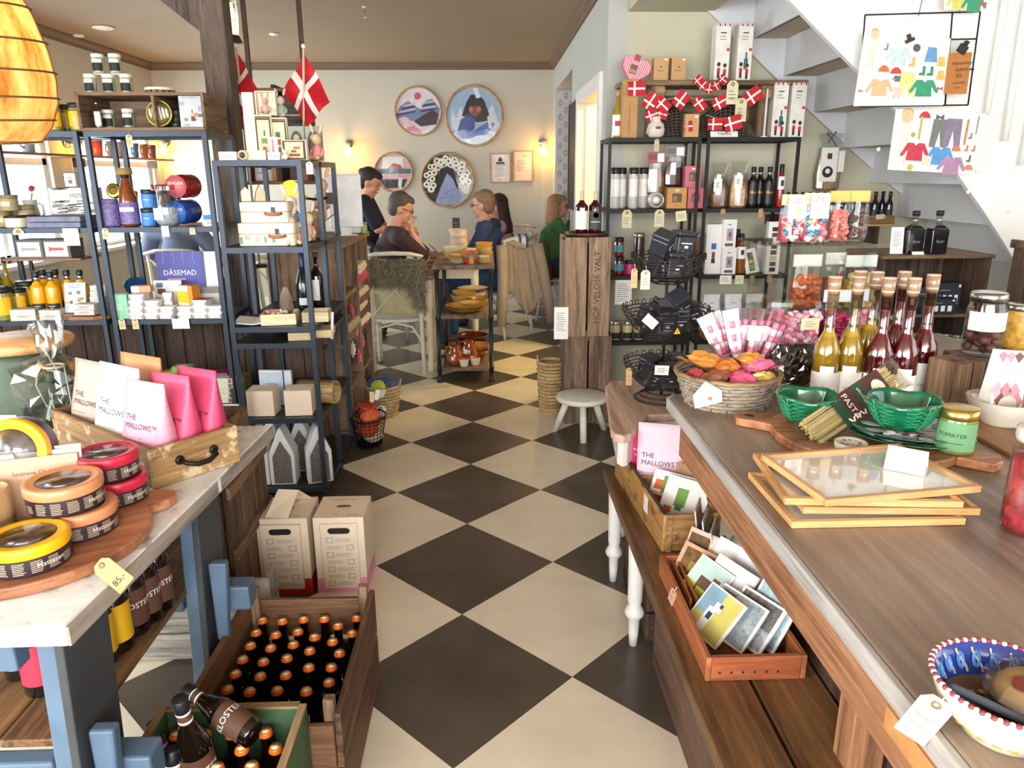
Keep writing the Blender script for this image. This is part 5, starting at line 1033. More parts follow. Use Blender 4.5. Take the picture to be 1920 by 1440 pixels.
    if bun:hb.T =R;hb.ell(bun,.035,.035,.035)
    remesh(hb.obj('hair',t),.007,3)
    e =B(mat('#2a201c',.4));e.T =R
    for s in (-1,1):e.ell((s*.031,.089,.003),.011,.006,.006).ell((s*.031,.088,.026),.016,.006,.004)
    e.obj('eyes',t);m_ =B(mat('#b5645a',.5));m_.T =R;m_.ell((0,.1,-.058),.02,.005,.006).obj('mouth',t)
    if glasses:
        e =B(INK);e.T =R
        for s in (-1,1):e.tube([(s*.033+.022*cos(a*PI/6),.103,.003+.016*sin(a*PI/6)) for a in range(12)],.0025,5,True);e.tube([(s*.055,.1,.006),(s*.08,.02,.006),(s*.079,-.02,-.004)],.0025,5)
        e.tube([(-.012,.106,.006),(.012,.106,.006)],.0025,5);e.obj('glasses',t)
    return t
# man in brown reading at the table
hd =at(752,396,Y=6.42)
person('man in dark brown t-shirt with glasses resting his chin on his hand',dict(head=(hd.x,6.42,1.235),neck=(hd.x-.07,6.42,1.09),chest=(-.84,6.48,.87),pelvis=(-.93,6.56,.56),shL=(-.77,6.63,1.0),elL=(-.53,6.6,.82),haL=(-.42,6.5,.83),hdL=(.8,-.3,.2),shR=(-.74,6.29,1.0),elR=(-.53,6.42,.815),haR=(-.645,6.4,1.03),hdR=(.05,.25,1),hnR=(1,0,0),hipL=(-.86,6.66,.56),knL=(-.45,6.7,.55),ftL=(-.4,6.7,.0),hipR=(-.84,6.46,.56),knR=(-.42,6.44,.55),ftR=(-.42,6.44,.0)),(.92,.12,-.38),'#46323a','#33435c','#5b5048',.42,glasses=True,hs=1.05)
# standing woman in black t-shirt
hd =at(693,338,Y=7.1)
person('standing woman in black t-shirt with hair tied up looking down',dict(head=(hd.x,7.1,hd.z-.02),neck=(hd.x-.05,7.1,hd.z-.17),chest=(hd.x-.06,7.12,1.12),pelvis=(hd.x-.1,7.15,.86),shL=(hd.x-.06,7.28,1.27),elL=(hd.x+.06,7.3,1.03),haL=(hd.x+.25,7.2,1.02),shR=(hd.x-.03,6.93,1.27),elR=(hd.x+.08,6.9,1.03),haR=(hd.x+.28,7.02,1.0),hipL=(hd.x-.1,7.24,.84),knL=(hd.x-.08,7.25,.46),ftL=(hd.x-.12,7.25,0),hipR=(hd.x-.09,7.06,.84),knR=(hd.x-.06,7.05,.46),ftR=(hd.x-.1,7.05,0),toe=(1,0,0)),(.9,-.05,-.42),'#1d2030','#2a3f60','#3b2a22',.42,bun=(0,-.1,.06))
# blue shirt, seen from behind the cart
hd =at(906,384,Y=6.98)
person('person in navy blue shirt with short brown hair and glasses',dict(head=(hd.x,6.98,hd.z),neck=(hd.x+.01,7.0,hd.z-.15),chest=(hd.x+.06,7.0,.9),pelvis=(.08,7.02,.56),shL=(hd.x+.02,6.83,1.04),elL=(hd.x-.1,6.78,.84),haL=(hd.x-.26,6.85,.82),shR=(hd.x+.1,7.18,1.04),elR=(hd.x+.04,7.26,.84),haR=(hd.x-.16,7.2,.82),hipL=(.04,6.93,.56),knL=(-.36,6.9,.55),ftL=(-.34,6.9,0),hipR=(.04,7.12,.56),knR=(-.36,7.14,.55),ftR=(-.34,7.14,0)),(-.9,.35,-.1),'#2c3a63','#274a7c','#8a6f56',.6,glasses=True,hs=1.05)
person('dark haired person in pink floral shirt hidden behind the blue shirt',dict(head=(.1,7.62,1.19),neck=(.11,7.63,1.05),chest=(.14,7.65,.85),pelvis=(.18,7.68,.56),shL=(.12,7.48,1.0),elL=(.02,7.42,.8),haL=(-.14,7.5,.81),shR=(.2,7.82,1.0),elR=(.1,7.9,.8),haR=(-.08,7.84,.81),hipL=(.13,7.58,.56),knL=(-.25,7.55,.55),ftL=(-.25,7.55,0),hipR=(.13,7.77,.56),knR=(-.25,7.8,.55),ftR=(-.25,7.8,0)),(-.95,.1,-.1),'#c79aa4','#3a3f52','#3a1f1c',.9,hairlen=.22)
# woman in green sweater
hd =at(1046,388,Y=7.95)
person('woman in green sweater with light brown hair, hands at her mouth',dict(head=(hd.x,7.95,hd.z),neck=(hd.x-.02,7.95,hd.z-.15),chest=(hd.x-.05,7.96,.85),pelvis=(hd.x-.08,7.97,.55),shL=(hd.x-.02,8.13,1.0),elL=(hd.x+.12,8.1,.82),haL=(hd.x+.15,7.99,1.05),hdL=(0,-.1,1),hnL=(-1,0,0),shR=(hd.x-.02,7.78,1.0),elR=(hd.x+.12,7.8,.82),haR=(hd.x+.15,7.92,1.05),hdR=(0,.1,1),hnR=(-1,0,0),hipL=(hd.x-.02,8.06,.55),knL=(hd.x+.4,8.06,.54),ftL=(hd.x+.4,8.06,0),hipR=(hd.x-.02,7.88,.55),knR=(hd.x+.4,7.86,.54),ftR=(hd.x+.4,7.86,0)),(.96,.12,0),'#4d7a4c','#2f3850','#a67c55',.95,hairlen=.13)
# guest glimpsed through the metal rack
person('guest in grey blue shirt glimpsed through the metal rack shelves',dict(head=(-2.55,6.2,1.3),neck=(-2.55,6.2,1.15),chest=(-2.52,6.2,.92),pelvis=(-2.5,6.25,.58),shL=(-2.75,6.25,1.06),elL=(-2.85,6.3,.85),haL=(-2.75,6.5,.82),shR=(-2.36,6.2,1.06),elR=(-2.2,6.2,.85),haR=(-2.1,6.42,.82),hipL=(-2.6,6.3,.56),knL=(-2.6,6.7,.55),ftL=(-2.6,6.7,0),hipR=(-2.4,6.3,.56),knR=(-2.38,6.7,.55),ftR=(-2.38,6.7,0)),(.1,1,-.1),'#6f7690','#3a3f52','#4a3a30',.42)
cross_chair('white cross back chair below the guest in grey blue',(-2.5,6.22,0),0)
ct =thing('cafe_table','small wooden cafe table before the guest in grey blue','table',(-2.5,6.95,0));B(wood('#7a5a40','#a88564','x',5)).box(-.45,.45,-.33,.33,.735,.77).obj('table_top',ct,bev=.005)
for x in (-.38,.38):
    for y in (-.27,.27):B(CREAM).t((x,y,0)).lathe(LEGP,12).obj('leg',ct)
# jacket on the chair, red bag
jk =thing('jacket','beige jacket draped over the chair with its sleeves hanging down','jacket',(.27,6.92,0),.35);JM =mat('#b0a597',.9,var=.1,bump=.2)
def fold(u,v):return .03*sin(u*17+v*2)+.018*sin(u*31-v*5)
def jk_pt(u,v):
    w =.34+.16*v;return Vector(((u-.5)*w+.04*v,-.03-.05*sin(min(1,v*5)*PI/2)+fold(u,v)*(.3+.7*v),.92-.58*v*(1-.2*sin(u*PI*2.5))))
B(JM).grid(jk_pt,28,18).obj('back_panel',jk,sol=.008)
for s,x0,x1 in ((0,-.17,-.2),(1,.17,.31)):
    B(JM).tube([(x0,-.06,.88),(x0+(x1-x0)*.3,-.1,.66),(x0+(x1-x0)*.7,-.11,.4),(x1,-.1,.14)],[.06,.055,.05,.042],12).obj('sleeve',jk)
B(JM).tube([(-.14,0,.93),(-.07,-.07,.9),(.03,-.09,.87),(.12,-.07,.9),(.17,0,.93)],.03,10).obj('collar',jk)
sc =thing('scarf','blue and white striped scarf tucked in the jacket collar','scarf',(.29,6.9,.92)); 
for k in range(7):B(mat('#3a5ea0',.9) if k %3 == 0 else WHITE).t((0,0,0)).tube([(-.06+k*.02,.02,.05),(-.06+k*.022,-.06,.02),(-.05+k*.02,-.07,-.06)],.012,6).obj('stripe',sc)
rb =thing('red_bag','dark red shoulder bag hanging on the green sweatered woman’s chair','bag',(.6,7.78,.36));B(mat('#8c1c28',.6,bump=.2)).frust(.17,.05,.14,.03,0,.22).obj('bag_body',rb,bev=.02);B(mat('#6a1620',.6)).tube([(-.06,0,.2),(-.03,0,.4),(0,.0,.49),(.03,0,.4),(.06,0,.2)],.006,6).obj('strap',rb)
# ------------------------------------------------------------------ pictures on the back wall
def disc(b,r,m,y,cx=0,cz=0,sx=1,sz=1,n=40,a0=0,a1=2*PI):
    b.mt(m);P =[(cx+r*sx*cos(a0+(a1-a0)*k/n),y,cz+r*sz*sin(a0+(a1-a0)*k/n)) for k in range(n+(0 if a1-a0 > 6.28 else 1))];b.add(P,[tuple(range(len(P)))]);return b
def clip(poly,r):
    return [(x,z) if math.hypot(x,z) <= r else (x*r/math.hypot(x,z),z*r/math.hypot(x,z)) for x,z in poly]
def round_art(lb,cx,cz,r,ground,shapes):
    t =thing('round_picture',lb,'picture',(cx,8.9,cz));B(wood('#a9835a','#c9a579','x',5)).t((0,0,0),(PI/2,0,0)).lathe([(r*.92,.0),(r*.92,.03),(r,.03),(r,.002)],48).obj('frame',t)
    b =B();disc(b,r*.93,mat(ground,.6),-.012)
    for k,(c,poly) in enumerate(shapes):
        q =clip([(x*r,z*r) for x,z in poly],r*.92);b.mt(mat(c,.6));b.add([(x,-.0122-.0003*k,z) for x,z in q],[tuple(range(len(q)))])
    b.obj('art_print',t)
    B(glass('#ffffff',.0)).t((0,0,0),(PI/2,0,0)).lathe([(r*.925,.024),(0,.024)],40).obj('glazing',t);return t
def circ(x,z,r,n=14,sz=1):return [(x+r*cos(2*PI*k/n),z+r*sz*sin(2*PI*k/n)) for k in range(n)]
def band(x0,z0,x1,z1,w):d =math.hypot(x1-x0,z1-z0);nx,nz =-(z1-z0)/d*w,(x1-x0)/d*w;return [(x0-nx,z0-nz),(x1-nx,z1-nz),(x1+nx,z1+nz),(x0+nx,z0+nz)]
A =at(784,209,Y=8.9);shp =[('#7f8db3',[(-.95,-.1),(-.75,.2),(-.4,.42),(-.1,.2),(.1,.1),(.35,.42),(.6,.5),(.95,.1),(.9,-.4),(-.9,-.4)])]
shp += [(c,band(-.9+.1*k,-.15+.12*k,-.1,.0+.1*k,.03)) for k,c in enumerate(('#2f3b57','#e3c3cf','#2f3b57','#e3c3cf'))]+[(c,band(.1+.04*k,0+.11*k,.75,.1+.1*k,.03)) for k,c in enumerate(('#2f3b57','#e8d3da','#2f3b57','#e3c3cf'))]+[('#4a3540',[(-.2,-.4),(.2,-.15),(.6,.05),(.85,-.1),(.8,-.55),(.1,-.6)]),('#e9c8d6',[(-.9,-.3),(-.5,-.2),(.05,-.75),(.3,-.95),(-.3,-.95)]),('#e28fb0',[(-.6,-.7),(-.2,-.55),(.2,-.95),(-.2,-.97)]),('#e0567a',circ(0,.6,.14))]
round_art('round framed print of striped mountains under a pink sun',A.x,A.z,.27,'#efe3ea',shp)
A =at(889,218,Y=8.9);shp =[('#dfe6ee',[(-.9,-.5),(-.75,.3),(-.62,-.1),(-.45,.35),(-.3,-.2),(-.2,-.6)]),('#dfe6ee',[(.3,-.4),(.5,.2),(.62,.4),(.75,0),(.92,-.3),(.7,-.7)]),('#2d2b2c',[(-.42,0),(-.25,.45),(-.1,.68),(.15,.7),(.35,.5),(.5,.1),(.5,-.15),(.1,-.2),(-.3,.0)]),('#8a5b48',circ(.03,.22,.2,14,1.15)),('#d9706c',circ(-.1,.22,.08)),('#d9706c',circ(.16,.22,.08)),('#2d2b2c',band(-.16,.38,.22,.38,.06)),('#4059a0',[(-.6,-.55),(-.45,-.1),(-.2,.05),(.05,-.1),(0,-.4),(-.4,-.75)]),('#5874c0',[(-.5,-.7),(0,-.45),(.5,-.15),(.7,-.25),(.45,-.55),(-.1,-.75)]),('#eef0f4',[(-.4,-.8),(.1,-.62),(.6,-.6),(.5,-.8),(0,-.95)]),('#e8edf3',band(.05,.9,.16,.58,.08)),('#e8edf3',band(.5,0,.55,-.4,.06))]
round_art('large round framed print of a figure wrapped in blue among ice',A.x,A.z,.335,'#a9c4de',shp)
A =at(738,323,Y=8.9);shp =[('#f4f4f2',[(-.6,.15),(-.55,.8),(.5,.75),(.5,.2)]),('#b56a55',[(-.3,.2),(0,.45),(.4,.35),(.5,.1),(-.3,.1)]),('#5f7388',band(-.9,.05,.9,.05,.12)),('#e1b3b4',[(-.9,-.1),(.9,-.1),(.7,-.35),(-.7,-.3)]),('#474350',[(-.8,-.35),(.7,-.35),(.5,-.75),(-.4,-.8)]),('#f0f0ee',[(.25,-.25),(.45,-.3),(.35,-.85),(.2,-.7)])]  # pale quads put window reflections into the print colours
round_art('small round framed print with red boat and painted-in window reflections',A.x,A.z,.225,'#d9b9b4',shp)
A =at(839,338,Y=8.9);rnd =random.Random(11);shp =[('#8fa06a',[(.1,.9),(.6,.7),(.9,.2),(.6,.1),(.2,.4)])]
for k in range(30):
    a =-.5+k*.142 if k < 30 else 0;q =(.78,.55,.68)[k %3];x,z =q*cos(a),q*sin(a)
    shp += [('#efe4d2',circ(x,z,rnd.uniform(.1,.14),9)),('#3a3a34',circ(x,z,.045,8))]
shp += [('#22241f',[(-.25,.4),(0,.5),(.22,.4),(.33,0),(.4,-.3),(-.42,-.4),(-.33,0)]),('#9aa0c8',[(-.5,-.85),(-.25,-.25),(0,.25),(.2,.05),(.35,-.3),(.6,-.65),(.3,-.95),(-.2,-.95)]),('#7f88b8',band(-.2,-.5,.3,-.3,.02)),('#7f88b8',band(-.3,-.65,.35,-.5,.02)),('#eef0ee',[(.45,-.15),(.85,-.2),(.75,-.45),(.5,-.4)])]
round_art('large round framed print of white anemones around a lilac dress',A.x,A.z,.315,'#3a3d33',shp)
for n,(x0,y0,x1,y1,lb) in enumerate(((918,287,958,343,'small framed notice with a layered cake drawing'),(962,282,1001,341,'small framed pinkish notice beside the wall lamp'))):
    p,q =at(x0,y0,Y=8.9),at(x1,y1,Y=8.9);w,h =q.x-p.x,p.z-q.z;t =thing('framed_notice',lb,'picture',((p.x+q.x)/2,8.9,q.z));fm =wood('#b08a63','#cfa981','x',5)
    for a in ((-w/2,-w/2+.015,0,h),(w/2-.015,w/2,0,h),(-w/2+.015,w/2-.015,0,.015),(-w/2+.015,w/2-.015,h-.015,h)):B(fm).box(a[0],a[1],-.022,-.002,a[2],a[3]).obj('frame_bar',t)
    B(mat('#f0e6e2',.6) if n == 0 else mat('#f0d9cc',.6)).box(-w/2+.015,w/2-.015,-.008,-.002,.015,h-.015).obj('sheet',t);b =B()
    if n == 0:rects(b,w,h,-.0086,[(.4,.6,.72,.8,INK),(.45,.55,.8,.86,INK),(.3,.7,.64,.7,INK),(.25,.75,.59,.62,GREYINK)]);lines(b,w,h,-.0092,.25,.75,.2,.55,8);lettering(b,'kage',INK,(0,-.0095,h*.1),.02)
    else:lettering(b,'Menu',INK,(.02,-.0095,h*.8),.028);lines(b,w,h,-.0092,.2,.55,.35,.7,5)
    b.obj('print',t)
# narrow black panel on the right cafe wall
bb =thing('chalk_board','tall narrow black board edge on beside the doorway','board',(.768,6.74,1.2));B(mat('#3a3632',.6)).box(-.02,.0,-.24,.24,0,.9).obj('panel',bb,bev=.003);[B(DARKWOODZ).box(-.026,.0,y,y+.021,0,.9).obj('side_frame',bb) for y in (-.262,.241)]
# ================================================================== ceramics cart
CX0,CX1,CY0,CY1 =-.375,.015,5.36,6.3
kt =thing('display_cart','narrow display cart with black pipe legs and wooden shelves of ceramics','cart',((CX0+CX1)/2,(CY0+CY1)/2,0));cw,cd =CX1-CX0,CY1-CY0
CTW =wood('#5f4a36','#94795a','y',5)
for z,e in ((.875,.03),(.505,-.02),(.105,-.02)):B(CTW).box(-cw/2-e,cw/2+e,-cd/2-e,cd/2+e,z-.028,z).obj('shelf_board',kt,bev=.003)
for x in (-1,1):
    for y in (-1,1):B(BLACK).t((x*cw/2,y*cd/2,0)).lathe([(.026,0),(.026,.008),(.016,.015),(.016,.1),(.019,.1),(.019,.125),(.016,.125),(.016,.47),(.02,.475),(.02,.51),(.016,.515),(.016,.82),(.024,.83),(.024,.846)],14).obj('pipe_leg',kt)
def dish(name,lb,loc,r,h,c,c2=None,sx=1,rz=0,cat='bowl',foot=.55,g=None):
    t =thing(name,lb,cat,loc,rz,g);m =mat(c,.25,var=.12,coat=.4);m2 =mat(c2 or c,.22,var=.15,coat=.5)
    B(m).lathe([(r*foot,0),(r*foot*1.03,h*.06),(r*.8,h*.4),(r*.95,h*.8),(r,h)],28,sx=sx,cap=1).obj('outside',t);B(m2).lathe([(r,h),(r*.965,h*1.01),(r*.9,h*.75),(r*.72,h*.38),(r*foot*.9,h*.15),(0,h*.13)],28,sx=sx,cap=0).obj('inside',t);return t
HON,TER,CRM,DKR ='#c9a264','#b0562a','#e4d6b4','#5a2416'
ztop =.876
def pile(name,lb,px,Y,z,n,r,h,cs,step,cat='plate',foot=.55):
    for k in range(n):dish(name,'%s %s'%(['lowest','second','third','fourth','fifth'][k] if n > 1 else 'single',lb),(col(px,Y,z),Y,z+.0005+k*step),r,h,cs[k %len(cs)],cat=cat,foot=foot,g=lb)
pile('small_plate','small yellow rimmed plate in the pile nearest the cart corner',859,5.47,ztop,4,.062,.016,('#ded6d8',CRM,'#e0a85c','#e6bd6c'),.0165)
pile('striped_bowl','striped orange bowl in the nested pile at the front of the cart',881,5.45,ztop,3,.062,.05,('#c8502a','#6a9a92','#d86a34'),.02,'bowl')
pile('small_plate','pale plate in the pile beside the cart edge',909,5.5,ztop,3,.05,.016,(CRM,'#d9c67c','#e8dcb2'),.0165)
pile('oval_dish','oval honey coloured dish in the pile on the cart top',853,5.75,ztop,3,.09,.045,(HON,'#d8b878',CRM),.026,'dish');pile('deep_bowl','deep honey bowl in the pile at the aisle side',908,5.78,ztop,3,.068,.06,(HON,'#cfae6a','#d89a3c'),.032,'bowl')
pile('ramekin','cream ramekin in the tall pile at the back of the cart',860,6.1,ztop,4,.085,.055,('#d9bfa4','#e0cdb4','#d9bfa4','#e0cdb4'),.05,'bowl',.85);pile('cup','green rimmed cup between the piles of bowls',885,5.62,ztop,2,.034,.05,('#b9c2a4',CRM),.045,'cup',.75)
price_tag((col(884,5.37,.93),5.375,.95),'small brown tag on the striped orange bowls',None,0,.03,.055,KRAFT)
pile('serving_plate','large oval honey plate lying on the middle shelf',872,5.56,.506,2,.15,.03,(HON,'#c99a4c'),.018,'plate',.6)
dish('small_plate','round honey plate stacked upon the large serving plates',(col(882,5.52,.55),5.54,.556),.095,.02,'#d4b06a',cat='plate')
for px,Y,r,h,c,lb in ((868,5.85,.1,.08,HON,'deep honey bowl at the left of the middle shelf'),(899,5.75,.085,.07,'#b98a3c','amber bowl at the right of the middle shelf'),(886,6.08,.12,.07,CRM,'wide cream bowl at the back of the middle shelf')):dish('deep_bowl',lb,(col(px,Y,.52),Y,.506),r,h,c)
dish('deep_bowl','amber bowl nested on the deep honey bowl',(col(870,5.85,.55),5.85,.556),.095,.06,'#c59a50');dish('serving_plate','speckled plate lying on top of the wide cream bowl',(col(886,6.08,.6),6.08,.5775),.13,.03,'#8a5a4a','#cdb9a0',cat='plate')
def jug(lb,px,Y,z,s,c):
    t =thing('clay_jug',lb,'jug',(col(px,Y,z),Y,z),-.4);m =mat(c,.2,var=.2,coat=.5);B(m).lathe([(.04*s,0),(.055*s,.02*s),(.06*s,.06*s),(.05*s,.1*s),(.036*s,.125*s),(.042*s,.15*s),(.038*s,.15*s),(.03*s,.12*s),(0,.1*s)],22).obj('jug_body',t);B(m).tube([(-.036*s,0,.14*s),(-.07*s,0,.13*s),(-.075*s,0,.09*s),(-.055*s,0,.05*s)],.008*s,8).obj('handle',t);B(m).add([(.034*s,-.015*s,.15*s),(.034*s,.015*s,.15*s),(.058*s,0,.156*s),(.036*s,0,.12*s)],[(0,2,1),(0,3,2),(1,2,3)]).obj('spout',t);return t
j =jug('brown glazed jug with price sticker at the front of the low shelf',853,5.48,.106,1.0,'#9a4a22');B(WHITE).t((.01,-.0605,.06)).box(-.012,.012,-.001,.001,-.014,.014).obj('sticker',j)
j =jug('second brown glazed jug behind with tilted price sticker',880,5.58,.106,1.1,'#8a3f1c');B(WHITE).t((.0,-.067,.09),(0,.2,0)).box(-.016,.016,-.001,.001,-.018,.018).obj('sticker',j)
for px,lb in ((870,'small white and red cup at the front edge of the low shelf'),(891,'second small white and red cup beside it on the low shelf')):
    t =dish('cup',lb,(col(px,5.44 if px < 880 else 5.47,.12),5.43 if px < 880 else 5.47,.106),.042,.058,'#e6d8c0','#c8664c',foot=.7,cat='cup')
for px,Y,r,h,c,z,lb in ((893,5.75,.1,.05,TER,.106,'brown glazed bowl at the aisle side of the low shelf'),(884,6.0,.13,.06,'#7a3018',.106,'wide terracotta dish at the back of the low shelf'),(893,5.76,.095,.045,'#c98a4a',.158,'amber dish stacked on the brown glazed bowl'),(884,6.0,.14,.06,DKR,.168,'dark brown dish on top of the terracotta dish'),(878,5.8,.07,.05,'#b86a3a',.106,'terracotta bowl behind the two jugs')):dish('clay_dish',lb,(col(px,Y,z),Y,z),r,h,c,cat='dish')
# ================================================================== crate tower with bottles, stool, basket
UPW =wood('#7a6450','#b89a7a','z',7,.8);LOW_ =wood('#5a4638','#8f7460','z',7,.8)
def upcrate(lb,loc,w,d,h,m,rz,txt=None):
    t =thing('apple_crate',lb,'crate',loc,rz);bw =(w-.012)/2
    for k in range(2):
        for y in (-d/2,d/2-.014):o_ =B(m).box(-w/2+k*(bw+.012),-w/2+k*(bw+.012)+bw,y,y+.014,0,h).obj('slat',t,bev=.002)
    for x in (-w/2,w/2-.012):
        for k in range(2):B(m).box(x,x+.012,-d/2+.016+k*(d/2-.012),-d/2+.016+k*(d/2-.012)+d/2-.024,.02,h-.02).obj('side_slat',t,bev=.002)
    for z in (0,h-.03):
        for y in (-d/2+.015,d/2-.04):B(OLDWOODX).box(-w/2+.013,w/2-.013,y,y+.025,z,z+.03).obj('batten',t)
    B(OLDWOODX).box(-w/2+.013,w/2-.013,-d/2+.041,d/2-.041,h-.014,h-.002).box(-w/2+.013,w/2-.013,-d/2+.041,d/2-.041,.002,.014).obj('end_board',t)
    if txt:q =B();lettering(q,txt,mat('#4a3a30',.8),(w*.27,-d/2-.001,h*.5),.052,rot=(PI/2,-PI/2,0));q.obj('stencil_lettering',t)
    n_ =B(mat('#2c2622',.5,.6))
    for x in (-.35,-.15,.15,.35):
        for z in (.015,h-.015):n_.t((x*w,-d/2-.0005,z),(PI/2,0,0)).cyl(.0028,0,.001,6)
    n_.obj('nails',t)['kind']='stuff';return t
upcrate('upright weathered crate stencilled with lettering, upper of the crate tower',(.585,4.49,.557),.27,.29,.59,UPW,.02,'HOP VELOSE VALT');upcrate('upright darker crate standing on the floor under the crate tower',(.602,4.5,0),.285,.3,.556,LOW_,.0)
t =thing('wooden_tray','dark brown round tray on top of the crate tower','tray',(.59,4.46,1.148));B(mat('#4a2a20',.4,coat=.2)).lathe([(.11,0),(.125,.008),(.13,.022),(.124,.022),(.118,.012),(0,.012)],30).obj('tray_body',t);B(DARKWOODX).lathe([(.119,.0125),(0,.0128)],24).obj('tray_floor',t)
for px,lb,lab in ((1090,'dark red spirit bottle with plain white label on the tray',PAPER),(1115,'dark red spirit bottle with grey emblem label on the tray',mat('#4a4a4c',.6))):
    t =bottle('spirit_bottle',lb,'bottle',(col(px,4.42,1.18),4.42,1.161),.0375,.245,mat('#3c0d12',.08,var=.1,coat=.6),mat('#d8c3a2',.6),shoulder=.64,neckstart=.76,neckr=.34,caph=.2,capr=.013,lab=lab,lz=(.12,.55),a=1.3,capname='cork')
    if px < 1100:bandlabel(t,.0386,.134,.152,PAPER,.35,name='label_arch')
    else:q =B(PAPER).t((0,-.0388,.11),(PI/2,0,0)).lathe([(.016,0),(.013,0)],16);q.obj('emblem_ring',t);bandlabel(t,.0388,.07,.074,PAPER,.8,name='label_line')
card('info_sheet','white printed sheet hanging at the side of the crate tower','sheet',(col(1052,4.34,.65),4.335,.545),.085,.195,PAPER,0,rows=[(.15,.85,.25,.85,9)])
st_ =thing('milking_stool','low three legged stool painted off white','stool',(.545,4.16,0));OW =mat('#dcd9c9',.5,var=.08);zs_ =.245
B(OW).lathe([(.13,zs_-.035),(.15,zs_-.03),(.155,zs_-.018),(.15,zs_-.004),(.14,zs_),(0,zs_)],36).obj('seat',st_)
for a in (-1.62,.45,2.75):B(OW).tube([(.085*cos(a),.085*sin(a),zs_-.03),(.165*cos(a),.165*sin(a),0)],[.021,.019],12).obj('leg',st_)
basket('wicker_basket','tall slim wicker basket with handles behind the crate tower',(.40,4.62,0),.07,.085,.33,WICK,22,14)
# ================================================================== black racks against the cream wall
R1,R2,R3,R4 =1.71,1.294,.886,.464
rack('black_rack','slim black metal rack with spice grinders and jars',.74,1.282,4.61,4.93,(R1,R2,R3,R4,.04),DARKSTEEL,tube=.009,board=mat('#2b2725',.5));rack('black_rack','slim black metal rack with cookies and coffee bags beside the stairs',1.335,1.885,4.61,4.93,(R1,R2,R3,R4,.04),DARKSTEEL,tube=.009,board=mat('#2b2725',.5))
YR =4.67
# old bench on top
ob =thing('bench_shelf','rustic wooden bench standing on the black racks','bench',(0,4.78,R1+.001));xa,xb =col(1160,4.75,2.03),col(1506,4.75,2.03);hz =at(1300,150,Y=4.66).z-R1
B(wood('#6e573f','#a98d6c','x',6,.8)).box(xa,xb,-.12,.12,hz-.03,hz).obj('plank',ob,bev=.01)
for px in (1232,1428):x =col(px,4.75,1.9);B(OLDWOOD).box(x-.045,x-.0,-.1,.1,0,hz-.03).obj('leg_board',ob,bev=.004);B(wood('#8a6a44','#c09a68','x',6)).box(x-.035,x+.03,-.115,-.075,hz-.105,hz-.0305).obj('end_block',ob,bev=.012)
B(OLDWOODX).box(col(1232,4.75,1.9),col(1428,4.75,1.9)-.045,.05,.075,hz-.22,hz-.07).obj('rear_rail',ob)
ZB =R1+hz+.0015
# heart box
hb_ =thing('heart_box','pink striped heart shaped box with window','box',(col(1190,4.72,ZB),4.72,ZB+.062),rot=(0,.32,0));H2 =[]
for k in range(40):
    a =2*PI*k/40;H2.append((.088*(sin(a)**3)*1.0,.0055*(13*cos(a)-5*cos(2*a)-2*cos(3*a)-cos(4*a))))
B(mat('#d9677f',.5)).poly_xz(H2,-.025,.025).obj('box_body',hb_);b =B()
for k in range(-6,7):
    x =k*.0125;zs2 =[z for (xx,z) in H2 if abs(xx-x) < .012]
    if len(zs2) > 1:b.mt(mat('#f0c3cb',.5)).add([(x-.003,-.0256,min(zs2)+.004),(x+.003,-.0256,min(zs2)+.004),(x+.003,-.0256,max(zs2)-.004),(x-.003,-.0256,max(zs2)-.004)],[(0,1,2,3)])
b.obj('stripes',hb_);rects(B().t((-.012,0,-.03)),.05,.1,-.0266,[(0,.9,0,.52,mat('#6d5240',.4)),(.05,.85,.06,.25,mat('#a98a5a',.4)),(.15,.85,.75,1.1,mat('#b03a4c',.5))]).obj('label_print',hb_)
for px,lb in ((1236,'plain kraft gift box on the bench nearer the heart box'),(1269,'plain kraft gift box on the bench farther from the heart box')):carton('kraft_box',lb,'box',on(px,4.73,ZB),.088,.07,.128,KRAFT,0,[(.72,.92,.86,.94,WHITE),(.45,.55,.55,.62,BROWN)],[],[(.2,.8,.38,.46,1,BROWN)])
def guard_box(px,Y,z,lb,w=.088,h=.31,rz=0,bottle_=True):
    q =carton('wine_carton',lb,'carton',on(px,Y,z),w,w,h,mat('#eae6dc',.6),rz,[(k/6+.01,k/6+.11,.955,1,RED if k %2 else mat('#c9c4ba',.6)) for k in range(6)]+[(.3,.7,.83,.85,INK)],[],[(.25,.75,.7,.8,2)]);b =B()
    for gx,gz in ((-.2,.02),(.22,.0)):
        x,z0 =gx*w,gz*h+.006;b.mt(RED).box(x-.009,x+.009,-w/2-.0014,-w/2-.0007,z0+.03,z0+.055).mt(INK).box(x-.007,x+.007,-w/2-.0014,-w/2-.0007,z0,z0+.03);disc(b,.011,INK,-w/2-.0015,x,z0+.076,1,1.1,14);b.mt(mat('#e0b490',.6)).box(x-.004,x+.004,-w/2-.0019,-w/2-.0016,z0+.056,z0+.066)
    if bottle_:b.mt(mat('#3f6a70',.5)).box(-.002,.022,-w/2-.0013,-w/2-.0006,.06,.12).box(.005,.015,-w/2-.0013,-w/2-.0006,.12,.155)
    b.mt(RED).box(w*.28,w*.46,-w/2-.0013,-w/2-.0006,h*.52,h*.57);b.obj('guard_print',q);return q
guard_box(1347,4.74,ZB,'white wine carton with two guardsmen on the bench, nearer the kraft boxes',bottle_=False);guard_box(1388,4.74,ZB,'white wine carton with green bottle print on the bench, nearer the stairs')
guard_box(1453,4.7,R1,'white wine carton with green bottle print standing on the rack');guard_box(1486,4.7,R1,'white wine carton with two guardsmen at the end of the rack',bottle_=False)
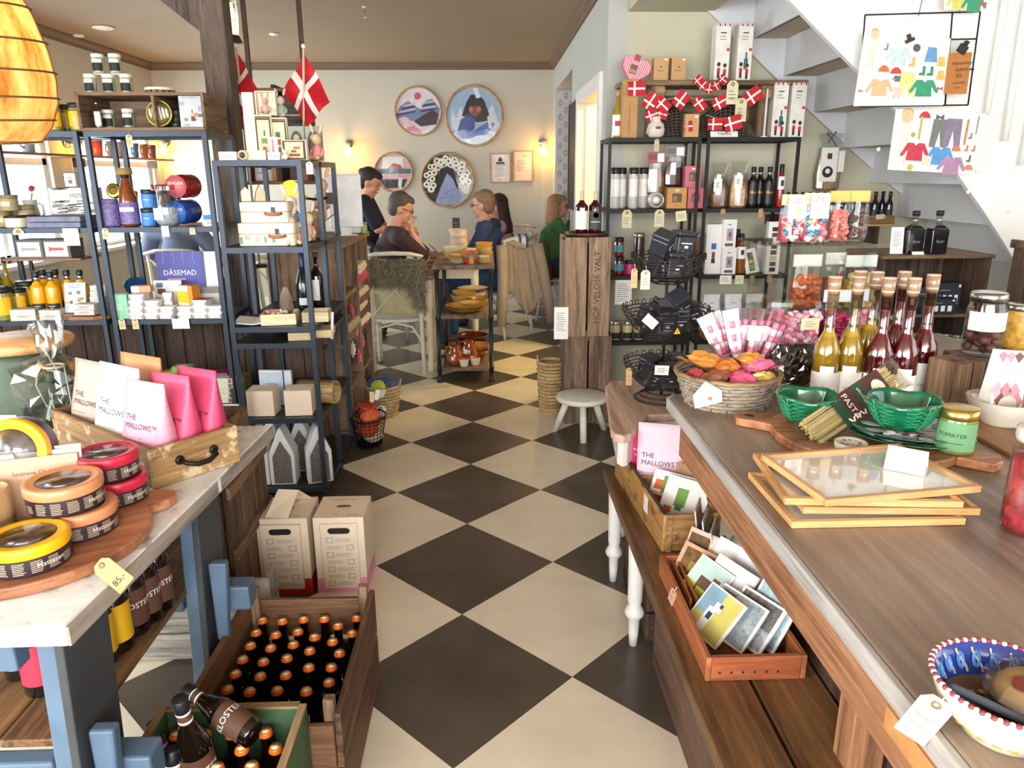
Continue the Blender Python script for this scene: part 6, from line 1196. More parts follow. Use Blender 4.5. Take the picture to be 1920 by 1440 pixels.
# below the bench
carton('kraft_box','tall kraft bottle carton standing under the bench end','carton',on(1177,4.66,R1),.09,.09,.325,mat('#b88a55',.65),0,[(.45,.5,.05,.62,mat('#8a6238',.7))])
bottle('wine_bottle','white wine bottle half hidden behind the tall kraft carton','bottle',on(1157,4.72,R1),.036,.27,mat('#a08a2c',.15,coat=.5),mat('#c9a43c',.4),lab=PAPER,lz=(.06,.5),a=1.2,extra=[(.07,.1,mat('#b0405a',.6),.6)])
nb =thing('net_basket','heap of dark brown fishing net under the bench','net',(col(1320,4.8,R1),4.8,R1));NM =mat('#6a5f52',.9);b =B(NM)
def net_pt(u,v):x =(u-.5)*.66;z =.255*sin(PI*u)**.5*(.75+.25*sin(u*11))*v+.004;return Vector((x,-.1*(1-v)**.7+.015*sin(u*23+v*9),z))
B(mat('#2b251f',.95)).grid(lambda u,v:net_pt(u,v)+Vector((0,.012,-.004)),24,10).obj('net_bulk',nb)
for i in range(25):b.tube([net_pt(i/24,v/10) for v in range(11)],.0032,4)
for j in range(11):b.tube([net_pt(u/24,j/10) for u in range(25)],.0032,4)
b.obj('net_cords',nb)['kind']='stuff'
def mini_flag(name_t,p,w,h,rz,sk=0):
    b =B();dannebrog(b,w,h,lambda u,v:(Vector(p)+Vector(((u-.5)*w*cos(rz)-(v-.5)*h*sin(rz),.006*sin(u*5),(u-.5)*w*sin(rz)+(v-.5)*h*cos(rz)))));return b.obj('pennant',name_t)
# garlands: string with pennants
def garland(lb,Y,string,flags,w=.095,h=.075):
    P =[at(x,y,Y=Y) for x,y in string];t =thing('flag_garland',lb,'garland',P[0]);B(mat('#d9cdb4',.8)).tube([p-P[0] for p in P],.0016,5).obj('cord',t)
    for x,y,r,s in flags:mini_flag(t,at(x,y,Y=Y-.012-.004*s)-P[0],w*s,h*s,r)
    return t
garland('string of larger Danish pennants across the net',4.6,((1165,152),(1195,172),(1236,190),(1280,180),(1312,188),(1355,184),(1412,166)),((1194,166,0,1.05),(1220,190,1.0,1.0),(1242,196,-.75,.95),(1277,187,.95,1.0),(1312,195,-.95,.85),(1350,192,.5,.95),(1412,180,.65,1.1)))
garland('string of small Danish pennants hanging from the bench edge',4.63,((1285,142),(1302,150),(1320,158),(1332,160),(1346,156),(1365,143)),((1309,150,.75,.55),(1318,160,.9,.55),(1330,166,1.5,.55),(1343,161,-1.1,.55),(1356,149,-.7,.55)))
garland('pair of low Danish pennants above the Tillykke sign',4.58,((1325,216),(1345,222),(1372,220),(1392,214)),((1341,233,0,.9),(1374,231,.3,1.1)))
garland('red and white pennants behind the small sack',4.62,((1205,212),(1230,206),(1256,214)),((1222,216,.35,.8),(1240,213,-.3,.75)))
t =carton('kraft_box','small kraft box with a Danish flag on its front','box',on(1294,4.6,R1),.085,.05,.13,KRAFT,0,[(.68,.9,.84,.92,WHITE)]);mini_flag(t,(-.022,-.0275,.06),.045,.06,.1)
q =thing('message_sign','small white sign reading Tillykke','sign',on(1358,4.575,R1),0);B(WHITE).t((0,0,0),(-.5,0,-.03)).box(-.082,.082,-.002,.002,0,.036).obj('board',q);bb_ =B();bb_.t((0,0,0),(-.5,0,-.03));lettering(bb_,'Tillykke',INK,(0,-.003,.011),.027);bb_.obj('lettering',q)
t =thing('cloth_sack','small white cloth drawstring sack with red crown print','sack',on(1229,4.6,R1));B(mat('#dcd3c4',.9,bump=.3)).lathe([(.03,0),(.046,.01),(.052,.04),(.046,.075),(.022,.095),(.032,.112),(.02,.118),(0,.116)],20).obj('sack_body',t);B(mat('#e8e0d0',.8)).tube([(.024*cos(a*PI/6),.024*sin(a*PI/6),.094) for a in range(12)],.004,6,True).tube([(-.02,-.02,.094),(-.05,-.02,.06),(-.058,-.01,.02)],.0035,5).obj('drawstring',t)
b =B(mat('#8a2a34',.7));b.t((.004,-.0525,.045));b.poly_xz([(-.014,0),(.014,0),(.017,.016),(.008,.009),(0,.02),(-.008,.009),(-.017,.016)],-.001,.001);b.obj('crown_print',t)
for px,py,lb in ((1375,147,'large cream tag with handwritten price near the bench end'),(1391,180,'large cream tag with handwritten price lower on the net')):price_tag(at(px,py,Y=4.57),lb,'349,-',.03,.068,.13,mat('#ded3b0',.7),rows=3,ts=.02)
t =thing('candle','thin white candle standing at the end of the net','candle',on(1432,4.63,R1));B(PAPER).lathe([(.02,0),(.02,.004),(.007,.008),(.006,.27),(0,.275)],12).obj('wax',t);B(INK).tube([(0,0,.27),(0,0,.285)],.001,4).obj('wick',t)
price_tag(V(on(1232,4.598,R1),0,0,.002),'beige tag hanging from the rack edge under the sack',None,.2,.03,.07,MANILA,rows=2)
# second shelf
for k,px in enumerate((1152,1164,1186,1204)):
    t =jar('spice_grinder',['first','second','third','fourth'][k]+' salt grinder with black cap from the door side','grinder',on(px,YR+.06*(k %2),R2),.0285,.245,mat('#c9c3ba',.4,var=.15),BLACK,0,WHITE,(.3,.72),lidh=.12,group='salt grinders');B(CHROME).lathe([(.0265,.195),(.027,.216)],16).obj('collar',t)
def window_bag(name,lb,loc,w,d,h,c,header=None,hc='#a03848',rz=0,var=.5,hh=.26):
    t =thing(name,lb,'bag',loc,rz);B(mat(c,.45,var=var,scale=45)).lathe([(w*.36,0),(w*.47,h*.06),(w*.5,h*.25),(w*.44,h*.5),(w*.3,h*.62),(0,h*.63)],20,sy=d/w).obj('contents',t)
    b =B(glass('#f4f6f6',.3,.08));N =12;b.lathe([(w*.38,.001),(w*.5,h*.05),(w*.525,h*.3),(w*.46,h*.6),(w*.42,h*.75)],N,False,sy=d/w);b.obj('film',t)
    if header:B(mat(hc,.5)).box(-w*.47,w*.47,-.004,.004,h*(1-hh),h).obj('header_card',t);rects(B(),w*.9,h,-.0048,[(.55,.95,1-hh*.9,1-hh*.1,PAPER),(.05,.5,1-hh*.7,1-hh*.2,mat(mul(hc,.6),.5))]).obj('header_print',t)
    else:B(glass('#f4f6f6',.3,.08)).frust(w*.5,d*.3,w*.95,.006,h*.7,h).obj('bag_top',t)
    return t
window_bag('caramel_bag','bag of caramel rounds with red header card',on(1228,YR+.05,R2+.085),.115,.07,.25,'#a9793c',True,'#a84a56');window_bag('chocolate_bag','bag of dark chocolates with grey header card',on(1263,YR+.06,R2+.13),.13,.07,.24,'#4a2a20',True,'#8a8482')
B(OLDWOODX).box(-.16,.16,-.05,.1,0,.084).obj('riser_block',thing('riser_block','low wooden block raising the caramel and chocolate bags','block',on(1245,YR+.1,R2)))
t =thing('glass_jar','round clip jar lying on its side facing out','jar',V(on(1230,YR-.01,R2),0,0,.05),rot=(PI/2,0,0));B(mat('#b9c0b4',.3,coat=.3)).lathe([(.04,-.08),(.05,-.07),(.05,-.01),(.044,0),(0,.001)],26).obj('jar_body',t);B(PAPER).lathe([(.034,.0015),(0,.002)],24).obj('round_label',t);B(CHROME).tube([(.047*cos(a*PI/10),.047*sin(a*PI/10),-.004) for a in range(20)],.002,5,True).obj('clip_wire',t)
def wbox(px,z,c,lb,w=.1,h=.12,d=.06,rz=0):return carton('truffle_box',lb,'box',on(px,YR-.02,z),w,d,h,mat(c,.55),rz,[(.25,.75,.3,.72,mat('#5a3a2c',.35)),(.3,.5,.35,.6,mat('#8a6a4a',.4)),(.35,.65,.1,.16,mat(mul(c,.7),.5)),(.4,.6,.84,.9,PAPER)])
wbox(1266,R2,'#c9924a','orange truffle box with window on the second shelf',.12,.125);wbox(1301,R2,'#c4606e','pink truffle box with window, lower of two',.1,.125);wbox(1296,R2+.126,'#c86a78','pink truffle box with window, upper of two',.1,.125)
window_bag('cookie_bag','clear bag of dark oat cookies on the second shelf',on(1345,YR,R2),.115,.08,.27,'#8a6038');window_bag('cookie_bag','clear bag of golden cookies on the second shelf',on(1382,YR,R2),.12,.08,.28,'#c98a48')
for px in (1343,1381):card('bag_label','white label on the %s cookie bag'%('dark oat' if px < 1360 else 'golden'),'label',V(on(px,YR-.05,R2),0,0,.1 if px < 1360 else .12),.05,.075,PAPER,rows=[(.25,.75,.3,.75,3,INK)])
for k,px in enumerate((1408,1421,1438)):t =bottle('black_flask',['first','second','third'][k]+' square black liquor flask from the cookie bags','bottle',on(px,YR+.05*(k == 1),R2),.031,.245,mat('#141416',.12,coat=.5),BLACK,shoulder=.66,neckstart=.74,neckr=.42,caph=.09,lab=mat('#1a1a1c',.4),lz=(.1,.6),text=['Absolut'[:0] or 'likør'],ts=.026,tm=mat('#c9a45a',.4,.5),group='black liquor flasks');B(CHROME).lathe([(.0135,.19),(.0138,.222)],14).obj('neck_foil',t)
bottle('chilli_bottle','slim red chilli sauce bottle with illustrated white label','bottle',on(1460,YR,R2),.024,.26,mat('#9c1c14',.15,coat=.5),BLACK,shoulder=.68,neckstart=.78,neckr=.5,caph=.17,lab=PAPER,lz=(.42,.72),a=1.1,extra=[(.13,.165,INK,.35)])
for px,w,h,lb in ((1176,.06,.11,'large cream tag below the salt grinders'),(1237,.06,.105,'large cream tag below the clip jar')):price_tag(V(on(px,4.597,R2),0,0,-.004),lb,None,0,w,h,mat('#ded3b0',.7),rows=4,string=False)
card('price_card','yellowish handwritten card below the orange truffle box','card',V(on(1279,4.597,R2),0,0,-.075),.065,.062,mat('#ece2b8',.7),rows=[(.15,.85,.2,.8,4)],rot=(0,-.12,0))
for px,lb in ((1356,'small kraft tag below the dark oat cookies'),(1427,'small kraft tag below the black flasks')):price_tag(V(on(px,4.597,R2),0,0,-.002),lb,None,0,.028,.055 if px > 1400 else .03,KRAFT,string=False,rows=1)
# third shelf
for k in range(2):jar('chutney_jar',['lower','upper'][k]+' red and teal chutney jar by the rack corner','jar',on(1160,YR,R3+k*.118),.03,.115,mat('#8a1f18',.2,coat=.4),BLACK,0,mat('#3d9aa0',.5),(.22,.6),lidh=.2)
jar('dark_jar','tall dark jar behind the wire basket','jar',on(1196,YR+.12,R3),.035,.25,mat('#3a2420',.2,coat=.4),mat('#b8aa96',.3,.8),lidh=.08);jar('honey_jar','clip top jar behind the black tea tins, nearer the caramel side','jar',on(1270,YR+.1,R3),.055,.27,mat('#6d4a30',.2,var=.3,coat=.4),CHROME,lidh=.08);jar('honey_jar','clip top jar behind the black tea tins, nearer the middle upright','jar',on(1296,YR+.02,R3),.05,.255,mat('#8a5a34',.2,var=.3,coat=.4),CHROME,lidh=.08)
jar('pink_tin','small bright pink tin low beside the wire basket','tin',on(1180,YR,R3),.035,.09,mat('#c02a6a',.4),BLACK,lidh=.2)
SB =mat('#efeeea',.5,var=.03)
def lakbox(px,z,w,h,lb,style,rz=0,Y=YR,rot=None):
    P ={0:[(.35,.65,.5,.62,BLUE),(.4,.6,.3,.45,mat('#7a3a34',.5)),(.38,.62,.22,.3,INK)],1:[(.3,.75,.25,.68,mat('#9aa3b4',.5)),(.45,.6,.38,.55,RED),(.2,.8,.06,.16,mat('#6a4a3a',.5)),(.35,.6,.8,.84,GREYINK)],2:[(.3,.7,.1,.85,mat('#3a3f2c',.5)),(.35,.65,.15,.35,mat('#a0aa4c',.5)),(.35,.65,.4,.55,mat('#b8bf62',.5)),(.35,.65,.6,.75,mat('#4a3a2c',.5))],3:[(.28,.72,.05+.11*k,.13+.11*k,mat(c,.5)) for k,c in enumerate(('#3a2a22','#5a3a28','#c9c98a','#2a2422','#3a2a24','#c9b97a','#5a4030','#2a2220'))]}[style]
    return carton('liquorice_box',lb,'box',on(px,Y,z),w,.045,h,SB,rz,P,rot=rot)
lakbox(1333,R3,.1,.31,'tall white box with blue square print on the third shelf',0);lakbox(1363,R3,.09,.165,'white box with grey picture, lower of two',1,Y=YR-.02);lakbox(1364,R3+.1655,.085,.175,'white box with grey picture, upper of two',1,Y=YR-.02)
bottle('oil_bottle','amber bottle with illustrated white label beside the white boxes','bottle',on(1386,YR,R3),.032,.25,mat('#8a4a14',.12,coat=.5),BLACK,shoulder=.58,neckstart=.72,neckr=.42,caph=.14,lab=PAPER,lz=(.38,.68),extra=[(.12,.15,INK,.3)])
bottle('oil_bottle','second amber bottle standing behind the labelled one','bottle',on(1378,YR+.1,R3),.032,.27,mat('#6a3410',.12,coat=.5),BLACK,shoulder=.58,neckstart=.72,neckr=.42,caph=.14)
lakbox(1410,R3,.085,.155,'white frame box of green confections leaning back',2,rz=.1,rot=(-.2,-.2,0));lakbox(1444,R3,.085,.325,'tall white box showing a column of chocolates',3,Y=YR-.04);carton('white_book','stack of white boxes behind the leaning confection box','box',on(1425,YR+.12,R3),.1,.1,.2,SB)
for px,m,w,h,lb in ((1361,PAPER,.075,.055,'white handwritten card below the picture boxes'),(1387,mat('#e2e3b4',.7),.055,.055,'pale yellow card below the amber bottle'),(1411,KRAFT,.028,.05,'kraft tag below the leaning box'),(1443,KRAFT,.028,.05,'kraft tag below the tall chocolate box')):
    (card('price_card',lb,'card',V(on(px,4.597,R3),0,0,-.058),w,h,m,rows=[(.15,.85,.25,.8,3)]) if w > .05 else price_tag(V(on(px,4.597,R3),0,0,-.002),lb,None,0,w,h,m,string=False,rows=1))
# fourth shelf
for k,px in enumerate((1153,1175,1196)):jar('mustard_jar',['first','second','third'][k]+' small cream jar with dark label on the lowest shelf in view','jar',on(px,YR,R4),.031,.125,mat('#d8c890',.3,coat=.3),mat('#b7b2a8',.3,.7),0,INK,(.08,.4),lidh=.2,group='cream jars with dark labels')
tray(on(1345,YR+.02,R4),.2,.14,.065,wood('#8a4f30','#b9744a','x',5),'reddish wooden tray under the white coffee bags')
for px,c1,c2,lb in ((1330,'#7a4a34','#6a2a4a','white coffee bag with brown square print'),(1370,'#d0305a','#3a5a9a','white coffee bag with crimson square print'),(1409,'#e04848','#4a4a70','white coffee bag with red square print'),(1352,'#9aa3b4','#9aa3b4','white coffee bag standing in the second row')):
    pouch('coffee_bag',lb,'bag',on(px,YR-.02 if px != 1352 else YR+.09,R4+.066 if px != 1352 else R4+.03),.105,.06,.225,mat('#e6e9ec',.45),0,[(.36,.64,.42,.58,mat(c1,.5)),(.38,.62,.2,.38,mat(c2,.5))],rows=[(.35,.65,.74,.8,1)],roll=1,top=.6)
B(OLDWOODX).box(-.1,.11,-.07,.1,0,.065).obj('riser_block',thing('riser_block','low wooden block under the crimson coffee bag','block',on(1398,YR+.02,R4)))
card('info_sheet','white handwritten sheet hanging on the rack beside the wire stand','sheet',V(at(1168,571,Y=4.59)),.105,.155,PAPER,rows=[(.12,.88,.12,.88,9)])
# ================================================================== white legged table with the wire stand
TZ =.68
wt =thing('white_table','small white table with a worn pinkish wooden top','table',(0,0,0));PINKW =wood('#b08a72','#dcbfa6','y',4,.6)
B(PINKW).prism([(.463,2.83),(.402,2.31),(.407,2.272),(.432,2.25),(.462,2.27),(.56,2.46),(1.0,2.5),(1.0,2.92),(.5,2.92)],TZ-.03,TZ).obj('table_top',wt,bev=.006)
B(GLOSSW).prism([(.475,2.8),(.43,2.33),(.445,2.3),(.46,2.31),(.56,2.5),(.98,2.53),(.98,2.55),(.55,2.52),(.46,2.36),(.495,2.8)],TZ-.13,TZ-.031).obj('apron',wt)
TL_ =[(.014,0),(.017,.05),(.019,.1),(.03,.112),(.033,.125),(.026,.14),(.02,.15),(.024,.17),(.026,.3),(.028,.379)]
for x,y in ((.59,2.56),(.56,2.86),(.96,2.56),(.96,2.88)):B(GLOSSW).t((x,y,0)).lathe(TL_[:-1]+[(.028,TZ-.031)],16).obj('leg',wt)
WIRE =mat('#3c3833',.4,.7)
ws =thing('wire_stand','three tier rusty wire basket stand full of black tea tins','wire stand',(.648,2.65,TZ));B(WIRE).tube([(0,0,.012),(0,0,.56)],.006,8).obj('centre_rod',ws)
for k in range(4):B(WIRE).tube([((.1-.018*k)*cos(a*PI/16),(.1-.018*k)*sin(a*PI/16),.006+.014*k) for a in range(32)],.0035,6,True).obj('base_ring',ws)
TIERS =((.05,.13,.135),(.24,.145,.12),(.43,.12,.1));TIERS =((.05,.145,.09),(.245,.158,.095),(.44,.132,.09))
for z0,r,h in TIERS:
    tb =B(WIRE)
    for j in range(9):v =j/8;q =r*(.35+.65*v**.55);tb.tube([(q*cos(a*PI/18),q*sin(a*PI/18),z0+h*v) for a in range(36)],.0022,5,True)
    for a in range(10):A_ =a*PI/5;tb.tube([(r*(.35+.65*(j/6)**.55)*cos(A_),r*(.35+.65*(j/6)**.55)*sin(A_),z0+h*j/6) for j in range(7)],.0026,5)
    for a in range(4):A_ =a*PI/2;tb.tube([(0,0,z0+.004),(r*.36*cos(A_),r*.36*sin(A_),z0)],.0025,5)
    to =tb.obj('wire_bowl',ws);lb_ =B(WIRE)
    for a in range(30):A_ =a*2*PI/30;c_ =(r*cos(A_),r*sin(A_),z0+h+.009);lb_.tube([(c_[0]-sin(A_)*.009*cos(k*PI/5),c_[1]+cos(A_)*.009*cos(k*PI/5),c_[2]+.009*sin(k*PI/5)) for k in range(10)],.0018,4,True)
    o =lb_.obj('loop_rim',to);o['kind']='stuff'
# tea tins
TINM =mat('#36373d',.32,.3,var=.1)
def tea_tin(loc,rot,lb,s=1):
    t =thing('tea_tin',lb,'tin',loc,rot=rot,group='black tea tins in the wire stand');w,h =.066*s,.085*s
    B(TINM).cb(w,w,0,h*.8).obj('tin_body',t,bev=.006);B(TINM).cb(w*1.03,w*1.03,h*.805,h).obj('lid',t,bev=.005)
    q =B();rects(q,w,h,-w/2-.0008,[(.2,.8,.5,.54,WHITE),(.4,.6,.32,.42,WHITE),(.3,.7,.18,.21,GREYINK)]);q.obj('print',t);return t
rnd =random.Random(21);wsl =Vector((.648,2.65,TZ));nm =('bottom','middle','top')
for ti,spots in enumerate((((-.075,-.05,.02,(.2,.5,.5)),(.005,-.07,.02,(.1,0,.1)),(.07,-.03,.02,(0,.1,-.4)),(-.04,.04,.03,(.2,-.2,.7)),(.045,.05,.03,(.3,.2,.2))),((-.085,-.045,.035,(.1,.35,.5)),(-.02,-.08,.03,(.15,0,.05)),(.05,-.06,.03,(.1,-.1,-.3)),(.1,.0,.04,(0,-.3,.2)),(-.05,.03,.05,(.5,.5,.9)),(.03,.05,.05,(.7,.2,.3)),(-.02,-.02,.1,(1.2,.4,1.0)),(.05,-.02,.1,(.6,-.5,.2))),((-.06,-.035,.03,(.2,.4,.6)),(.005,-.06,.03,(0,.1,.1)),(.055,-.02,.03,(.1,-.2,-.3)),(-.02,.04,.03,(.1,.2,.5)),(.045,.045,.04,(.3,.2,0)),(-.035,-.01,.105,(.35,-.3,.9)),(.05,.01,.1,(.05,.08,.12))))):
    for k,(x,y,z,r) in enumerate(spots):tea_tin(V(wsl,x,y,TIERS[ti][0]+z),r,'black tea tin at the %s in the %s wire basket'%(['door side','front','counter side','back','back beside the rod','middle of the heap','upper left of the heap','upper right of the heap'][k],nm[ti]))
for x,y,lb,rows in ((1190,497,'small brown tag on the door side of the top wire basket',2),(1211,500,'cream handwritten tag on the front of the top wire basket',3),(1180,684,'slim brown tag on the lowest wire basket',2)):price_tag(at(x,y,Y=2.5 if x > 1181 else 2.6),lb,None,0,.032 if x == 1211 else .022,.066,mat('#e0c9ae',.7) if x == 1211 else KRAFT,rows=rows,ts=.01)
for px,py,rz,lb in ((1213,610,.7,'small white note tucked in the middle wire basket'),(1240,703,.05,'small white note tucked in the lowest wire basket')):card('note_card',lb,'card',V(at(px,py,Y=2.485)),.05,.034,WHITE,rows=[(.15,.85,.2,.8,3)],rot=(0,rz,0))
t =thing('warning_label','tiny yellow triangle label on the middle wire basket','label',V(at(1270,622,Y=2.487)));B(YELLOW).poly_xz([(-.012,-.008),(.012,-.008),(0,.014)],-.0008,.0008).obj('triangle',t)
B(INK).box(-.001,.001,-.0012,-.0008,-.003,.006).obj('mark',t)
# ================================================================== counter
KZ =.9
COUNT =wood('#7d6a5c','#a08b7a','y',2.2,.42,.08);CEDGE =wood('#8f8a86','#b5afa9','y',4,.5)
ck =thing('shop_counter','long shop counter with grey brown worktop and rough wooden apron','counter',(0,0,0))
B(COUNT).prism([(.498,.1),(1.75,.1),(1.75,2.75),(.86,2.75),(.74,2.1),(.6,2.02),(.53,1.985),(.505,1.95)],KZ-.035,KZ).obj('worktop',ck,bev=.004);B(CEDGE).prism([(.486,.1),(.4975,.1),(.5045,1.952),(.5295,1.988),(.522,1.998),(.494,1.957)],KZ-.034,KZ-.002).obj('edge_strip',ck,bev=.002)
APR =wood('#7a5034','#b4805a','y',5,.6);B(APR).box(.53,.552,.1,1.93,KZ-.165,KZ-.036).obj('front_apron',ck,bev=.003);B(mat('#bb8650',.6,var=.3)).box(.5285,.5295,.3,.82,KZ-.125,KZ-.09).obj('pale_repair_strip',ck)
B(APR).box(.553,1.7,1.905,1.93,KZ-.165,KZ-.036).obj('end_apron',ck)
for y in (.45,1.1):B(wood('#8a5c3c','#c08e66','z',5,.6)).box(.655,.72,y,y+.06,.421,KZ-.166).obj('post_board',ck,bev=.002)
B(DARKWOODZ).box(.73,.75,.1,1.9,0,KZ-.036).obj('back_panel',ck)
for y in (.3,1.85):B(DARKWOODZ).box(1.6,1.68,y,y+.06,0,KZ-.036).obj('leg',ck)
# bench under the counter
BZ =.42;bn =thing('plank_bench','dark oiled plank bench running under the counter edge','bench',(0,0,0));BWD =wood('#4f3621','#8a633c','y',4,.45,.2,coat=.15)
B(BWD).box(.428,.565,.35,2.6,BZ-.04,BZ).obj('front_plank',bn,bev=.004);B(BWD).box(.572,.725,.35,2.05,BZ-.04,BZ).obj('rear_plank',bn,bev=.004)
B(wood('#4a3428','#7d5f4c','y',6,.75,.3)).box(.505,.525,.35,2.0,0,BZ-.041).obj('front_panel',bn,bev=.003);B(DARKWOODX).box(.526,.72,1.98,2.0,0,BZ-.041).obj('end_panel',bn)
for y in (2.1,2.5):B(GLOSSW).t((.462,y,0)).lathe(TL_,16).obj('white_leg',bn)
t =thing('dark_crate','dark wooden crate on the floor below the white table','crate',(.66,2.3,0))
for k in range(3):B(DARKWOODY).box(-.16,-.145,-.2,.2,.01+k*.11,.11+k*.11).obj('slat',t,bev=.002);B(DARKWOODX).box(-.144,.16,-.2,-.185,.01+k*.11,.11+k*.11).obj('end_slat',t,bev=.002)
B(DARKWOODX).box(-.144,.16,-.184,.2,0,.009).obj('bottom_board',t)
# boxes on the bench
Yn,Yf =1.95,2.53
pb =thing('divided_box','long pine box with dark edges and two compartments on the bench','box',(.503,1.95,BZ+.001),.075);PB =wood('#a8763c','#d8a866','y',4,.55,.2,wear='#6a4526');PBX =wood('#8a5f34','#c49a62','x',4,.6,.2,wear='#5a3c24');bw_,bl_,bh_ =.175,.58,.12
def inbox(x,y,z=.008):c_,s_2 =cos(.075),sin(.075);return (.503+x*c_-y*s_2,1.95+x*s_2+y*c_,BZ+z)
for x in (0,bw_-.01):B(PB).box(x,x+.01,0,bl_,0,bh_).obj('side_board',pb,bev=.002)
for y in (0,.29,bl_-.01):B(PBX).box(.0105,bw_-.0105,y,y+.01,.0,bh_-.004).obj('end_board',pb,bev=.002)
B(PBX).box(.0105,bw_-.0105,.0105,bl_-.0105,0,.006).obj('bottom_board',pb)
for x in (0,bw_-.01):B(DARKWOODY).box(x,x+.0102,-.001,bl_+.001,bh_,bh_+.004).obj('dark_rim',pb)
for x in (.012,bw_-.026):B(PBX).box(x,x+.014,-.006,-.0005,.0,bh_).obj('batten',pb)
B(WHITE).box(-.0012,-.0002,.16,.2,.045,.1).obj('paper_sticker',pb)
carton('tea_box','bright pink box reading SUPERTEA in the far compartment','carton',inbox(.055,.43),.085,.06,.24,mat('#d3145e',.45),-.3,[],[('SUPERTEA',.5,.66,.012,WHITE),('FLOWER',.5,.58,.012,LPINK)])
MAL ='#efc2cf'
def mallow(lb,loc,rz,c,s=1,rot=None,ink=INK):
    t =pouch('marshmallow_bag',lb,'bag',loc,.14*s,.06*s,.235*s,mat(c,.5,var=.05),rz,[],[('THE',.1,.58,.02*s,ink),('MALLOWS™',.1,.49,.02*s,ink)],[(.1,.6,.33,.42,2,mat(mul(c,.62),.6)),(.1,.75,.24,.3,1,mat(mul(c,.62),.6))],rot=rot,top=.25)
    q =B(mat('#6a4a44',.6));f_ =lambda x,z:(x,-.03*s-.0045,z)
    for k in range(2):q.mt(mat('#6a4a44',.6)).t((.03*s,-.0362*s,(.022+.02*k)*s)).box(-.018*s,.018*s,-.001,.0,0,.017*s).mt(mat('#e8d8d0',.6)).box(-.014*s,.014*s,-.002,-.001,.003*s,.014*s)
    q.obj('mallow_print',t);return t
mallow('pale pink bag reading THE MALLOWS standing in the pine box',inbox(.098,.345),-.3,'#eec3d0',1.16)
def leaflet(name,lb,loc,w,h,rot,m,prints=(),th=.003,text=(),rows=(),cat='card',g=None):
    t =thing(name,lb,cat,loc,rot=rot,group=g);B(m).cb(w,th,0,h).obj('card_body',t,bev=.0006);q =B();rects(q,w,h,-th/2-.0004,prints);of =.00008*len(prints)
    for r in rows:lines(q,w,h,-th/2-.0006-of,*r)
    for s,u,v,sz,mm in text:lettering(q,s,mm,((u-.5)*w,-th/2-.0009-of,v*h),sz)
    if q.v:q.obj('print',t)
    return t
VEG =[mat(c,.5,var=.15) for c in ('#6f9a4a','#a8482c','#8fae62','#c96a3a','#cfae7a','#4f8050')]
leaflet('recipe_card','white recipe book cover with green herbs in the near compartment',inbox(.07,.1,.012),.15,.17,(-.6,.0,-.75),WHITE,[(.0,.3,.0,.25,VEG[1]),(.3,.55,.45,.8,VEG[0]),(.35,.5,.38,.5,VEG[5]),(.1,.28,.3,.42,VEG[3]),(.4,.48,.2,.3,VEG[2])],.012);leaflet('recipe_card','recipe card with sauce bowl photo leaning behind the herb cover',inbox(.05,.18,.012),.13,.16,(-.55,0,-.7),WHITE,[(.05,.45,.1,.55,VEG[4]),(.1,.38,.2,.48,mat('#8a2a1a',.5)),(.3,.7,.55,.9,VEG[0]),(.1,.3,.6,.8,VEG[3])],.006)
leaflet('paper_bag','brown paper bag with zigzag edge behind the recipe cards',inbox(.12,.2,.012),.1,.17,(-.4,0,-.75),mat('#b08a66',.8),th=.004);leaflet('recipe_card','plain white recipe card behind the herb cover',inbox(.095,.12,.012),.14,.165,(-.6,0,-.75),PAPER,[(.3,.6,.55,.8,VEG[0])],.004)
# low tray of postcards
Yt0,Yt1,Xt0,Xt1 =1.37,1.83,.466,.69
pt =thing('postcard_tray','shallow reddish wooden tray full of postcards on the bench','tray',(Xt0,Yt0,BZ+.001));RW =wood('#8f4a28','#c47a4a','y',4,.5,.15);RWX =wood('#8a4426','#b86a40','x',4,.5,.15);tw,tl,th_ =Xt1-Xt0,Yt1-Yt0,.06
for x in (0,tw-.012):B(RW).box(x,x+.012,0,tl,0,th_).obj('side_board',pt,bev=.002)
for y in (0,tl-.012):B(RWX).box(.0125,tw-.0125,y,y+.012,0,th_).obj('end_board',pt,bev=.002)
B(RWX).box(.0125,tw-.0125,.0125,tl-.0125,0,.006).obj('bottom_board',pt)
for x in (.03,.046):B(RW).box(x,x+.005,.25,tl-.013,.0065,.05).obj('rib',pt)
nb_ =B(mat('#2a1c14',.6))
for k in range(6):nb_.t((.03+k*.026,-.0008,.022),(PI/2,0,0)).cyl(.0028,0,.001,8)
nb_.obj('nail_holes',pt)['kind']='stuff'
def pc(lb,dx,dy,w,h,rz,tilt,m,prints,roll=0,th=.004):return leaflet('postcard',lb,(Xt0+dx,Yt0+dy,BZ+.01),w,h,(-tilt,roll,rz),m,prints,th,g='postcards in the reddish tray')
GRS,SKY_ =mat('#c4cc3a',.5,var=.15),mat('#c9e2dc',.5,var=.1)
pc('postcard of a brown horse on green grass',.045,.29,.13,.125,-1.2,.72,WHITE,[(.03,.97,.04,.97,SKY_),(.03,.97,.04,.42,GRS),(.3,.72,.38,.62,mat('#6f5348',.5)),(.62,.82,.52,.72,mat('#7a5c50',.5)),(.32,.36,.12,.4,mat('#4a3630',.5)),(.62,.66,.12,.4,mat('#4a3630',.5))])
pc('postcard of a white and blue bird dog on yellow ground',.028,.155,.125,.125,-1.2,.75,WHITE,[(.04,.96,.04,.96,mat('#cfc46a',.5,var=.15)),(.04,.5,.4,.96,mat('#86a8bc',.5,var=.2)),(.3,.5,.1,.6,WHITE),(.36,.48,.35,.5,mat('#2f3f66',.5)),(.4,.6,.56,.74,WHITE),(.52,.6,.66,.74,mat('#2f3f66',.5))],th=.006)
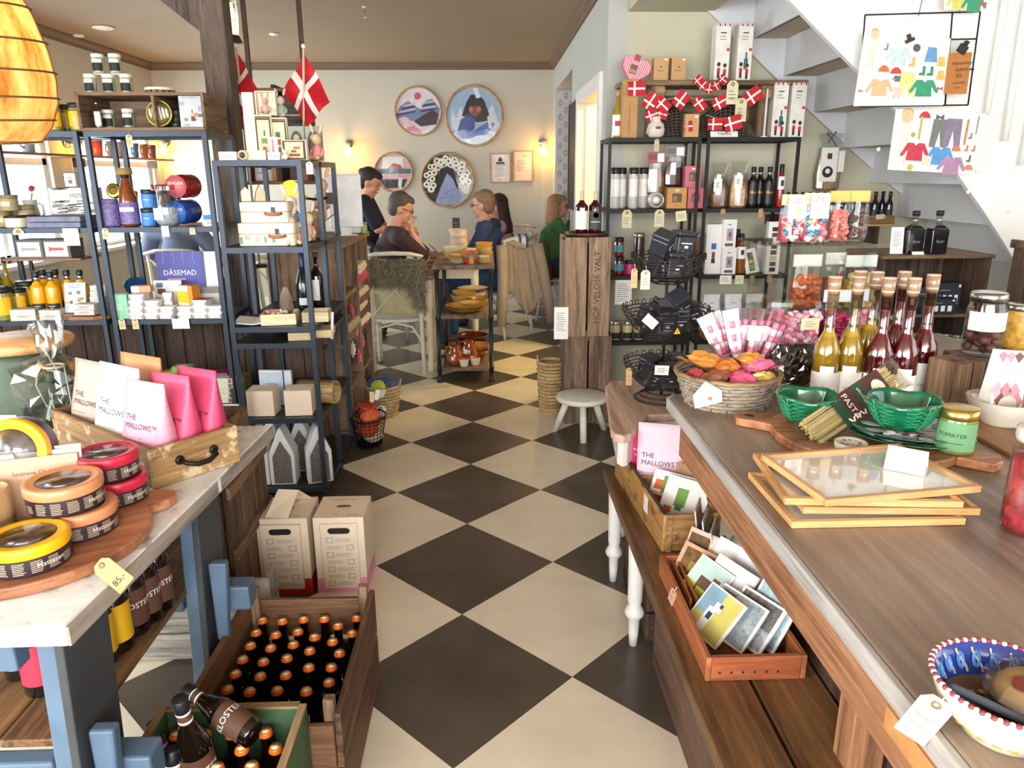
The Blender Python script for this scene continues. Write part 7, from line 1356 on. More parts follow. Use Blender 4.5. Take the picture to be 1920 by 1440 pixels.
pc('white postcard with violet scribbled flowers',.085,.25,.14,.14,-1.15,.65,WHITE,[(.55,.72,.4,.6,mat('#a9a6c4',.5)),(.05,.4,.0,.35,mat('#b89a7a',.5)),(.2,.35,.1,.25,mat('#9a6a34',.5)),(.75,.95,.2,.34,mat('#b58a9a',.5))],th=.008)
pc('grey blue patterned postcard with small gold price label',.075,.14,.14,.12,-1.1,.72,WHITE,[(.04,.96,.04,.96,mat('#9aa3a6',.5,var=.4,scale=90)),(.1,.6,.1,.9,mat('#8a7560',.5,var=.3,scale=60)),(.35,.6,.2,.9,mat('#e8c89a',.5)),(.42,.54,.7,.84,mat('#c98a4c',.5))],th=.006)
pc('dark etched postcard with white border',.115,.125,.13,.125,-1.1,.7,WHITE,[(.06,.94,.05,.95,mat('#a9adb4',.5,var=.4,scale=120)),(.06,.94,.45,.95,mat('#6f6a66',.5,var=.5,scale=120))],th=.006)
pc('pale blue etched postcard leaning on the counter apron',.155,.13,.125,.15,-1.2,.55,WHITE,[(.06,.94,.05,.95,mat('#a9c4cc',.5,var=.3,scale=120))],th=.004)
pc('postcard of brown autumn leaves',.06,.37,.14,.11,-1.0,.6,mat('#d9a58c',.6),[(.1,.9,.1,.9,mat('#7a5a2c',.6,var=.5,scale=60)),(.3,.7,.3,.6,mat('#a88a3c',.6))]);pc('second postcard of autumn leaves standing behind',.09,.41,.13,.13,-.9,.5,mat('#e0b9a4',.6),[(.05,.6,.2,.9,mat('#6a4e2c',.6,var=.5,scale=60)),(.55,.95,.3,.95,mat('#e8cfc0',.6))])
pc('white folded card with dark ink birds',.125,.34,.12,.14,-1.1,.5,WHITE,[(.2,.35,.2,.55,INK),(.5,.62,.3,.5,INK),(.65,.8,.1,.22,INK)]);pc('white envelope stack leaning on the apron',.16,.27,.12,.15,-1.15,.45,mat('#dcdce6',.5),[],th=.012)
for k in range(3):leaflet('photo_card',['first','second','third'][k]+' glossy photo card wedged between pine box and counter',(.617+k*.008,1.93-k*.045,BZ+.012),.1,.15-.012*k,(-.15,0,1.15),mat('#cfc6bf',.3),[(.1,.9,.1,.9,mat(('#a4887c','#8a7a70','#b0a8a8')[k],.3,var=.3))],.004)
price_tag((Xt0-.003,Yt0+.27,BZ+.07),'curled pink tan tag hanging over the tray side',None,0,.026,.06,mat('#d9a992',.7),rot=(.1,.5,-1.3),rows=2);price_tag(V(at(1262,1140,X=.425)),'second curled tan tag on a string below the tray',None,0,.02,.03,mat('#d9a992',.7),rot=(0,.2,-1.4),string=False) if False else None
# ================================================================== on the counter
def K(px,py,z=KZ):return at(px,py,Z=z)
wbk =basket('candy_basket','grey woven willow basket of wrapped treats at the counter end',(col(1360,1.905,.9),1.905,KZ+.001),   .108,.136,.083,wood('#6a5b4a','#b9aa94','x',20,.8),34,8,rim=wood('#6a5238','#a58a66','x',20),handles=False)
bc =Vector(wbk.location)
for k,(dx,dy,z,c,s,lb) in enumerate(((-.055,.045,.075,'#c8823a',1.15,'orange bag with black script at the back'),(.0,.01,.07,'#c9722c',1.0,'crumpled orange wrapper in the middle'),(.02,-.06,.055,'#d4587a',.95,'pink wrapper at the front'),(-.045,-.05,.055,'#8a5236',1.0,'brown wrapper at the front'),(.075,.04,.075,'#cf8a34',1.15,'flat orange bag at the counter side'),(.085,-.0,.075,'#e0688c',.95,'pink bag at the counter side'),(.085,-.05,.05,'#d8b45a',.95,'yellow wrapper at the front counter side'),(-.09,-.005,.055,'#c44a50',.85,'red wrapper against the rim'),(-.02,.08,.06,'#b8662a',.9,'dark orange wrapper at the far rim'))):
    t =thing('wrapped_treat',lb+' of the willow basket','treat',V(bc,dx,dy,z),rot=(.25*sin(k*3),.3*cos(k*2),k*1.1));m =mat(c,.35,var=.15,scale=30)
    b =B(m);N =14;rr =random.Random(k);vs =[]
    for j in range(7):
        for i in range(N):
            a =2*PI*i/N;q =sin(PI*(j+.35)/6.7)**.6;vs.append((.045*s*q*cos(a)*(1+rr.uniform(-.24,.24)),.032*s*q*sin(a)*(1+rr.uniform(-.24,.24)),(.008+.006*j)*s*(1+rr.uniform(-.1,.1))))
    b.add(vs,[(j*N+i,j*N+(i+1)%N,(j+1)*N+(i+1)%N,(j+1)*N+i) for j in range(6) for i in range(N)]+[tuple(range(N-1,-1,-1)),tuple(6*N+i for i in range(N))]);b.obj('wrapper',t)
    b =B(m)
    for e in (-1,1):b.add([(e*.042*s,-.008,.015),(e*.042*s,.008,.018),(e*.068*s,.022,.012),(e*.07*s,-.02,.025)],[(0,1,2,3)])
    b.obj('twist_ends',t,sol=.001)
    if k in (0,4):q =B().t((0,0,.05*s));lettering(q,'MALLOWS',INK,(0,-.004,.0),.011,rot=(0,0,.1));q.obj('lettering',t)
t =thing('basket_tag','white paper house shaped tag on the willow basket front','tag',V(at(1328,762,Y=1.775)),rot=(-.1,-.15,0));B(PAPER).poly_xz([(-.034,0),(.036,.006),(.038,.036),(0,.066),(-.036,.034)],-.001,.001).obj('card',t);B(mat('#a8744a',.7)).t((.006,-.0012,.02),(PI/2,0,0)).lathe([(.003,0),(.0055,0),(.0055,.0006),(.003,.0006)],12).obj('eyelet',t);q =B();lettering(q,'Mallows',GREYINK,(.004,-.0016,.038),.012);q.obj('writing',t)
# candy sticks behind the basket
for k in range(11):
    a =-.55+k*.11;p =(col(1395,2.12,.9)+.0075*(k-5),2.12+.02*(k %3),KZ+.001);t =thing('candy_stick','pink and white candy stick in clear film, %s in the bunch behind the basket'%['first','second','third','fourth','fifth','sixth','seventh','eighth','ninth','tenth','eleventh'][k],'candy',p,rot=(-.1+.08*(k %3),a*.8,0),group='pink candy sticks')
    for j in range(6):B(mat('#e68aa4',.35) if j %2 else mat('#f6e6ea',.35)).lathe([(.0095,.06+j*.02),(.0095,.08+j*.02)],10).obj('stick_band',t)
    B(WHITE).cyl(.0025,0,.06,6).obj('stick',t);B(glass('#fdeff3',.35,.1)).frust(.03,.02,.05,.004,.055,.215).obj('film_bag',t)
    if k in (5,6,8):B(WHITE).box(-.02,.02,-.014,-.0125,.12,.165).obj('label',t)
t =thing('candy_cup','dark wooden cup holding the candy sticks','cup',(col(1395,2.14,.9),2.14,KZ+.001));B(DARKWOODZ).lathe([(.04,0),(.055,.05),(.05,.05),(.036,.006),(0,.006)],20).obj('cup_body',t)
# acrylic candy stand
AC =glass('#f8fbfb',.12,.04);asx =1.1
ac =thing('acrylic_stand','clear acrylic step display holding bags of sweets','display stand',(0,0,KZ))
for n,(x0,x1,y0,y1,z0,z1) in enumerate((('step_shelf',(.93,1.30,2.28,2.62,.146,.151)),('top_shelf',(.90,1.25,2.4,2.66,.372,.377)),('side_panel',(.925,.93,2.28,2.62,0,.151)),('side_panel',(1.30,1.305,2.28,2.62,.0,.151)),('front_panel',(.93,1.30,2.275,2.28,0,.151)),('upper_front',(.95,1.27,2.395,2.4,.151,.372)),('side_panel',(.945,.95,2.4,2.66,.151,.372)),('side_panel',(1.27,1.275,2.4,2.66,.151,.372)))[k][1] for k in range(8)):B(AC).box(x0,x1,y0,y1,z0,z1).obj(('step_shelf','top_shelf','side_panel','side_panel','front_panel','upper_front','side_panel','side_panel')[n],ac)
def sweets_bag(lb,loc,w,d,h,cols,shape='ball',header='#e8d9a8',sz=.011,n=60,rz=0,htext=None,seed=1):
    t =thing('sweets_bag',lb,'bag of sweets',loc,rz);rr =random.Random(seed);b =B();fh =h*.62
    for k in range(n):
        z =rr.uniform(sz,fh);q =(w/2-sz)*(1-.35*max(0,z/fh-.7));x =rr.uniform(-q,q);y =rr.uniform(-d/2+sz*.7,0) if k %3 else -d/2+sz*.75;c =cols[k %len(cols)];b.mt(mat(c,.3,var=.08));b.t((x,y,z),(rr.random()*3,rr.random()*3,0))
        if shape == 'ball':b.ell((0,0,0),sz,sz,sz*.9,8,6)
        elif shape == 'disc':b.lathe([(sz*.6,-sz*.35),(sz,-sz*.15),(sz,sz*.15),(sz*.6,sz*.35)],9)
        elif shape == 'stripe':
            b.lathe([(.001,-sz*.8),(sz*.8,-sz*.4),(sz,-.1*sz)],8);b.mt(mat('#f2e6dc',.3)).lathe([(sz,-.1*sz),(sz,.1*sz)],8);b.mt(mat(cols[(k+1)%len(cols)],.3)).lathe([(sz,.1*sz),(sz*.8,sz*.4),(.001,sz*.8)],8)
    b.T =Matrix();b.mt(mat(mul(cols[0],.75),.6)).box(-w*.42,w*.42,-d*.2,d*.4,.004,fh*.85);o =b.obj('sweets',t);o['kind']='stuff'
    f =B(glass('#fafcfc',.08,.06));f.lathe([(w*.46,0),(w*.53,h*.08),(w*.55,h*.4),(w*.5,h*.72),(w*.48,h*.8)],14,False,sy=d/w*.95);f.obj('film',t)
    if header:B(mat(header,.6)).box(-w*.48,w*.48,-.004,.004,h*.78,h).obj('header_card',t)
    if htext:q =B(PAPER).box(-w*.36,w*.36,-d*.5-.0025,-d*.5-.0015,h*.5,h*.98); 
    if htext:
        lettering(q,htext[0],INK,(0,-d*.5-.0032,h*.88),.014);lettering(q,htext[1],INK,(0,-d*.5-.0032,h*.81),.014);q.mt(mat('#e3dba4',.6)).box(-w*.1,w*.15,-d*.5-.0031,-d*.5-.0026,h*.56,h*.74);q.obj('front_label',t)
    return t
MIX =('#d8485a','#3a7a96','#e8b85a','#e07a8a','#f0dcd0','#c83a48')
zt2,zm2 =KZ+.378,KZ+.152
sweets_bag('bag of striped multicoloured sweets at the door end of the top step',(col(1482,2.48,zt2),2.48,zt2),.085,.06,.155,MIX,'stripe','#e9dcae',.0125,46,0,('Tutti','Frutti'),2)
sweets_bag('bag of striped multicoloured sweets with Tutti Frutti label in front',(col(1523,2.45,zt2),2.45,zt2),.085,.06,.16,MIX,'stripe','#e9dcae',.0125,46,0,('Tutti','Frutti'),3)
sweets_bag('bag of pink ribbed sweets with yellow header card',(col(1566,2.5,zt2),2.5,zt2),.07,.055,.165,('#d97868','#e0907e','#cf6a5c'),'ball','#d8b45c',.009,60,0,None,4);sweets_bag('bag of round chocolate coins with yellow header card',(col(1603,2.5,zt2),2.5,zt2),.068,.055,.165,('#5d4a3e','#6f594a','#524034'),'disc','#d8b45c',.014,34,0,None,5)
sweets_bag('bag of orange jelly sweets on the middle step',(col(1512,2.44,zm2),2.44+.03,zm2),.1,.07,.185,('#d9682c','#e07a3a','#c85a24'),'ball','#efe9dc',.0125,60,0,None,6);sweets_bag('bag of mixed fruit jellies in red, green and yellow',(col(1561,2.5,zm2),2.52,zm2),.07,.06,.185,('#c83a44','#5a8a4a','#e0a83a','#d8566a'),'ball','#efe9dc',.012,44,0,None,7);sweets_bag('bag of yellow pastel sweets on the middle step',(col(1607,2.47,zm2),2.48,zm2),.11,.07,.18,('#e8bc4a','#f0cf74','#e0a838','#efd9a0'),'ball','#efe9dc',.0125,64,0,None,8)
sweets_bag('large bag of pink and white sweets at the foot of the stand',(col(1487,2.33,KZ),2.36,KZ+.001),.16,.08,.2,('#e88aa4','#f2b6c6','#e07494','#f6d8e0'),'stripe','#cfd4dc',.011,130,0,None,9) if False else sweets_bag('large bag of pink and white sweets at the foot of the stand',(col(1483,2.22,KZ+.1),2.22,KZ+.085),.175,.07,.17,('#e88aa4','#f2b6c6','#e07494','#f6d8e0'),'stripe',None,.0115,150,0,None,9)
sweets_bag('bag of crimson sweets behind the wine bottles',(col(1562,2.22,KZ+.1),2.22,KZ+.085),.09,.06,.17,('#c02a5a','#d04a74','#a81f4a'),'ball','#dfe2e8',.0105,60,0,None,10);sweets_bag('bag of pink sweets farther behind the red bottles',(col(1607,2.23,KZ+.1),2.23,KZ+.085),.07,.06,.17,('#e07a98','#f0a8bc'),'ball','#dfe2e8',.0105,50,0,None,12)
B(AC).box(-.2,.16,-.05,.045,.08,.084).box(-.2,-.196,-.05,.045,0,.0795).box(.156,.16,-.05,.045,0,.0795).obj('riser',thing('acrylic_riser','flat clear acrylic riser under the pink sweets','riser',(col(1520,2.2,KZ),2.215,KZ)))
cello('cellophane_bag','clear bag of dark liquorice below the pink sweets',(col(1462,2.1,KZ),2.1,KZ+.002),.06,.04,.11,5,glass('#b9b2b2',.6,.1),'bag');cello('cellophane_bag','clear bag of brown liquorice rings beside the willow basket',(col(1497,2.06,KZ),2.06,KZ+.002),.05,.04,.11,8,glass('#a89a90',.6,.1),'bag')
card('price_card','beige price card standing before the pink sweets','card',(col(1518,2.13,KZ+.15),2.13,KZ+.15),.055,.035,mat('#e3d3a6',.7),rows=[(.2,.8,.2,.8,3)])
# tall bottles
def tall_bottle(px,Y,lb,liquid,glassc,lvl=.66,s=1):
    t =thing('wine_bottle',lb,'bottle',(col(px,Y,KZ),Y,KZ+.001),RU(-.6,-.3));r,h =.036*s,.335*s
    pf =[(r*.85,0),(r,.005),(r,.125*s),(r*.93,.145*s),(r*.62,.17*s),(r*.4,.185*s),(r*.37,.2*s),(r*.37,.3*s)]
    B(glass(glassc,.35,.03)).lathe(pf,22).obj('bottle_body',t);q =[(a*.93,z+.003) for a,z in pf[:7]];q += [(r*.33,lvl*h),(0,lvl*h)];B(liquid).lathe(q,20).obj('liquid',t)
    B(mat('#d8b79a',.6)).lathe([(r*.34,.285*s),(r*.46,.3*s),(r*.48,h),(0,h+.001)],16).obj('cork',t);B(glass('#e9e2da',.5,.1)).lathe([(r*.41,.25*s),(r*.43,.3*s),(r*.49,.302*s),(r*.49,h*.99)],16).obj('shrink_band',t)
    bandlabel(t,r+.0008,.012,.078*s,PAPER,1.35,['VIN'],.03,.013,GREYINK);bb =B(PAPER).lathe([(r+.0009,.076*s),(r+.0009,.096*s)],10,True,-PI/2-.5,-PI/2+.5);bb.obj('label_arch',t);return t
GOLD =mat('#a5841a',.08,var=.1,coat=.4);REDW =mat('#5a0d18',.08,var=.1,coat=.4);PALE =glass('#f2eccc',.4,.03)
REDGL =glass('#d9302c',.4,.03)
for px,Y,lb,lq,gc in ((1541,1.93,'clear wine bottle with golden wine at the door end of the row',GOLD,'#f3efd6'),(1584,1.93,'clear wine bottle with golden wine, second in the front row',GOLD,'#f3efd6'),(1588,2.04,'clear wine bottle with golden wine standing behind the second',GOLD,'#f3efd6'),(1618,2.02,'clear wine bottle with golden wine beside the red bottles',GOLD,'#f3efd6'),(1638,1.9,'clear bottle with dark red wine beside the golden bottles',REDW,'#f0d8d4'),(1667,2.02,'clear bottle with dark red wine standing behind',REDW,'#f0d8d4'),(1683,1.89,'clear bottle with dark red wine in the front middle',REDW,'#f0d8d4'),(1718,1.95,'clear bottle with dark red wine nearest the wooden stump',REDW,'#f0d8d4')):tall_bottle(px,Y,lb,lq,gc,.78 if lq is REDW else .52)
# round board with cabbage ware
rb_ =thing('round_board','round acacia serving board with handle under the green ware','board',(.868,1.592,KZ+.001));P =[]
for k in range(48):a =2*PI*k/48;P.append((.205*cos(a),.205*sin(a)))
B(ACACIA).prism(P,0,.022).obj('board',rb_,bev=.004);B(ACACIA).t((-.2,.11,0),(0,0,2.65)).prism([(-.03,-.045),(.03,-.035),(.055,-.03),(.065,0),(.055,.03),(.03,.035),(-.03,.045)],.0005,.0215).obj('handle',rb_,bev=.004);B(BLACK).t((-.226,.123,.0216)).lathe([(.012,0),(0,.0002)],14).obj('handle_hole',rb_);B(ACACIA).t((.155,-.155,0),(0,0,-.75)).prism([(-.02,-.04),(.05,-.035),(.06,0),(.05,.035),(-.02,.04)],.0005,.0215).obj('lower_lobe',rb_,bev=.004)
ZP =KZ+.0235
GLZ =mat('#0b6440',.14,var=.45,scale=30,coat=.7)
for k in range(2):
    t =thing('leaf_plate',['lower','upper'][k]+' oval green glazed plate with white leaf relief','plate',(.945,1.53,ZP+k*.013),-.3);B(GLZ).lathe([(.07,0),(.075,.002),(.11,.01),(.122,.014),(.118,.015),(.08,.006),(0,.005)],40,sx=1.05,sy=.8).obj('plate_body',t)
    if k:
        q =B(mat('#aab4b0',.3,coat=.4))
        for a in range(9):A_ =a*2*PI/9;q.t((.085*1.05*cos(A_),.085*.8*sin(A_),.009),(0,-.1,A_));q.lathe([(.001,.003),(.012,.002),(.02,0)],7,False,sx=1.2,sy=.8)
        q.obj('leaf_relief',t)['kind']='stuff'
def cabbage_bowl(lb,loc,r,h,rz=0):
    t =thing('cabbage_bowl',lb,'bowl',loc,rz);NU =60
    def P(u,v):
        a =2*PI*u;lobe =.5+.5*abs(cos(2*a));rr =r*(.42+.58*v**.62)*(1+.05*(lobe-.5)*v);z =h*v**1.25*(.86+.2*lobe*v)
        return Vector((rr*cos(a),rr*sin(a),z+.004))
    B(GLZ).grid(P,NU,10).obj('leaf_bowl',t,sol=.005);q =B(mat('#2f8f64',.2,coat=.6))
    for k in range(4):
        A0 =k*.25;f =lambda du,v:P(A0+du,v)*1.0+Vector((cos(2*PI*(A0+du)),sin(2*PI*(A0+du)),0))*.0035
        q.tube([f(0,v/8) for v in range(1,9)],[.003-.00025*v for v in range(8)],5)
        for s in (-1,1):
            for j in range(1,6):v0 =.12+.13*j;q.tube([f(0,v0),f(s*.035,min(1,v0+.1)),f(s*.085,min(1,v0+.2))],[.002,.0016,.001],4)
            for j in range(1,7):v0 =.2+.12*j;q.tube([f(s*.03,min(1,v0+.08)),f(s*.055,min(1,v0+.03)),f(s*.1,min(1,v0+.05))],.0012,4)
    q.obj('leaf_veins',t);B(GLZ).lathe([(r*.4,0),(r*.44,.006),(0,.006)],24).obj('foot',t);return t
cabbage_bowl('green cabbage leaf bowl on the handle side of the board',(col(1511,1.655,.94),1.655,ZP),.07,.066,.5);cabbage_bowl('green cabbage leaf bowl standing on the green plates',(col(1687,1.52,.95),1.52,ZP+.0305),.074,.064,.2)
# pasta pack leaning back
p0 =Vector((col(1512,1.53,.93),1.53,ZP+.012));p1 =at(1684,700,Y=1.72);dv =p1-p0;Ld =dv.length
pk =thing('pasta_pack','long clear pack of dry pasta with dark green label reading PASTA','pasta',p0);z_ =dv.normalized();n__ =Vector((-.1,-1,.55));y_ =-(n__-z_*n__.dot(z_)).normalized();x_ =y_.cross(z_);pk.matrix_world =Matrix((x_,y_,z_)).transposed().to_4x4();pk.location =p0;pk.rotation_euler =Matrix((x_,y_,z_)).transposed().to_euler()
b =B()
for k in range(60):
    rr =random.Random(k);x =rr.uniform(-.032,.032);y =rr.uniform(-.011,.011);b.mt(mat('#e3cf9a',.5) if k %2 else mat('#d4bc82',.5));b.tube([(x,y,.008+rr.uniform(0,.008)),(x+rr.uniform(-.003,.003),y,Ld-.03+rr.uniform(-.01,.01))],.0022,4)
b.obj('pasta_strands',pk)['kind']='stuff';B(glass('#f8f8f4',.35,.08)).box(-.038,.038,-.015,.015,-.004,Ld-.01).obj('film',pk);B(glass('#f8f8f4',.4,.1)).frust(.07,.02,.085,.002,0,.03).t((0,0,0)).obj('crimped_end',pk,(0,0,Ld-.012))
DG,MAR =mat('#20402a',.5),mat('#4a201e',.5)
q =B(MAR).box(-.0385,.0385,-.0165,-.0155,Ld*.28,Ld*.8).mt(DG).box(-.0385,.0385,-.0172,-.0166,Ld*.5,Ld*.6).box(-.0385,.0385,-.0172,-.0166,Ld*.28,Ld*.36);q.mt(DG).t((0,-.0166,Ld*.71),(PI/2,0,0)).lathe([(.022,0),(.022,.001),(0,.001)],20);q.mt(CREAM).lathe([(.022,.0012),(.019,.0014)],20);q.obj('pack_label',pk)
q =B().t((0,-.0175,0));lettering(q,'PASTA',CREAM,(-.0,-.001,Ld*.38),.026,sx=.85);lettering(q,'økologisk',CREAM,(-.0,-.001,Ld*.53),.014)
for k in range(6):q.mt(CREAM).t((.026+.002*(k %2),-.0185,Ld*(.33+.03*k)),(0,.6 if k %2 else -.6,0)).box(-.006,.006,0,.0006,-.0022,.0022)
q.obj('lettering',pk)
# tomato jar, small tin, frames with card
JY =1.455;t =jar('tomato_jar','green labelled jar reading TOMATER with gold lid','jar',(col(1790,JY,.94),JY,ZP),.038,.098,mat('#7a8a4a',.2,var=.3,coat=.4),GOLDLID,-.8,mat('#6fa070',.5),(.1,.72),['TOMATER'],.0125,mat('#2b4a34',.5),lidh=.2,a=1.4);bandlabel(t,.0393,.026,.028,mat('#3f6a48',.5),.6,name='label_line')
t =thing('small_tin','small round patterned tin at the board edge','tin',(col(1595,1.475,.93),1.475,ZP));B(mat('#c9c4b4',.4)).lathe([(.03,0),(.033,.003),(.034,.016),(.031,.017),(.029,.014),(0,.013)],28).obj('tin_body',t);q =B()
for a in range(10):q.mt(mat(('#3a3a34','#c9a43c','#5a6a44')[a %3],.5)).t((.02*cos(a*.628),.02*sin(a*.628),.0135)).lathe([(.0055,0),(0,.0008)],7)
q.obj('olives',t)['kind']='stuff'
FRM =wood('#c28c52','#e6b67c','x',5,.45,.1)
def pframe(lb,cx,cy,z,rz,glassy,tiltx=0,tilty=0,w=.31,d=.226):
    t =thing('picture_frame',lb,'frame',(cx,cy,z),rot=(tiltx,tilty,rz));e,h =.011,.0125
    for y in (-d/2,d/2-e):B(FRM).box(-w/2,w/2,y,y+e,0,h).obj('frame_rail',t,bev=.0008)
    for x in (-w/2,w/2-e):B(PINEY).box(x,x+e,-d/2+e,d/2-e,0,h).obj('frame_stile',t,bev=.0008)
    B(mat('#cdb08a',.6)).box(-w/2+e,w/2-e,-d/2+e,d/2-e,.001,.003).obj('backing',t)
    if glassy:B(mat('#d9d3c8',.04,.0,coat=1)).box(-w/2+e,w/2-e,-d/2+e,d/2-e,.0031,.0055).obj('glazing',t)
    return t
pframe('pale wooden picture frame at the bottom of the counter stack',.68,1.268,KZ+.001,0,True);pframe('pale wooden picture frame second from the bottom of the stack',.718,1.287,KZ+.0145,-.065,True);pframe('pale wooden picture frame third from the bottom of the stack',.69,1.293,KZ+.028,-.09,True);pframe('glazed wooden picture frame on top of the stack with a white card',.717,1.29,KZ+.0415,.15,True)
fc =thing('tent_card','blank white folded card standing on the top picture frame','card',(.805,1.305,KZ+.0482),-.65);B(WHITE).add([(-.035,-.028,0),(.035,-.028,0),(.035,0,.04),(-.035,0,.04),(.035,.028,0),(-.035,.028,0)],[(0,1,2,3),(3,2,4,5)]).obj('folded_sheet',fc,sol=.0008)
# stump, chocolate jar, bowl with flour bag
sp =K(1797,778);t =thing('wood_stump','rough upright wooden block behind the white bowl','block',(1.235,1.85,KZ+.001),.3);B(wood('#5a4230','#9a7a58','z',5,.85,.5)).box(-.045,.045,-.05,.05,0,.125).obj('block',t,bev=.006);B(mat('#241a14',.9)).box(-.001,.002,-.0506,-.0496,.03,.125).obj('crack',t)
cj =(col(1842,2.0,1.05),2.0,KZ+.001);B(OLDWOODX).cb(.14,.12,0,.1).obj('riser_block',thing('riser_block','weathered wooden block under the chocolate ball jar','block',cj),bev=.004)
t =thing('chocolate_jar','tall clear jar of brown chocolate balls with white label','jar',V(cj,0,0,.1012));B(glass('#eef0ee',.3)).lathe([(.045,0),(.05,.004),(.05,.13),(.044,.145),(.044,.155)],24).obj('jar_body',t);B(CHROME).lathe([(.047,.15),(.047,.172),(.043,.176),(0,.176)],24).obj('lid',t);bandlabel(t,.0508,.072,.125,PAPER,1.5);rr =random.Random(3)
for k in range(24):B(mat('#7a4a44',.5,var=.1)).t((.034*cos(k*2.4)*(1 if k %4 else .3),.034*sin(k*2.4)*(1 if k %4 else .3),.014+.0045*k)).ell((0,0,0),.0135,.0135,.013,10,8).obj('chocolate_ball',t)
bwl =(1.245,1.665,KZ+.012);B(wood('#8a5a34','#c08e5c','y',4,.5)).box(-.16,.3,-.3,.14,0,.011).obj('cutting_board',thing('cutting_board','brown wooden cutting board at the counter’s right side','board',(1.29,1.66,KZ+.0005)),bev=.003)
t =dish('stoneware_bowl','off white stoneware bowl holding the patterned flour box',bwl,.082,.062,'#d9d3c0','#b9ad92',foot=.55)
fx =thing('gift_box','white box with pink diamond pattern standing in the white bowl','box',V(bwl,-.012,.0,.014),rot=(-.05,.1,.12));w,h,d =.088,.165,.045;b =B(WHITE).frust(w,d,w*.95,.02,0,h);b.obj('box_body',fx);q =B();fy =lambda z:-(d/2+(.01-d/2)*z/h)-.0012
for r in range(4):
    for c in range(4):
        if r == 3:X_,Z_ =(-.5+c*.28)*w*.9+.01,h*.93
        else:X_,Z_ =(-.36+c*.27+(r %2)*.13)*w,h*(.12+.15*r)
        if abs(X_) > w*.4:continue
        q.mt(mat(('#d98a94','#6a4a3c','#e0a0a8','#b57a84')[(r+c)%4],.5));e_ =.0165 if r < 3 else .013
        q.add([(X_-e_,fy(Z_),Z_),(X_,fy(Z_-e_*1.3),Z_-e_*1.3),(X_+e_,fy(Z_),Z_),(X_,fy(Z_+e_*1.3)-.0,min(h-.002,Z_+e_*1.3))],[(0,1,2,3)])
disc(q,.026,mat('#c9b8a8',.5,var=.3),fy(.035)-.0015,0,.035,1,.9,20);q.obj('diamond_print',fx)['kind']='stuff';q =B();lettering(q,'hjem.mel',GREYINK,(0,fy(h*.68)-.002,h*.66),.012);q.obj('lettering',fx)
jar('red_jar','small red jelly jar behind the board','jar',(col(1750,1.95,.93),1.95,KZ+.001),.03,.075,mat('#9c1f12',.12,coat=.5),mat('#b9b4ac',.3,.7),lidh=.18)
jar('berry_jar','tall clear jar of red sweets cut by the right picture edge','jar',(col(1926,1.13,.95),1.13,KZ+.001),.036,.19,glass('#f6f2f0',.2),mat('#d0c8c0',.3),lidh=.1,fill=mat('#a8343c',.3,var=.6,scale=55))
jar('berry_jar','dark red jar at the right edge beside the flour box','jar',(1.37,1.82,KZ+.012),.04,.12,mat('#7a2030',.2,var=.3,coat=.4),mat('#d8d0c4',.4),lidh=.15)
# painted bowls at the near end
def painted_bowl(lb,loc,r,h):
    t =thing('painted_bowl',lb,'bowl',loc);B(mat('#e6dfc4',.25,coat=.5)).lathe([(r*.55,0),(r*.57,.006),(r*.85,h*.45),(r*.97,h*.85),(r,h)],44,cap=1).obj('outside',t);B(mat('#2b3f8a',.2,var=.2,coat=.6)).lathe([(r,h),(r*.96,h),(r*.9,h*.7),(r*.8,h*.4)],44,cap=0).mt(mat('#5a3a1c',.25,coat=.5)).lathe([(r*.8,h*.4),(r*.55,h*.14),(0,h*.1)],44,cap=0).obj('inside',t);q =B()
    for k in range(22):
        A_ =2*PI*k/22;f =lambda da,v:Vector(((r*(.8+.16*v)-.0012)*cos(A_+da),(r*(.8+.16*v)-.0012)*sin(A_+da),h*(.42+.55*v)))
        q.mt(mat('#cdbf9a',.3)).tube([f(-.1*cos(s*PI/8)*.9,.1+.8*s/8) for s in range(9)],.0014,4)
        q.mt(mat('#5a8ad0',.3)).tube([f(.02+.05*cos(s*PI/4),.5+.25*sin(s*PI/4)) for s in range(8)],.0022,4,True)
        q.mt(mat('#c98a2c',.3)).t(Vector((r*.62*cos(A_),r*.62*sin(A_),h*.2))).ell((0,0,0),.006,.006,.002,8,4).t()
    q.obj('painted_pattern',t);q =B()
    for k in range(90):A_ =2*PI*k/90;q.mt(mat('#e9d5c8',.3) if k %2 else mat('#8a2f3c',.3)).t((r*.985*cos(A_),r*.985*sin(A_),h+.0015)).ell((0,0,0),.0036,.0036,.0028,6,4)
    q.obj('beaded_rim',t)['kind']='stuff';return t
pbw =(.566,.668,KZ+.001);painted_bowl('cream bowl with blue painted inside and beaded rim',pbw,.078,.06);painted_bowl('second painted bowl cut by the lower right corner',(.612,.53,KZ+.001),.066,.06)
t =thing('grey_knife','grey blue pen shaped stick lying in the blue painted bowl','stick',V(pbw,-.015,-.018,.038),rot=(0,.1,-.75));B(mat('#6a7886',.4)).t((0,0,0),(0,PI/2,0)).lathe([(.002,-.055),(.005,-.05),(.005,.045),(.002,.055)],10).obj('shaft',t);B(mat('#4a5664',.4)).t((0,0,0),(0,PI/2,0)).lathe([(.0053,.02),(.0053,.03)],10).obj('ring',t)
t =thing('cookie_pack','clear pack of cookies with red heart in the painted bowl','bag',V(pbw,.03,.012,.04),rot=(.1,-.2,.3));B(mat('#c99a5a',.6,var=.3)).ell((0,0,0),.035,.032,.016).obj('cookies',t);b =B(mat('#8a2a20',.5)).t((0,-.005,.014));b.prism([(x*.22,y*.22) for x,y in [(z[0],z[1]) for z in H2]],0,.004).obj('heart',t);B(glass('#eef0f0',.4,.1)).lathe([(.015,-.015),(.042,-.01),(.045,.008),(.03,.022),(0,.024)],12,False).obj('film',t)
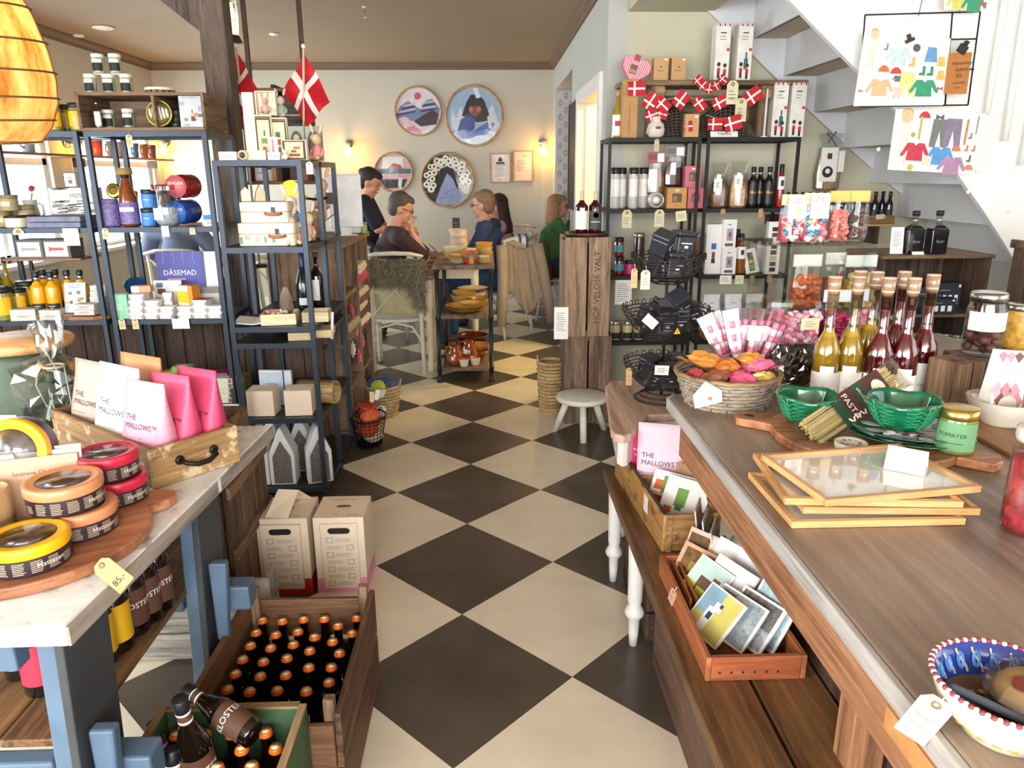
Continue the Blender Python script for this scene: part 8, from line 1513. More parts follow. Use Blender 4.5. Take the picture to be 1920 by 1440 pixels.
price_tag((.49,.66,KZ+.058),'large cream tag hanging from the blue painted bowl',None,0,.034,.07,mat('#e9d8bb',.7),rot=(.1,.35,-.6),rows=2)
price_tag((.545,.5,KZ+.058),'pink tag hanging from the second painted bowl',None,0,.03,.06,mat('#eeb4b8',.7),rot=(.1,.3,-.8),rows=2)
# ================================================================== under and on the stairs
SY =3.3
cs =thing('crate_shelf','dark old crates stacked as a shelf under the stairs','crate shelf',(2.04,SY+.17,0));DWZ,DWX =wood('#33261d','#6a5240','z',6,.8),wood('#4a3a2c','#86694e','x',6,.8)
for x in (-.25,.235): 
    for k in range(2):B(DWZ).box(x,x+.015,-.17+k*.175,-.005+k*.175,0,1.14).obj('side_board',cs,bev=.002)
for z in (.02,.56,.87,1.14):B(DWX).box(-.26,.26,-.18,.18,z-.016,z).obj('shelf_board',cs,bev=.003)
for k in range(8):B(DWZ).box(-.234+k*.0585,-.234+k*.0585+.056,.165,.178,.02,1.12).obj('back_slat',cs,bev=.001)
SHZ =1.141
for px,lb in ((1708,'square black liquor bottle on the crate shelf beside the sheet'),(1752,'square black liquor bottle at the stair side of the crate shelf')):
    t =thing('liquor_bottle',lb,'bottle',(col(px,SY+.07,SHZ),SY+.07,SHZ));B(mat('#14161a',.12,coat=.5)).frust(.075,.06,.078,.06,0,.11).frust(.078,.06,.03,.03,.11,.13).obj('bottle_body',t,bev=.004);B(glass('#e8e8e4',.4)).cyl(.014,.128,.17).obj('neck',t);B(BLACK).cyl(.0165,.17,.192).obj('stopper',t);q =B();lettering(q,'likør',mat('#9a9aa0',.4,.5),(0,-.0315,.05),.02);q.obj('lettering',t)
card('info_sheet','white text sheet standing beside the black liquor bottles','sheet',(col(1680,SY+.06,SHZ),SY+.06,SHZ),.06,.12,PAPER,rows=[(.15,.85,.25,.85,9)],rot=(-.1,0,0));card('price_card','small white card lying before the black bottles','card',(col(1724,SY+.0,SHZ),SY+.01,SHZ),.055,.016,WHITE,rot=(-.6,0,0))
def sample_box(px,z,Y,lb,w=.155,h=.085,rz=0):
    q =carton('sampler_box',lb,'box',(col(px,Y,z),Y,z+.001),w,.05,h,mat('#23282f',.45),rz,[(.05,.95,.05,.95,mat('#2f3743',.4))]+[(.16+.2*k,.28+.2*k,.2,.55,PAPER) for k in range(4)]+[(.87,.94,.82,.92,WHITE)]+[(.2,.6,.7,.74,GREYINK)]);return q
sample_box(1720,.87,SY+.06,'dark sampler box with four white windows at the front',.16,.12);sample_box(1765,.87,SY+.12,'dark sampler box with white windows behind, stair side',.14,.13);sample_box(1752,.87,SY+.0,'low dark sampler box at the front of the crate shelf',.16,.075)
for k in range(2):
    for j in range(3):
        t =jar('drink_can','%s green and yellow drink can in the %s row of the crate'%(['first','second','third'][j],['lower','upper'][k]),'can',(col(1744+j*20,SY+.02+.03*(j %2),.6),SY+.02+.03*(j %2),.561+k*.104),.026,.102,mat('#2f8a5a',.3,.4),mat('#c9c9c6',.3,.9),0,mat('#e8b93a',.4),(.48,.86),lidh=.05,neck=.94,group='green and yellow drink cans',extra=[(.055,.08,mat('#c8502c',.4),.5)])
jar('drink_can','red and silver can left of the green cans','can',(col(1702,SY+.02,.6),SY+.02,.665),.026,.102,mat('#b8b4ac',.3,.5),mat('#c9c9c6',.3,.9),0,mat('#b8342c',.4),(.2,.6),lidh=.05,neck=.94);B(DWX).cb(.06,.06,0,.103).obj('riser_block',thing('riser_block','small wooden block under the red can','block',(col(1702,SY+.02,.6),SY+.02,.561)))
# far right crates
for n,(x,y,z,lb) in enumerate(((2.42,2.95,0,'dark crate standing at the right edge, lower of two'),(2.44,2.96,.62,'dark crate standing at the right edge, upper of two'))):
    t =thing('upright_crate',lb,'crate',(x,y,z))
    for k in range(3):B(DWZ).box(-.2,-.186,-.15+k*.1,-.058+k*.1,0,.6).obj('side_slat',t,bev=.002);B(DWZ).box(-.185+k*.13,-.06+k*.13,.135,.148,0,.6).obj('back_slat',t,bev=.002)
    for zz in (0,.585):B(DWX).box(-.185,.2,-.15,.134,zz,zz+.015).obj('end_board',t)
    for zz in (0,.3,.57):B(DWX).box(-.215,-.2005,-.16,.15,zz,zz+.035).obj('batten',t,bev=.003)
jar('sweets_jar','jar of yellow fruit balls at the right picture edge','jar',(col(1916,2.65,1.0),2.65,.86),.05,.17,mat('#d9a43c',.4,var=.5,scale=40),CHROME,lidh=.12);B(OLDWOODX).cb(.16,.16,0,.86).obj('pedestal',thing('wood_pedestal','tall wooden pedestal under the jar of yellow balls','pedestal',(col(1916,2.65,1.0),2.65,0)),bev=.004)
# row of small dark bottles in a wooden tray on the wall behind
BY =4.72;tz_ =at(1600,424,Y=BY).z;xl,xr =col(1462,BY,tz_),col(1672,BY,tz_)
tt =thing('bottle_tray','long wooden tray of small dark bottles on a wall bracket','tray',((xl+xr)/2,BY+.05,tz_));wT =xr-xl;B(PINE).box(-wT/2,wT/2,-.075,.2,0,.012).obj('bottom_board',tt);B(wood('#8a6038','#b98c5c','x',5)).box(-wT/2,wT/2,-.075,-.063,.0125,.065).obj('front_board',tt);B(DARKWOODX).box(-wT/2,wT/2,.2,.215,.0,.065).obj('rear_board',tt)
for x in (-wT/2+.05,wT/2-.07):B(DARKWOODX).box(x,x+.02,.0,.2,-.12,-.0005).obj('bracket',tt)
for k in range(15):
    px =1474+k*13.6;bottle('small_bottle','%s dark bottle with black cap along the long wall tray'%['first','second','third','fourth','fifth','sixth','seventh','eighth','ninth','tenth','eleventh','twelfth','thirteenth','fourteenth','last'][k],'bottle',(col(px,BY+.02+.05*(k %2),tz_+.05),BY+.02+.05*(k %2),tz_+.0125),.023,.2,mat('#16182a',.12,coat=.5) if k %3 else mat('#2a160c',.12,coat=.5),BLACK,shoulder=.6,neckstart=.74,neckr=.42,caph=.12,lab=mat('#2b2d3a',.5),lz=(.15,.45),group='small dark bottles in the wall tray')
price_tag((col(1660,BY-.03,tz_+.06),BY-.03,tz_+.062),'cream tag lying on the wall tray front',None,0,.03,.06,MANILA,rot=(0,PI/2-.1,0),string=False)
# clear pouch hanging on the cream wall
t =window_bag('snack_bag','clear hanging bag of snacks with black round emblem tied with ribbon',(col(1550,4.93,1.45),4.93,at(1550,358,Y=4.93).z),.17,.08,.36,'#b99a6a',None);B(PAPER).box(-.075,.035,-.052,-.05,.06,.27).obj('paper_label',t);q =B();disc(q,.035,INK,-.0535,-.025,.12);disc(q,.016,WHITE,-.0538,-.025,.125);rects(q.t((-.02,0,.2)),.03,.035,-.0532,[(0,1,0,1,BROWN)]);q.t();q.obj('emblem',t);B(mat('#3a342c',.8)).tube([(-.03,0,.36),(0,0,.33),(.03,0,.37)],.004,5).tube([(-.02,-.01,.3),(0,-.01,.33),(.035,-.01,.28)],.003,5).obj('ribbon',t);B(PAPER).box(.04,.08,-.05,-.048,.12,.25).obj('side_label',t);B(CHROME).tube([(0,0,.355),(0,.06,.37)],.003,5).obj('hook',t)
# posters and wire grid hung before the stair string
PY =3.84
def poster(lb,quad,items,seed):
    P =[at(x,y,Y=PY) for x,y in quad];t =thing('paper_doll_poster',lb,'poster',P[1]);q =[p-P[1] for p in P];f =lambda u,v,o=0:q[1].lerp(q[2],u).lerp(q[0].lerp(q[3],u),v)+Vector((0,-o,0))
    b =B(mat('#f3efe4',.6,var=.02)).add([f(0,0),f(1,0),f(1,1),f(0,1),f(0,0,-.002),f(1,0,-.002),f(1,1,-.002),f(0,1,-.002)],[(0,1,2,3),(7,6,5,4),(0,4,5,1),(1,5,6,2),(2,6,7,3),(3,7,4,0)]);b.obj('sheet',t);W,Hh =(q[2]-q[1]).length,(q[0]-q[1]).length;b =B()
    SH ={'coat':[(-.5,-.5),(.5,-.5),(.45,.1),(.75,-.3),(.9,-.2),(.5,.5),(.15,.5),(0,.35),(-.15,.5),(-.5,.5),(-.9,-.2),(-.75,-.3),(-.45,.1)],'trousers':[(-.4,-.6),(-.12,-.6),(0,.1),(.14,-.6),(.42,-.6),(.35,.6),(-.35,.6)],'skirt':[(-.45,-.5),(.45,-.5),(.3,.5),(-.3,.5)],'ball':circ(0,0,.4,12),'hat':[(-.5,-.2),(.5,-.2),(.4,.1),(.15,.32),(-.15,.32),(-.4,.1)],'boot':[(-.1,.5),(.2,.5),(.2,-.2),(.2,-.45),(-.45,-.45),(-.4,-.2),(-.1,-.15)],'girl':None,'stick':[(-.06,-.6),(.06,-.6),(.06,.6),(-.06,.6)],'bow':[(-.4,.3),(0,.05),(.4,.3),(.4,-.3),(0,-.05),(-.4,-.3)]}
    for n,(kind,u,v,s,c) in enumerate(items):
        def put(poly,cc,o):b.mt(mat(cc,.7,var=.15,scale=60));b.add([f(u+x*s/W,v+z*s/Hh,o) for x,z in poly],[tuple(range(len(poly)))])
        if kind == 'girl':
            put(circ(0,.62,.2,12),'#e8c49a',.0012);put(circ(0,.7,.19,10),'#c99a5a',.0011);put([(-.22,.4),(.22,.4),(.2,-.05),(-.2,-.05)],'#f4e6d4',.001);put([(-.14,-.05),(-.02,-.05),(-.05,-.8),(-.13,-.8)],'#f0d8c0',.001);put([(.02,-.05),(.14,-.05),(.13,-.8),(.05,-.8)],'#f0d8c0',.001)
        else:put(SH[kind],c,.001+.00005*n)
    b.obj('clothes_print',t);return t
poster('upper poster of painted paper doll clothes on the wire grid',((1622,55),(1600,199),(1768,197),(1783,72)),[('girl',.12,.75,.11,''),('boot',.28,.8,.035,'#5aa0a8'),('coat',.43,.68,.085,'#c9d8dc'),('ball',.62,.82,.05,'#5a5a5a'),('skirt',.8,.74,.075,'#6a9ac8'),('hat',.28,.5,.06,'#d8743a'),('hat',.42,.48,.06,'#d0463a'),('boot',.6,.62,.05,'#d8b45a'),('boot',.73,.5,.05,'#3f8a6a'),('boot',.82,.5,.05,'#3f8a6a'),('skirt',.92,.65,.05,'#d8b86a'),('skirt',.93,.45,.05,'#d8b86a'),('coat',.26,.25,.08,'#eab890'),('coat',.45,.38,.03,'#6a6a70'),('trousers',.56,.3,.1,'#d8dc8a'),('coat',.76,.25,.085,'#3f9a72'),('bow',.94,.25,.035,'#c8485a'),('hat',.05,.2,.03,'#c89a7a'),('trousers',.46,.18,.05,'#d8c8c0')],1)
poster('lower poster of painted paper doll clothes with a girl figure',((1680,205),(1664,318),(1826,327),(1849,212)),[('girl',.14,.55,.16,''),('hat',.33,.92,.06,'#d0383c'),('stick',.3,.72,.09,'#b8b04a'),('bow',.5,.9,.05,'#5a5a5e'),('trousers',.52,.64,.11,'#7a7a78'),('trousers',.67,.66,.11,'#8a7a92'),('stick',.82,.68,.1,'#c8885a'),('stick',.93,.8,.07,'#a09a8a'),('boot',.88,.62,.03,'#6a8a9a'),('ball',.23,.6,.03,'#8ab85a'),('coat',.28,.32,.085,'#c83c50'),('coat',.57,.27,.085,'#5a9ad0'),('skirt',.42,.18,.05,'#d8dcb8'),('hat',.74,.4,.05,'#d8785a'),('boot',.86,.42,.03,'#c8743a'),('boot',.94,.42,.03,'#c8743a'),('coat',.72,.12,.085,'#b088a8'),('hat',.92,.1,.05,'#d8885a'),('ball',.25,.06,.04,'#c8b85a'),('boot',.91,.25,.035,'#7a6a5a')],2)
poster('edge of a third poster cut by the top of the picture',((1770,-60),(1770,18),(1848,20),(1858,-60)),[('coat',.35,.2,.07,'#d8cc6a'),('coat',.7,.15,.07,'#3f9a72'),('bow',.92,.15,.04,'#c8485a')],3)
g0 =at(1622,28,Y=PY+.015);gp =lambda x,y:at(x,y,Y=PY+.015)-g0;wg =thing('wire_grid','black wire display grid hung in front of the stair side','wire grid',g0);GW =mat('#24262a',.45,.5)
for a,c in (((1622,28),(1610,200)),((1838,22),(1815,197)),((1612,200),(1815,197)),((1786,22),(1772,198)),((1622,28),(1838,22)),((1780,74),(1832,73)),((1770,130),(1826,130))):B(GW).tube([gp(*a),gp(*c)],.004,5).obj('grid_wire',wg)
B(GW).tube([gp(1722,30),gp(1738,-40)],.002,4).obj('hang_wire',wg);B(GW).tube([gp(1800,25),gp(1790,-40)],.002,4).obj('hang_wire',wg)
P_ =[at(x,y,Y=PY-.01) for x,y in ((1780,99),(1770,176),(1812,176),(1823,98))];t =thing('kraft_sign','handwritten brown kraft sign reading Påklædningsdukker 59,-','sign',P_[1]);q =[p-P_[1] for p in P_];B(mat('#b9783a',.8,var=.1)).add([q[1],q[2],q[3],q[0]]+[p+Vector((0,.002,0)) for p in (q[1],q[2],q[3],q[0])],[(0,1,2,3),(7,6,5,4),(0,4,5,1),(1,5,6,2),(2,6,7,3),(3,7,4,0)]).obj('card',t);b =B()
for s,v,z in (('Påklædnings-',.72,.021),('dukker',.56,.024),('59,-',.4,.026),('6 forskellige',.25,.014),('børn',.13,.014)):lettering(b,s,INK,(.06+.02*v,-.002,(q[0]-q[1]).z*v),z,rot=(PI/2,-.08,0))
b.obj('writing',t);B(BLACK).t(at(1802,96,Y=PY-.015)-P_[1],(0,.5,0)).box(-.022,.022,-.006,.006,-.008,.03).box(-.009,.009,-.01,.01,.028,.05).obj('bulldog_clip',t)
t =thing('bulldog_clip','small dark brown clip holding the upper poster','clip',at(1706,74,Y=PY-.012),rot=(0,-.4,0));B(mat('#3a2a28',.5)).box(-.022,.022,-.004,.004,-.012,.004).obj('jaw',t);B(mat('#3a2a28',.5)).box(-.007,.007,-.007,.007,.002,.026).obj('lever',t)
# ================================================================== left foreground: blue trestle table
LZ =.78
BLUEP =mat('#566c82',.5,var=.2,scale=8,bump=.15);SHADEP =mat('#3a3d40',.55,var=.2,scale=8,bump=.15)  # blue leg paint, and its shaded side as a dark colour
m_,nt_,p_ =_new('chipped white paint');v_ =_coords(nt_,(1,1,1));n_ =_noise(nt_,v_,9,8,.75);c_ =_ramp(nt_,n_,[(.36,'#a39a90'),(.44,'#dedbd5'),(.58,'#efeeea'),(.72,'#cfc9c0')]);nt_.links.new(c_,p_.inputs['Base Color']);p_.inputs['Roughness'].default_value =.6;_bump(nt_,n_,p_,.3);CHIP =m_
lt =thing('trestle_table','old trestle table with chipped white top and blue legs','table',(0,0,0))
B(CHIP).prism([(-1.75,1.095),(-.716,1.095),(-.676,1.72),(-.66,2.12),(-1.75,2.12)],LZ-.04,LZ).obj('table_top',lt,bev=.004);B(wood('#8a7f74','#b0a498','y',5,.7)).prism([(-.7155,1.096),(-.7105,1.097),(-.654,2.12),(-.6585,2.12)],LZ-.039,LZ-.003).obj('worn_edge',lt)
def trestle_leg(y,x=-.775,w=.036,d=.1):
    B(BLUEP).add([(x-w/2,y-d/2,LZ-.041),(x+w/2,y-d/2,LZ-.041),(x+w/2,y+d/2,LZ-.041),(x-w/2,y+d/2,LZ-.041),(x-w/2-.03,y-d/2,0),(x+w/2-.03,y-d/2,0),(x+w/2-.03,y+d/2,0),(x-w/2-.03,y+d/2,0)],[(0,1,2,3),(7,6,5,4),(0,4,5,1),(1,5,6,2),(2,6,7,3),(3,7,4,0)]).obj('leg',lt,bev=.004)
    B(SHADEP).add([(x+w/2+.001,y-d/2-.012,LZ-.042),(x+w/2+.018,y-d/2-.012,LZ-.042),(x+w/2+.018,y+d/2+.04,LZ-.042),(x+w/2+.001,y+d/2+.04,LZ-.042),(x+w/2-.029,y-d/2-.012,.02),(x+w/2-.012,y-d/2-.012,.02),(x+w/2-.012,y+d/2+.04,.02),(x+w/2-.029,y+d/2+.04,.02)],[(0,1,2,3),(7,6,5,4),(0,4,5,1),(1,5,6,2),(2,6,7,3),(3,7,4,0)]).obj('leg_shade_side',lt,bev=.003)  # dark plate paints the shade on the aisle side of the leg
trestle_leg(1.18);trestle_leg(1.78)
for y in (1.14,1.74):B(BLUEP).box(-1.7,-.84,y,y+.04,LZ-.12,LZ-.041).obj('cross_rail',lt,bev=.004);B(BLUEP).box(-1.7,-.83,y+.02,y+.06,.375,.445).obj('stretcher',lt,bev=.006)
for y in (1.2,1.8):
    B(BLUEP).box(-.745,-.655,y-.03,y+.03,.372,.442).obj('through_tenon',lt,bev=.006)
    B(BLUEP).add([(-.742,y-.06,.3),(-.712,y-.06,.3),(-.712,y-.031,.3),(-.742,y-.031,.3),(-.742,y-.06,.53),(-.695,y-.06,.53),(-.695,y-.031,.53),(-.742,y-.031,.53)],[(3,2,1,0),(4,5,6,7),(0,1,5,4),(1,2,6,5),(2,3,7,6),(3,0,4,7)]).obj('wedge',lt,bev=.006)
# lower shelf with bottles
ls =thing('bottle_shelf','brown plank shelf under the trestle table carrying bottles','shelf',(0,0,0));LSW =wood('#5a3f28','#96704a','y',5,.55)
for k in range(5):B(LSW).box(-1.57+k*.155,-1.57+k*.155+.15,1.2,1.98,.4465,.464).obj('plank',ls,bev=.003)
for y in (1.32,1.9):B(DARKWOODX).box(-1.62,-.85,y,y+.03,.41,.446).obj('batten',ls)
DKG =mat('#140c08',.08,var=.1,coat=.6);BRL =mat('#5a3a2a',.6,var=.08);YLB =mat('#e0ae14',.55,var=.05)
def ale(loc,lb,labm,text=None,rz=0,rot=None,tm=WHITE,g='ale bottles under the trestle table',h=.255,r=.034):
    return bottle('ale_bottle',lb,'bottle',loc,r,h,DKG,BLACK,rz,shoulder=.52,neckstart=.74,neckr=.38,caph=.06,lab=labm,lz=(.12,.48),text=text,ts=.019,tm=tm,group=g,a=1.35,rot=rot,tz=.3)
for k,(px,py,m,tx,lb) in enumerate(((216,1222,YLB,None,'yellow labelled ale bottle nearest the front leg'),(246,1196,YLB,None,'second yellow labelled ale bottle beside the KLOSTER bottles'),(276,1165,BRL,['KLOSTER'],'brown labelled KLOSTER bottle next to the yellow ones'),(300,1143,BRL,['KLOSTER'],'brown labelled KLOSTER bottle in the middle of the row'),(322,1122,BRL,['KLOSTER'],'brown labelled KLOSTER bottle at the far end of the row'))):
    p =at(px,py,Z=.49);ale((p.x-.03,p.y,.465),lb,m,tx,.75)
for px,py,m,lb in ((60,1260,YLB,'yellow labelled ale bottle behind the front leg'),(100,1290,mat('#c8304a',.55),'red labelled ale bottle behind the front leg')):p =at(px,py,Z=.49);ale((p.x-.04,p.y+.03,.465),lb,m,None,.3)
for k,(x,y) in enumerate(((-.97,1.45),(-1.0,1.6),(-.98,1.72),(-.93,1.85))):ale((x,y,.465),'%s dark ale bottle of the row behind the labelled ones'%['first','second','third','fourth'][k],BRL,None,.6)
# whitewashed crate and old crates behind
gc =thing('grey_crate','whitewashed slatted crate standing behind the trestle legs','crate',(-1.0,2.08,0))
for k in range(3):B(wood('#7d756c','#c0b8ad','x',6,.85)).box(-.3,.3,-.012,0,.01+k*.096,.1+k*.096).obj('slat',gc,bev=.002);B(GREYWOODX).box(.286,.3,.001,.08,.01+k*.096,.1+k*.096).obj('end_slat',gc,bev=.002)
B(GREYWOODX).box(-.3,.285,.001,.08,0,.009).obj('bottom_board',gc)
BCW =wood('#3d2c20','#7a5c44','z',6,.8)
oc =thing('tall_crate','tall dark crate standing on end beside the wine cartons','crate',(-.99,2.42,0),.02); 
for k in range(3):B(BCW).box(.12,.135,-.22+k*.15,-.08+k*.15,0,.565).obj('side_slat',oc,bev=.003);B(BCW).box(-.13+k*.084,-.05+k*.084,-.235,-.221,0,.565).obj('front_slat',oc,bev=.003)
B(OLDWOODX).box(-.13,.12,-.22,.22,.55,.568).obj('top_board',oc,bev=.002)
for z in (.03,.28,.5):B(OLDWOODY).box(.1355,.148,-.22,.22,z,z+.04).obj('batten',oc)
for k,(x,y,c,lb) in enumerate(((-.9,2.26,'#cfe0e2','pale blue small box on the tall crate, nearer the table'),(-.885,2.33,'#dde6e0','pale green small box on the tall crate, nearer the rack'))):carton('soap_box',lb,'box',(x,y,.569),.05,.05,.07,mat(c,.55),.5,[(.1,.9,.1,.3,WHITE)])
jar('cream_jar','small cream jar with yellow band on the tall crate','jar',(-.9,2.45,.569),.03,.04,CREAM,WHITE,lidh=.3,extra=None)
# round board with tins
BC =(-.935,1.385);rbd =thing('tin_board','round wooden board carrying chocolate tins on the trestle table','board',(BC[0],BC[1],LZ+.001),.5);TBW =wood('#8a5233','#c8865c','x',3,.5,.15)
B(TBW).prism([(.222*cos(2*PI*k/56),.222*sin(2*PI*k/56)) for k in range(56)],0,.024).obj('board',rbd,bev=.004);B(TBW).t((.2,.06,0),(0,0,.35)).prism([(-.03,-.045),(.05,-.04),(.075,-.025),(.085,0),(.075,.025),(.05,.04),(-.03,.045)],.001,.023).obj('handle',rbd,bev=.004)
BT =LZ+.026;TB =mat('#33242a',.4,var=.1);WN =glass('#f2f2f2',.2,.2)
COP,RDL,YLL =mat('#d28a5c',.35,var=.05),mat('#c4203c',.35,var=.05),mat('#f0b312',.35,var=.05)
def choc_tin(loc,lb,lid,rz=0,rot=None,r=.072,h=.056):return round_tin('chocolate_tin',lb,'tin',loc,r,h,TB,lid,rz,WN,None,'Hattesen',mat('#e8dcc8',.5),rot=rot,ts=.0135)
choc_tin((-.868,1.272,BT),'yellow lidded chocolate tin lying at the front of the board',YLL,.3)
choc_tin((-.842,1.402,BT),'copper lidded chocolate tin, lower of the copper pair',COP,.4);choc_tin((-.862,1.402,BT+.0565),'copper lidded chocolate tin, upper of the copper pair',COP,.7)
choc_tin((-.84,1.553,BT),'red lidded chocolate tin, lower of the red pair',RDL,.4,r=.066);choc_tin((-.853,1.556,BT+.0565),'red lidded chocolate tin, upper of the red pair',RDL,.6,r=.066)
choc_tin((-1.025,1.275,BT),'red lidded chocolate tin at the left edge, lower',RDL,.2);choc_tin((-1.03,1.275,BT+.0565),'red lidded chocolate tin at the left edge, upper',RDL,.2)
p =at(52,842,Y=1.53);choc_tin((p.x-.01,1.545,p.z),'yellow lidded chocolate tin stood on edge facing out',YLL,0,rot=(PI/2-.15,0,.05),r=.071) 
choc_tin((-1.015,1.52,BT),'yellow lidded tin supporting the upright yellow tin',YLL,.1,r=.069)
t =thing('wood_tub','pale wooden tub edge between the left tins','tub',(-1.005,1.385,BT));B(wood('#b08a5a','#dcb888','z',4)).lathe([(.032,0),(.04,.01),(.04,.1),(.034,.1),(.03,.012),(0,.012)],26,cap=1).obj('tub_body',t);B(wood('#8a6a44','#b08a5a','z',4)).lathe([(.0405,.03),(.0405,.04)],24,cap=0).obj('hoop',t)
leaflet('leaflet_stack','stack of beige folded leaflets with handwriting standing on the board',(-.955,1.46,BT),.16,.13,(-.22,.0,.3),mat('#cfa98a',.6),[],.014,[('Søstrene Chokolade',.55,.72,.0125,mat('#6a4a3a',.6))],cat='leaflets')
for k in range(2):leaflet('leaflet',['first','second'][k]+' white edged leaflet behind the beige stack',(-.96-k*.006,1.478+k*.012,BT),.165,.135+.004*k,(-.22,0,.3),mat('#f2dfe2',.6) if k else WHITE,[],.004)
for k in range(2):carton('chocolate_bar',['reddish','dark'][k]+' chocolate piece leaning on the copper tins','chocolate',(-.925,1.37,BT+k*.02),.034,.03,.018,mat('#7a2e1e',.4) if k == 0 else mat('#3a1f1a',.4),.3)
t =price_tag(at(178,1052,Z=BT+.006)+Vector((.012,-.012,.004)),'brown tag reading 85,- hanging over the board edge',None,0,.036,.072,KRAFT,rot=(-.75,-.75,.6),string=False);q =B();lettering(q,'85,-',INK,(0,-.0018,-.058),.017);q.obj('writing',t)
cello('cellophane_bag','crumpled silver cellophane at the left edge of the board',(-1.07,1.42,BT),.05,.05,.1,14,glass('#dfe3e6',.7,.1),'cellophane')
card('price_card','yellow green price card above the left tins','card',(-1.09,1.6,LZ+.12),.06,.09,mat('#eef0c4',.6),rows=[(.2,.8,.3,.8,3)])
B(DARKWOODX).cb(.05,.03,0,.119).obj('card_block',thing('card_block','small dark block holding the yellow green price card','block',(-1.09,1.6,LZ+.001)))
# drawer full of marshmallow bags
A2 =.889;dbx =thing('old_drawer','old wooden drawer with iron handle full of marshmallow bags','drawer',(-.803,1.648,LZ+.001),A2);DW,DL,DH =.232,.54,.1
DFW =wood('#7a5a34','#b08a56','x',6,.75,.35,wear='#c9b48c');DFY =wood('#6a4e30','#a07e52','y',6,.75,.3,wear='#b8a88c')
B(DFW).box(0,DW,0,.016,0,DH).obj('front_board',dbx,bev=.003);B(DFW).box(.0,DW,DL-.014,DL,0,DH).obj('rear_board',dbx,bev=.003)
for x in (0,DW-.014):B(DFY).box(x,x+.014,.0165,DL-.0145,0,DH).obj('side_board',dbx,bev=.003)
B(DFY).box(.0145,DW-.0145,.0165,DL-.0145,.0,.008).obj('bottom_board',dbx)
IR =mat('#2a2320',.5,.6);B(IR).tube([(.07,-.004,.055),(.075,-.022,.05),(.1,-.03,.042),(.13,-.03,.042),(.155,-.022,.05),(.16,-.004,.055)],[.006,.006,.0065,.0065,.006,.006],8).obj('handle',dbx); 
for x in (.07,.16):B(IR).t((x,-.0005,.055),(PI/2,0,0)).lathe([(.012,0),(.011,.004),(0,.006)],14).obj('handle_plate',dbx)
def indraw(x,y,z=.009):c,s =cos(A2),sin(A2);return (-.803+x*c-y*s,1.648+x*s+y*c,LZ+.001+z)
for x,y,c,lb,s in ((.05,.1,'#f0a9be','light pink THE MALLOWS bag at the near corner of the drawer',.98),(.115,.1,'#e2587c','deep pink THE MALLOWS bag in the middle of the drawer front',1.0),(.185,.1,'#d94a72','deep pink marshmallow bag at the aisle side of the drawer',1.0),(.055,.25,'#ece7e0','white THE MALLOWS bag behind the pink ones',1.06),(.06,.41,'#b09c8a','brown grey THE MALLOWS bag at the back of the drawer',1.0),(.125,.27,'#c98a56','kraft marshmallow bag behind the white one',1.1)):
    mallow(lb,indraw(x,y),0,c,s,rot=(-.06,RU(-.04,.04),-.5))
# green drum, gift bottle, hanging cellophane
gp_ =at(38,640,Y=2.45);gd =thing('green_drum','dark green painted drum with a round wooden lid board','drum',(gp_.x,2.45,0));GP =mat('#3c4f38',.5,var=.2);zl =gp_.z-.02
B(GP).lathe([(.11,0),(.13,.02),(.13,zl-.06),(.115,zl-.03),(.115,zl)],32).obj('drum_body',gd);B(PINE).lathe([(.15,zl+.0005),(.158,zl+.008),(.158,zl+.024),(.15,zl+.032),(0,zl+.033)],40).obj('lid_board',gd);B(mat('#232e22',.6)).t((.06,-.118,zl-.2),(PI/2,0,.45)).prism([(-.03,-.05),(.03,-.05),(.0,.06)],0,.004).obj('triangle_mark',gd)
B(mat('#d9cdb4',.8)).tube([(.12,-.09,zl+.03),(.16,-.1,zl-.05),(.17,-.1,zl-.14),(.13,-.12,zl-.2),(.1,-.12,zl-.1),(.11,-.1,zl-.02)],.003,5).obj('cord',gd)
gx =at(108,790,Y=2.25);t =bottle('gift_bottle','dark green wine bottle inside cellophane gift wrap','bottle',(gx.x,2.25,LZ-.2),.037,.34,mat('#12301f',.1,coat=.6),mat('#1c3a28',.4),lab=mat('#c9b26a',.5),lz=(.1,.38),group=None)
crate('plain_crate','plain crate under the gift wrapped bottle behind the table',(gx.x+.02,2.3,0),.22,.28,.579,OLDWOODX,n=4); 
tb =cello('cellophane_wrap','clear cellophane gathered around the gift bottle',(gx.x+.02,2.25,LZ-.2),.1,.08,.5,9,glass('#f0f4f2',.35,.1),'cellophane',20,14,lambda v:.75+.35*sin(v*2.6) if v < .72 else .25+.9*(v-.72));B(mat('#d8cdbc',.8)).tube([(.03*cos(a),.03*sin(a),.36) for a in [k*PI/4 for k in range(8)]],.004,5,True).tube([(.03,0,.36),(.05,-.03,.25),(.02,-.05,.18),(-.01,-.03,.26)],.002,5).obj('string',tb)
jar('herb_jar','jar of green herbs beside the gift wrapped bottle','jar',(gx.x+.1,2.3,.58),.04,.12,mat('#5a7a34',.3,var=.4),CHROME)
for k,(dx,dy) in enumerate(((.14,.0),(.2,.02),(.17,.09))):jar('silver_lid_jar',['first','second','third'][k]+' silver lidded jar in front of the low rack shelf','jar',(gx.x+dx+.06,2.74+dy,.6),.032,.07,mat('#3a3430',.3,coat=.3),CHROME,lidh=.25,group='silver lidded jars')
crate('plain_crate','plain crate under the silver lidded jars behind the drawer',(gx.x+.24,2.8,0),.26,.22,.599,OLDWOODX,n=4)
